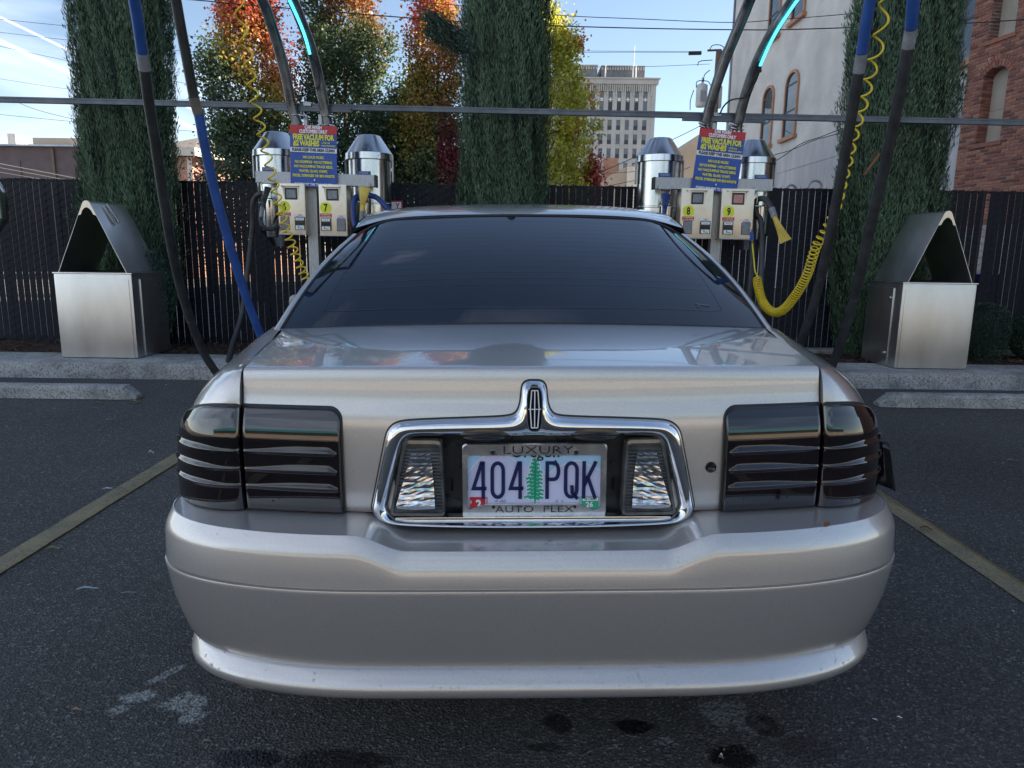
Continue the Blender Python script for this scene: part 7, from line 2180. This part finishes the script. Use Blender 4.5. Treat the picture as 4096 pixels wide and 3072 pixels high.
for (zx, zy, mt) in ((500, 1015, 'dull_chrome'), (1688, 1018, 'dull_chrome')):
    x, z = pz(zx, zy); mb = MB(); mb.prism(ell_plate(x, z, .0055, .0055, 0, 0, 2.0, 16), yy0 - .003, yy0 + .002); sc_ = cb(mb, 'screw', mt, pfr, smooth=False, fix=True)
    mb = MB(); mb.cbox((x, yy0 - .0035, z), (.0055, .0008, .0013), Matrix.Rotation(.5, 3, 'Y')); mb.cbox((x, yy0 - .0037, z), (.0013, .0006, .0055), Matrix.Rotation(.5, 3, 'Y')); cb(mb, 'screw_cross', 'black_ink', sc_, smooth=False)
for x in (PCX - .0895, PCX + .0885):
    mb = MB(); mb.prism(ell_plate(x, wz0 - .0075, .0037, .0037, 0, 0, 2.0, 14), yy0 - .0007, yy0 + .001); cb(mb, 'screw_hole', 'black_ink', pfr, smooth=False, fix=True)
# lock cylinder
xk, zk_ = .3855, .743
mb = MB(); rws = []
for (r_, dy) in ((.0120, .001), (.0118, -.0035), (.0095, -.0045), (.0085, -.001), (.0001, -.0005)):
    rws.append([(xk + r_ * cos(t), lid_pt(xk, zk_)[1] + dy, zk_ + r_ * sin(t)) for t in np.linspace(0, 2 * pi, 25)])
mb.grid(rws); cb(mb, 'trunk_lock', 'black_gloss', fix=True)

# ---- rear window, pillars, roof
def gb(s):  return Vector((s * .730, .725 + .078 * s * s, .998 - .026 * s * s))
def gt(s):
    k = max(0, (abs(s) - .74) / .26)
    return Vector((s * .609, 1.42 + .050 * s * s - .05 * k ** 2.2, 1.336 - .020 * s * s - .048 * k ** 2.2))
def gl_pt(s, v, out=0.0):
    a_, b_ = gb(s), gt(s); p = a_.lerp(b_, v); bul = .020 * sin(pi * v) * (1 - .3 * s * s) + .004
    # round the upper corners
    n_ = Vector((0, -.42, .9)).normalized()
    xk_ = 1 + .020 * sin(pi * v)
    return Vector((p.x * xk_, p.y, p.z)) + n_ * (bul + out)
NS, NV = 44, 26
G = [[gl_pt(-1 + 2 * i / NS, v) for i in range(NS + 1)] for v in np.linspace(0.0, 1, NV)]
glass = cb(MB().grid(G), 'rear_window', 'rear_glass')
# black band printed round the glass, and seal
def edge_path(f, out, n=30):
    # f: inset fraction from the border
    P_ = [gl_pt(-1 + f, v, out) for v in np.linspace(f * .9, 1 - f * 1.1, n)] + [gl_pt(s, 1 - f * 1.1, out) for s in np.linspace(-1 + f, 1 - f, n)] + [gl_pt(1 - f, v, out) for v in np.linspace(1 - f * 1.1, f * .9, n)]
    return P_
mb = MB(); mb.tube(edge_path(0.0, .000), .0048, 8); cb(mb, 'window_seal', 'rubber', glass)
mb = MB(); mb.tube([gl_pt(s, -.004, -.002) for s in np.linspace(-1, 1, 40)], .006, 8); cb(mb, 'window_seal', 'rubber', glass)
# heater outline and lines
def corner_path():
    sB, sT, vB, vT = .845, .85, .105, .90
    P_ = []
    P_ += [(-sB * lerp(1, .93, 0), vB)]
    P_ = [(-.6, vB), (-.78, vB), (-.835, vB + .012), (-.85, vB + .035), (-.85, .45), (-.85, .75), (-.835, .84), (-.79, .885), (-.70, .905), (-.35, .915), (0, .918)]
    P_ = P_ + [(-s, v) for s, v in P_[::-1][1:]] + [(.3, vB - .006), (0, vB - .008), (-.3, vB - .006), (-.6, vB)]
    return P_
def strip(pts, w_, out=.0012):
    mb = MB(); Q = [gl_pt(s, v, out) for s, v in pts]
    A, B = [], []
    n_ = Vector((0, -.42, .9)).normalized()
    for i, p in enumerate(Q):
        d = (Q[min(i + 1, len(Q) - 1)] - Q[max(i - 1, 0)]).normalized(); sd = d.cross(n_).normalized() * w_
        A.append(p - sd); B.append(p + sd)
    return mb.grid([A, B])
cp_ = corner_path(); cpd = [(p.x, p.z) for p in catmull([(s, 0, v) for s, v in cp_], 5)]
cb(strip(cpd, .0008), 'heater_outline', 'glass_line', glass)
for k in range(13):
    v = .26 + k * .050
    cb(strip([(s, v + .004 * (1 - s * s)) for s in np.linspace(-.85, .85, 30)], .0005), 'heater_line', 'glass_line', glass)
mb = MB(); 
cb(strip([(.74, .125), (.765, .15)], .003), 'glass_mark', 'glass_line', glass); cb(strip([(.74, .15), (.80, .14)], .004), 'glass_mark', 'glass_line', glass)

def roof_zc(y): return interp([(1.40, 1.334), (1.44, 1.349), (1.5, 1.362), (1.6, 1.378), (1.75, 1.396), (2.0, 1.416), (2.3, 1.428), (2.6, 1.424), (2.8, 1.408), (2.95, 1.385)], y)
def roof_w(y): return interp([(1.40, .619), (1.6, .622), (2.0, .632), (2.5, .628), (2.95, .60)], y)
rows = []
for y in (1.415, 1.425, 1.45, 1.5, 1.56, 1.64, 1.75, 1.9, 2.05, 2.3, 2.6, 2.8, 2.95):
    rw = []
    for i in range(37):
        s = -1 + 2 * i / 36
        yy_ = y + .050 * s * s * (1 - sstep(1.4, 2.4, y))
        k = max(0, (abs(s) - .74) / .26) ** 2.2 * (1 - sstep(1.415, 1.62, y)); rw.append((s * roof_w(y), yy_ + .004 - .05 * k, roof_zc(y) - .012 * s * s - .022 * abs(s) ** 5 * (1 - .8 * k) + .006 - .034 * k))
    rows.append(rw)
roof = cb(MB().grid(rows), 'roof', 'paint')
# C pillars: strips from the glass edge outwards, then side glass down to the belt
for sgn in (-1, 1):
    rows = []
    for v in np.linspace(-.015, 1.0, 24):
        p = gl_pt(sgn * 1.0, v); ed = p + Vector((sgn * .004, .002, -.001))
        a1 = p + Vector((sgn * .016, .006, .003)); a2 = p + Vector((sgn * .027, .018, .000)); a3 = p + Vector((sgn * .033, .045, -.012)); a4 = p + Vector((sgn * .036, .10, -.045))
        belt = Vector((sgn * lerp(.750, .85, sstep(.0, 1, v)), lerp(.93, 2.1, v), 1.0 - .0 * v))
        a5 = a4.lerp(belt, .5) + Vector((sgn * .01, 0, 0)); 
        rows.append([ed, a1, a2, a3, a4, a5, belt + Vector((0, 0, -.02))])
    mb = MB(); mb.grid(rows if sgn > 0 else [r_[::-1] for r_ in rows]); cb(mb, 'pillar', 'paint', fix=True)
    # roof rail to side window
    rows = []
    for y in np.linspace(1.5, 2.95, 12):
        w_ = roof_w(y); z = roof_zc(y) - .028
        yb2 = lerp(2.05, 3.75, (y - 1.5) / 1.45)
        rows.append([(sgn * w_, y + .050 * (1 - sstep(1.4, 2.4, y)), z), (sgn * (w_ + .03), y + .05, z - .025), (sgn * (w_ + .05), y + .07, z - .06)])
    mb = MB(); mb.grid(rows); cb(mb, 'roof_rail', 'paint', fix=True)
    rows2 = []
    for y, r_ in zip(np.linspace(1.5, 2.95, 12), rows):
        rows2.append([r_[-1], (sgn * .86, lerp(2.1, 3.75, (y - 1.5) / 1.45), .985)])
    mb = MB(); mb.grid(rows2); cb(mb, 'side_window', 'rear_glass', fix=True)
# belt shelf closing body to cabin, windscreen, bonnet, front
mb = MB(); rows = []
for y in np.linspace(.84, 3.75, 16):
    bw = lerp(.70, .88, sstep(.84, 1.7, y)); rows.append([(-bw, y, .955), (-bw * .85, y, .975), (bw * .85, y, .975), (bw, y, .955)])
mb.grid(rows); cb(mb, 'belt_panel', 'black_plastic')
rows = [[(s * lerp(.60, .74, v), lerp(2.95, 3.72, v) + .10 * (-(s * s)) * (-1) * (1 - v) * 0 + .12 * s * s * -1 * v * -1 * 0, lerp(1.385, .985, v) - .02 * s * s) for s in np.linspace(-1, 1, 15)] for v in np.linspace(0, 1, 6)]
cb(MB().grid(rows), 'windscreen', 'rear_glass')
rows = [[(s * w_, y, z - .05 * s ** 4) for s in np.linspace(-1, 1, 17)] for (y, z, w_) in ((3.70, .99, .80), (4.0, .965, .80), (4.4, .90, .78), (4.7, .82, .74), (4.85, .70, .68), (4.90, .55, .66), (4.90, .30, .66))]
cb(MB().grid(rows), 'bonnet', 'paint')
ub = MB(); ub.box(-.74, .74, .25, 4.8, .20, .26); cb(ub, 'underbody', 'black_plastic', smooth=False)
# fuel and door seams are out of sight; a brown seed sits on the bumper
p = car.matrix_world @ Vector(b_pt(BUM[5], 1.50, 1)) 
us, vs_ = 3310, 2132
best = min(((t, b_pt(BUM[5], t, 1)) for t in np.linspace(1.1, 1.9, 80)), key=lambda q: abs(proj(car.matrix_world @ Vector(q[1]))[0] - us))
pw = car.matrix_world @ Vector(best[1])
sd = MB(); rs_ = random.Random(2)
for k in range(16):
    d = Vector((rs_.gauss(0, 1), rs_.gauss(0, 1), rs_.gauss(0, 1))).normalized()
    sd.cbox(pw + Vector((0, 0, .006)) + d * .003, (.006, .004, .003), Matrix.Rotation(rs_.uniform(0, 3), 3, d))
tag(sd.build('seed_pod', 'dead'), 'small rough brown seed pod resting on the bumper edge at right', 'seed pod')

# ---- water droplets on the bumper, lid and lamps
dr = MB(); rd_ = random.Random(9)
def droplet(p, n_, r_, stretch=1.0):
    n_ = n_.normalized(); a_ = n_.cross(Vector((0, 0, 1)));
    if a_.length < .1: a_ = n_.cross(Vector((1, 0, 0)))
    a_.normalize(); b_ = n_.cross(a_)
    vs = [p + n_ * r_ * .55]; 
    for ring in (.55, 1.0):
        for k in range(8):
            t = 2 * pi * k / 8; vs.append(p + (a_ * cos(t) + b_ * sin(t) * stretch) * r_ * ring + n_ * r_ * (.42 if ring < 1 else 0))
    fs = [(0, 1 + k, 1 + (k + 1) % 8) for k in range(8)] + [(1 + k, 9 + k, 9 + (k + 1) % 8, 1 + (k + 1) % 8) for k in range(8)]
    dr.add(vs, fs)
def surf(fn, n, rlo, rhi, st=1.25):
    for _ in range(n):
        p, nn = fn(); droplet(car.matrix_world @ p, car.matrix_world.to_3x3() @ nn, rd_.uniform(rlo, rhi), rd_.uniform(1, st))
def f_bum(r0, r1, tmax=1.9):
    def f():
        r_ = rd_.uniform(r0, r1); i = int(r_); fr_ = r_ - i; t = rd_.uniform(0, tmax); s_ = rd_.choice((-1, 1)); e = .004
        def P(rr2, tt):
            i2 = min(max(int(rr2), 0), len(BUM) - 2); f2 = rr2 - i2
            return Vector(b_pt(BUM[i2], tt, s_)).lerp(Vector(b_pt(BUM[i2 + 1], tt, s_)), f2)
        p = P(r_, t); a_ = P(r_, t + e) - p; b_ = P(min(r_ + .02, len(BUM) - 1.01), t) - p
        nn = a_.cross(b_); 
        if nn.y > 0: nn = -nn
        if abs(nn.y) < 1e-9 and nn.z < 0: nn = -nn
        if r_ < 3 and nn.z < 0: nn = -nn
        return p, nn
    return f
surf(f_bum(0.2, 2.6), 90, .0020, .0042, 1.2)
surf(f_bum(6, 9), 40, .0009, .0020)
surf(f_bum(17, 22), 150, .0010, .0026)
surf(f_bum(25, 29), 80, .0014, .0030, 1.5)
def f_lid():
    x = rd_.choice((-1, 1)) * rd_.uniform(.355, .41); z = rd_.uniform(.65, .84); p = Vector(lid_pt(x, z)); return p, Vector((0, -1, 0))
surf(f_lid, 22, .0008, .0018)
def f_plate():
    x = PCX + rd_.uniform(-.155, .155); z = rd_.choice((rd_.uniform(wz1, wz1 + .022), rd_.uniform(wz0 - .03, wz0 - .015), rd_.uniform(wz0, wz1))); return Vector((x, yy0 if not (wz0 < z < wz1) else yP, z)), Vector((0, -1, 0))
surf(f_plate, 50, .0005, .0014)
tag(dr.build('water_droplets', 'droplet', smooth=True), 'clear water drops left by the wash on the silver bumper and plate', 'water drops', kind='stuff')
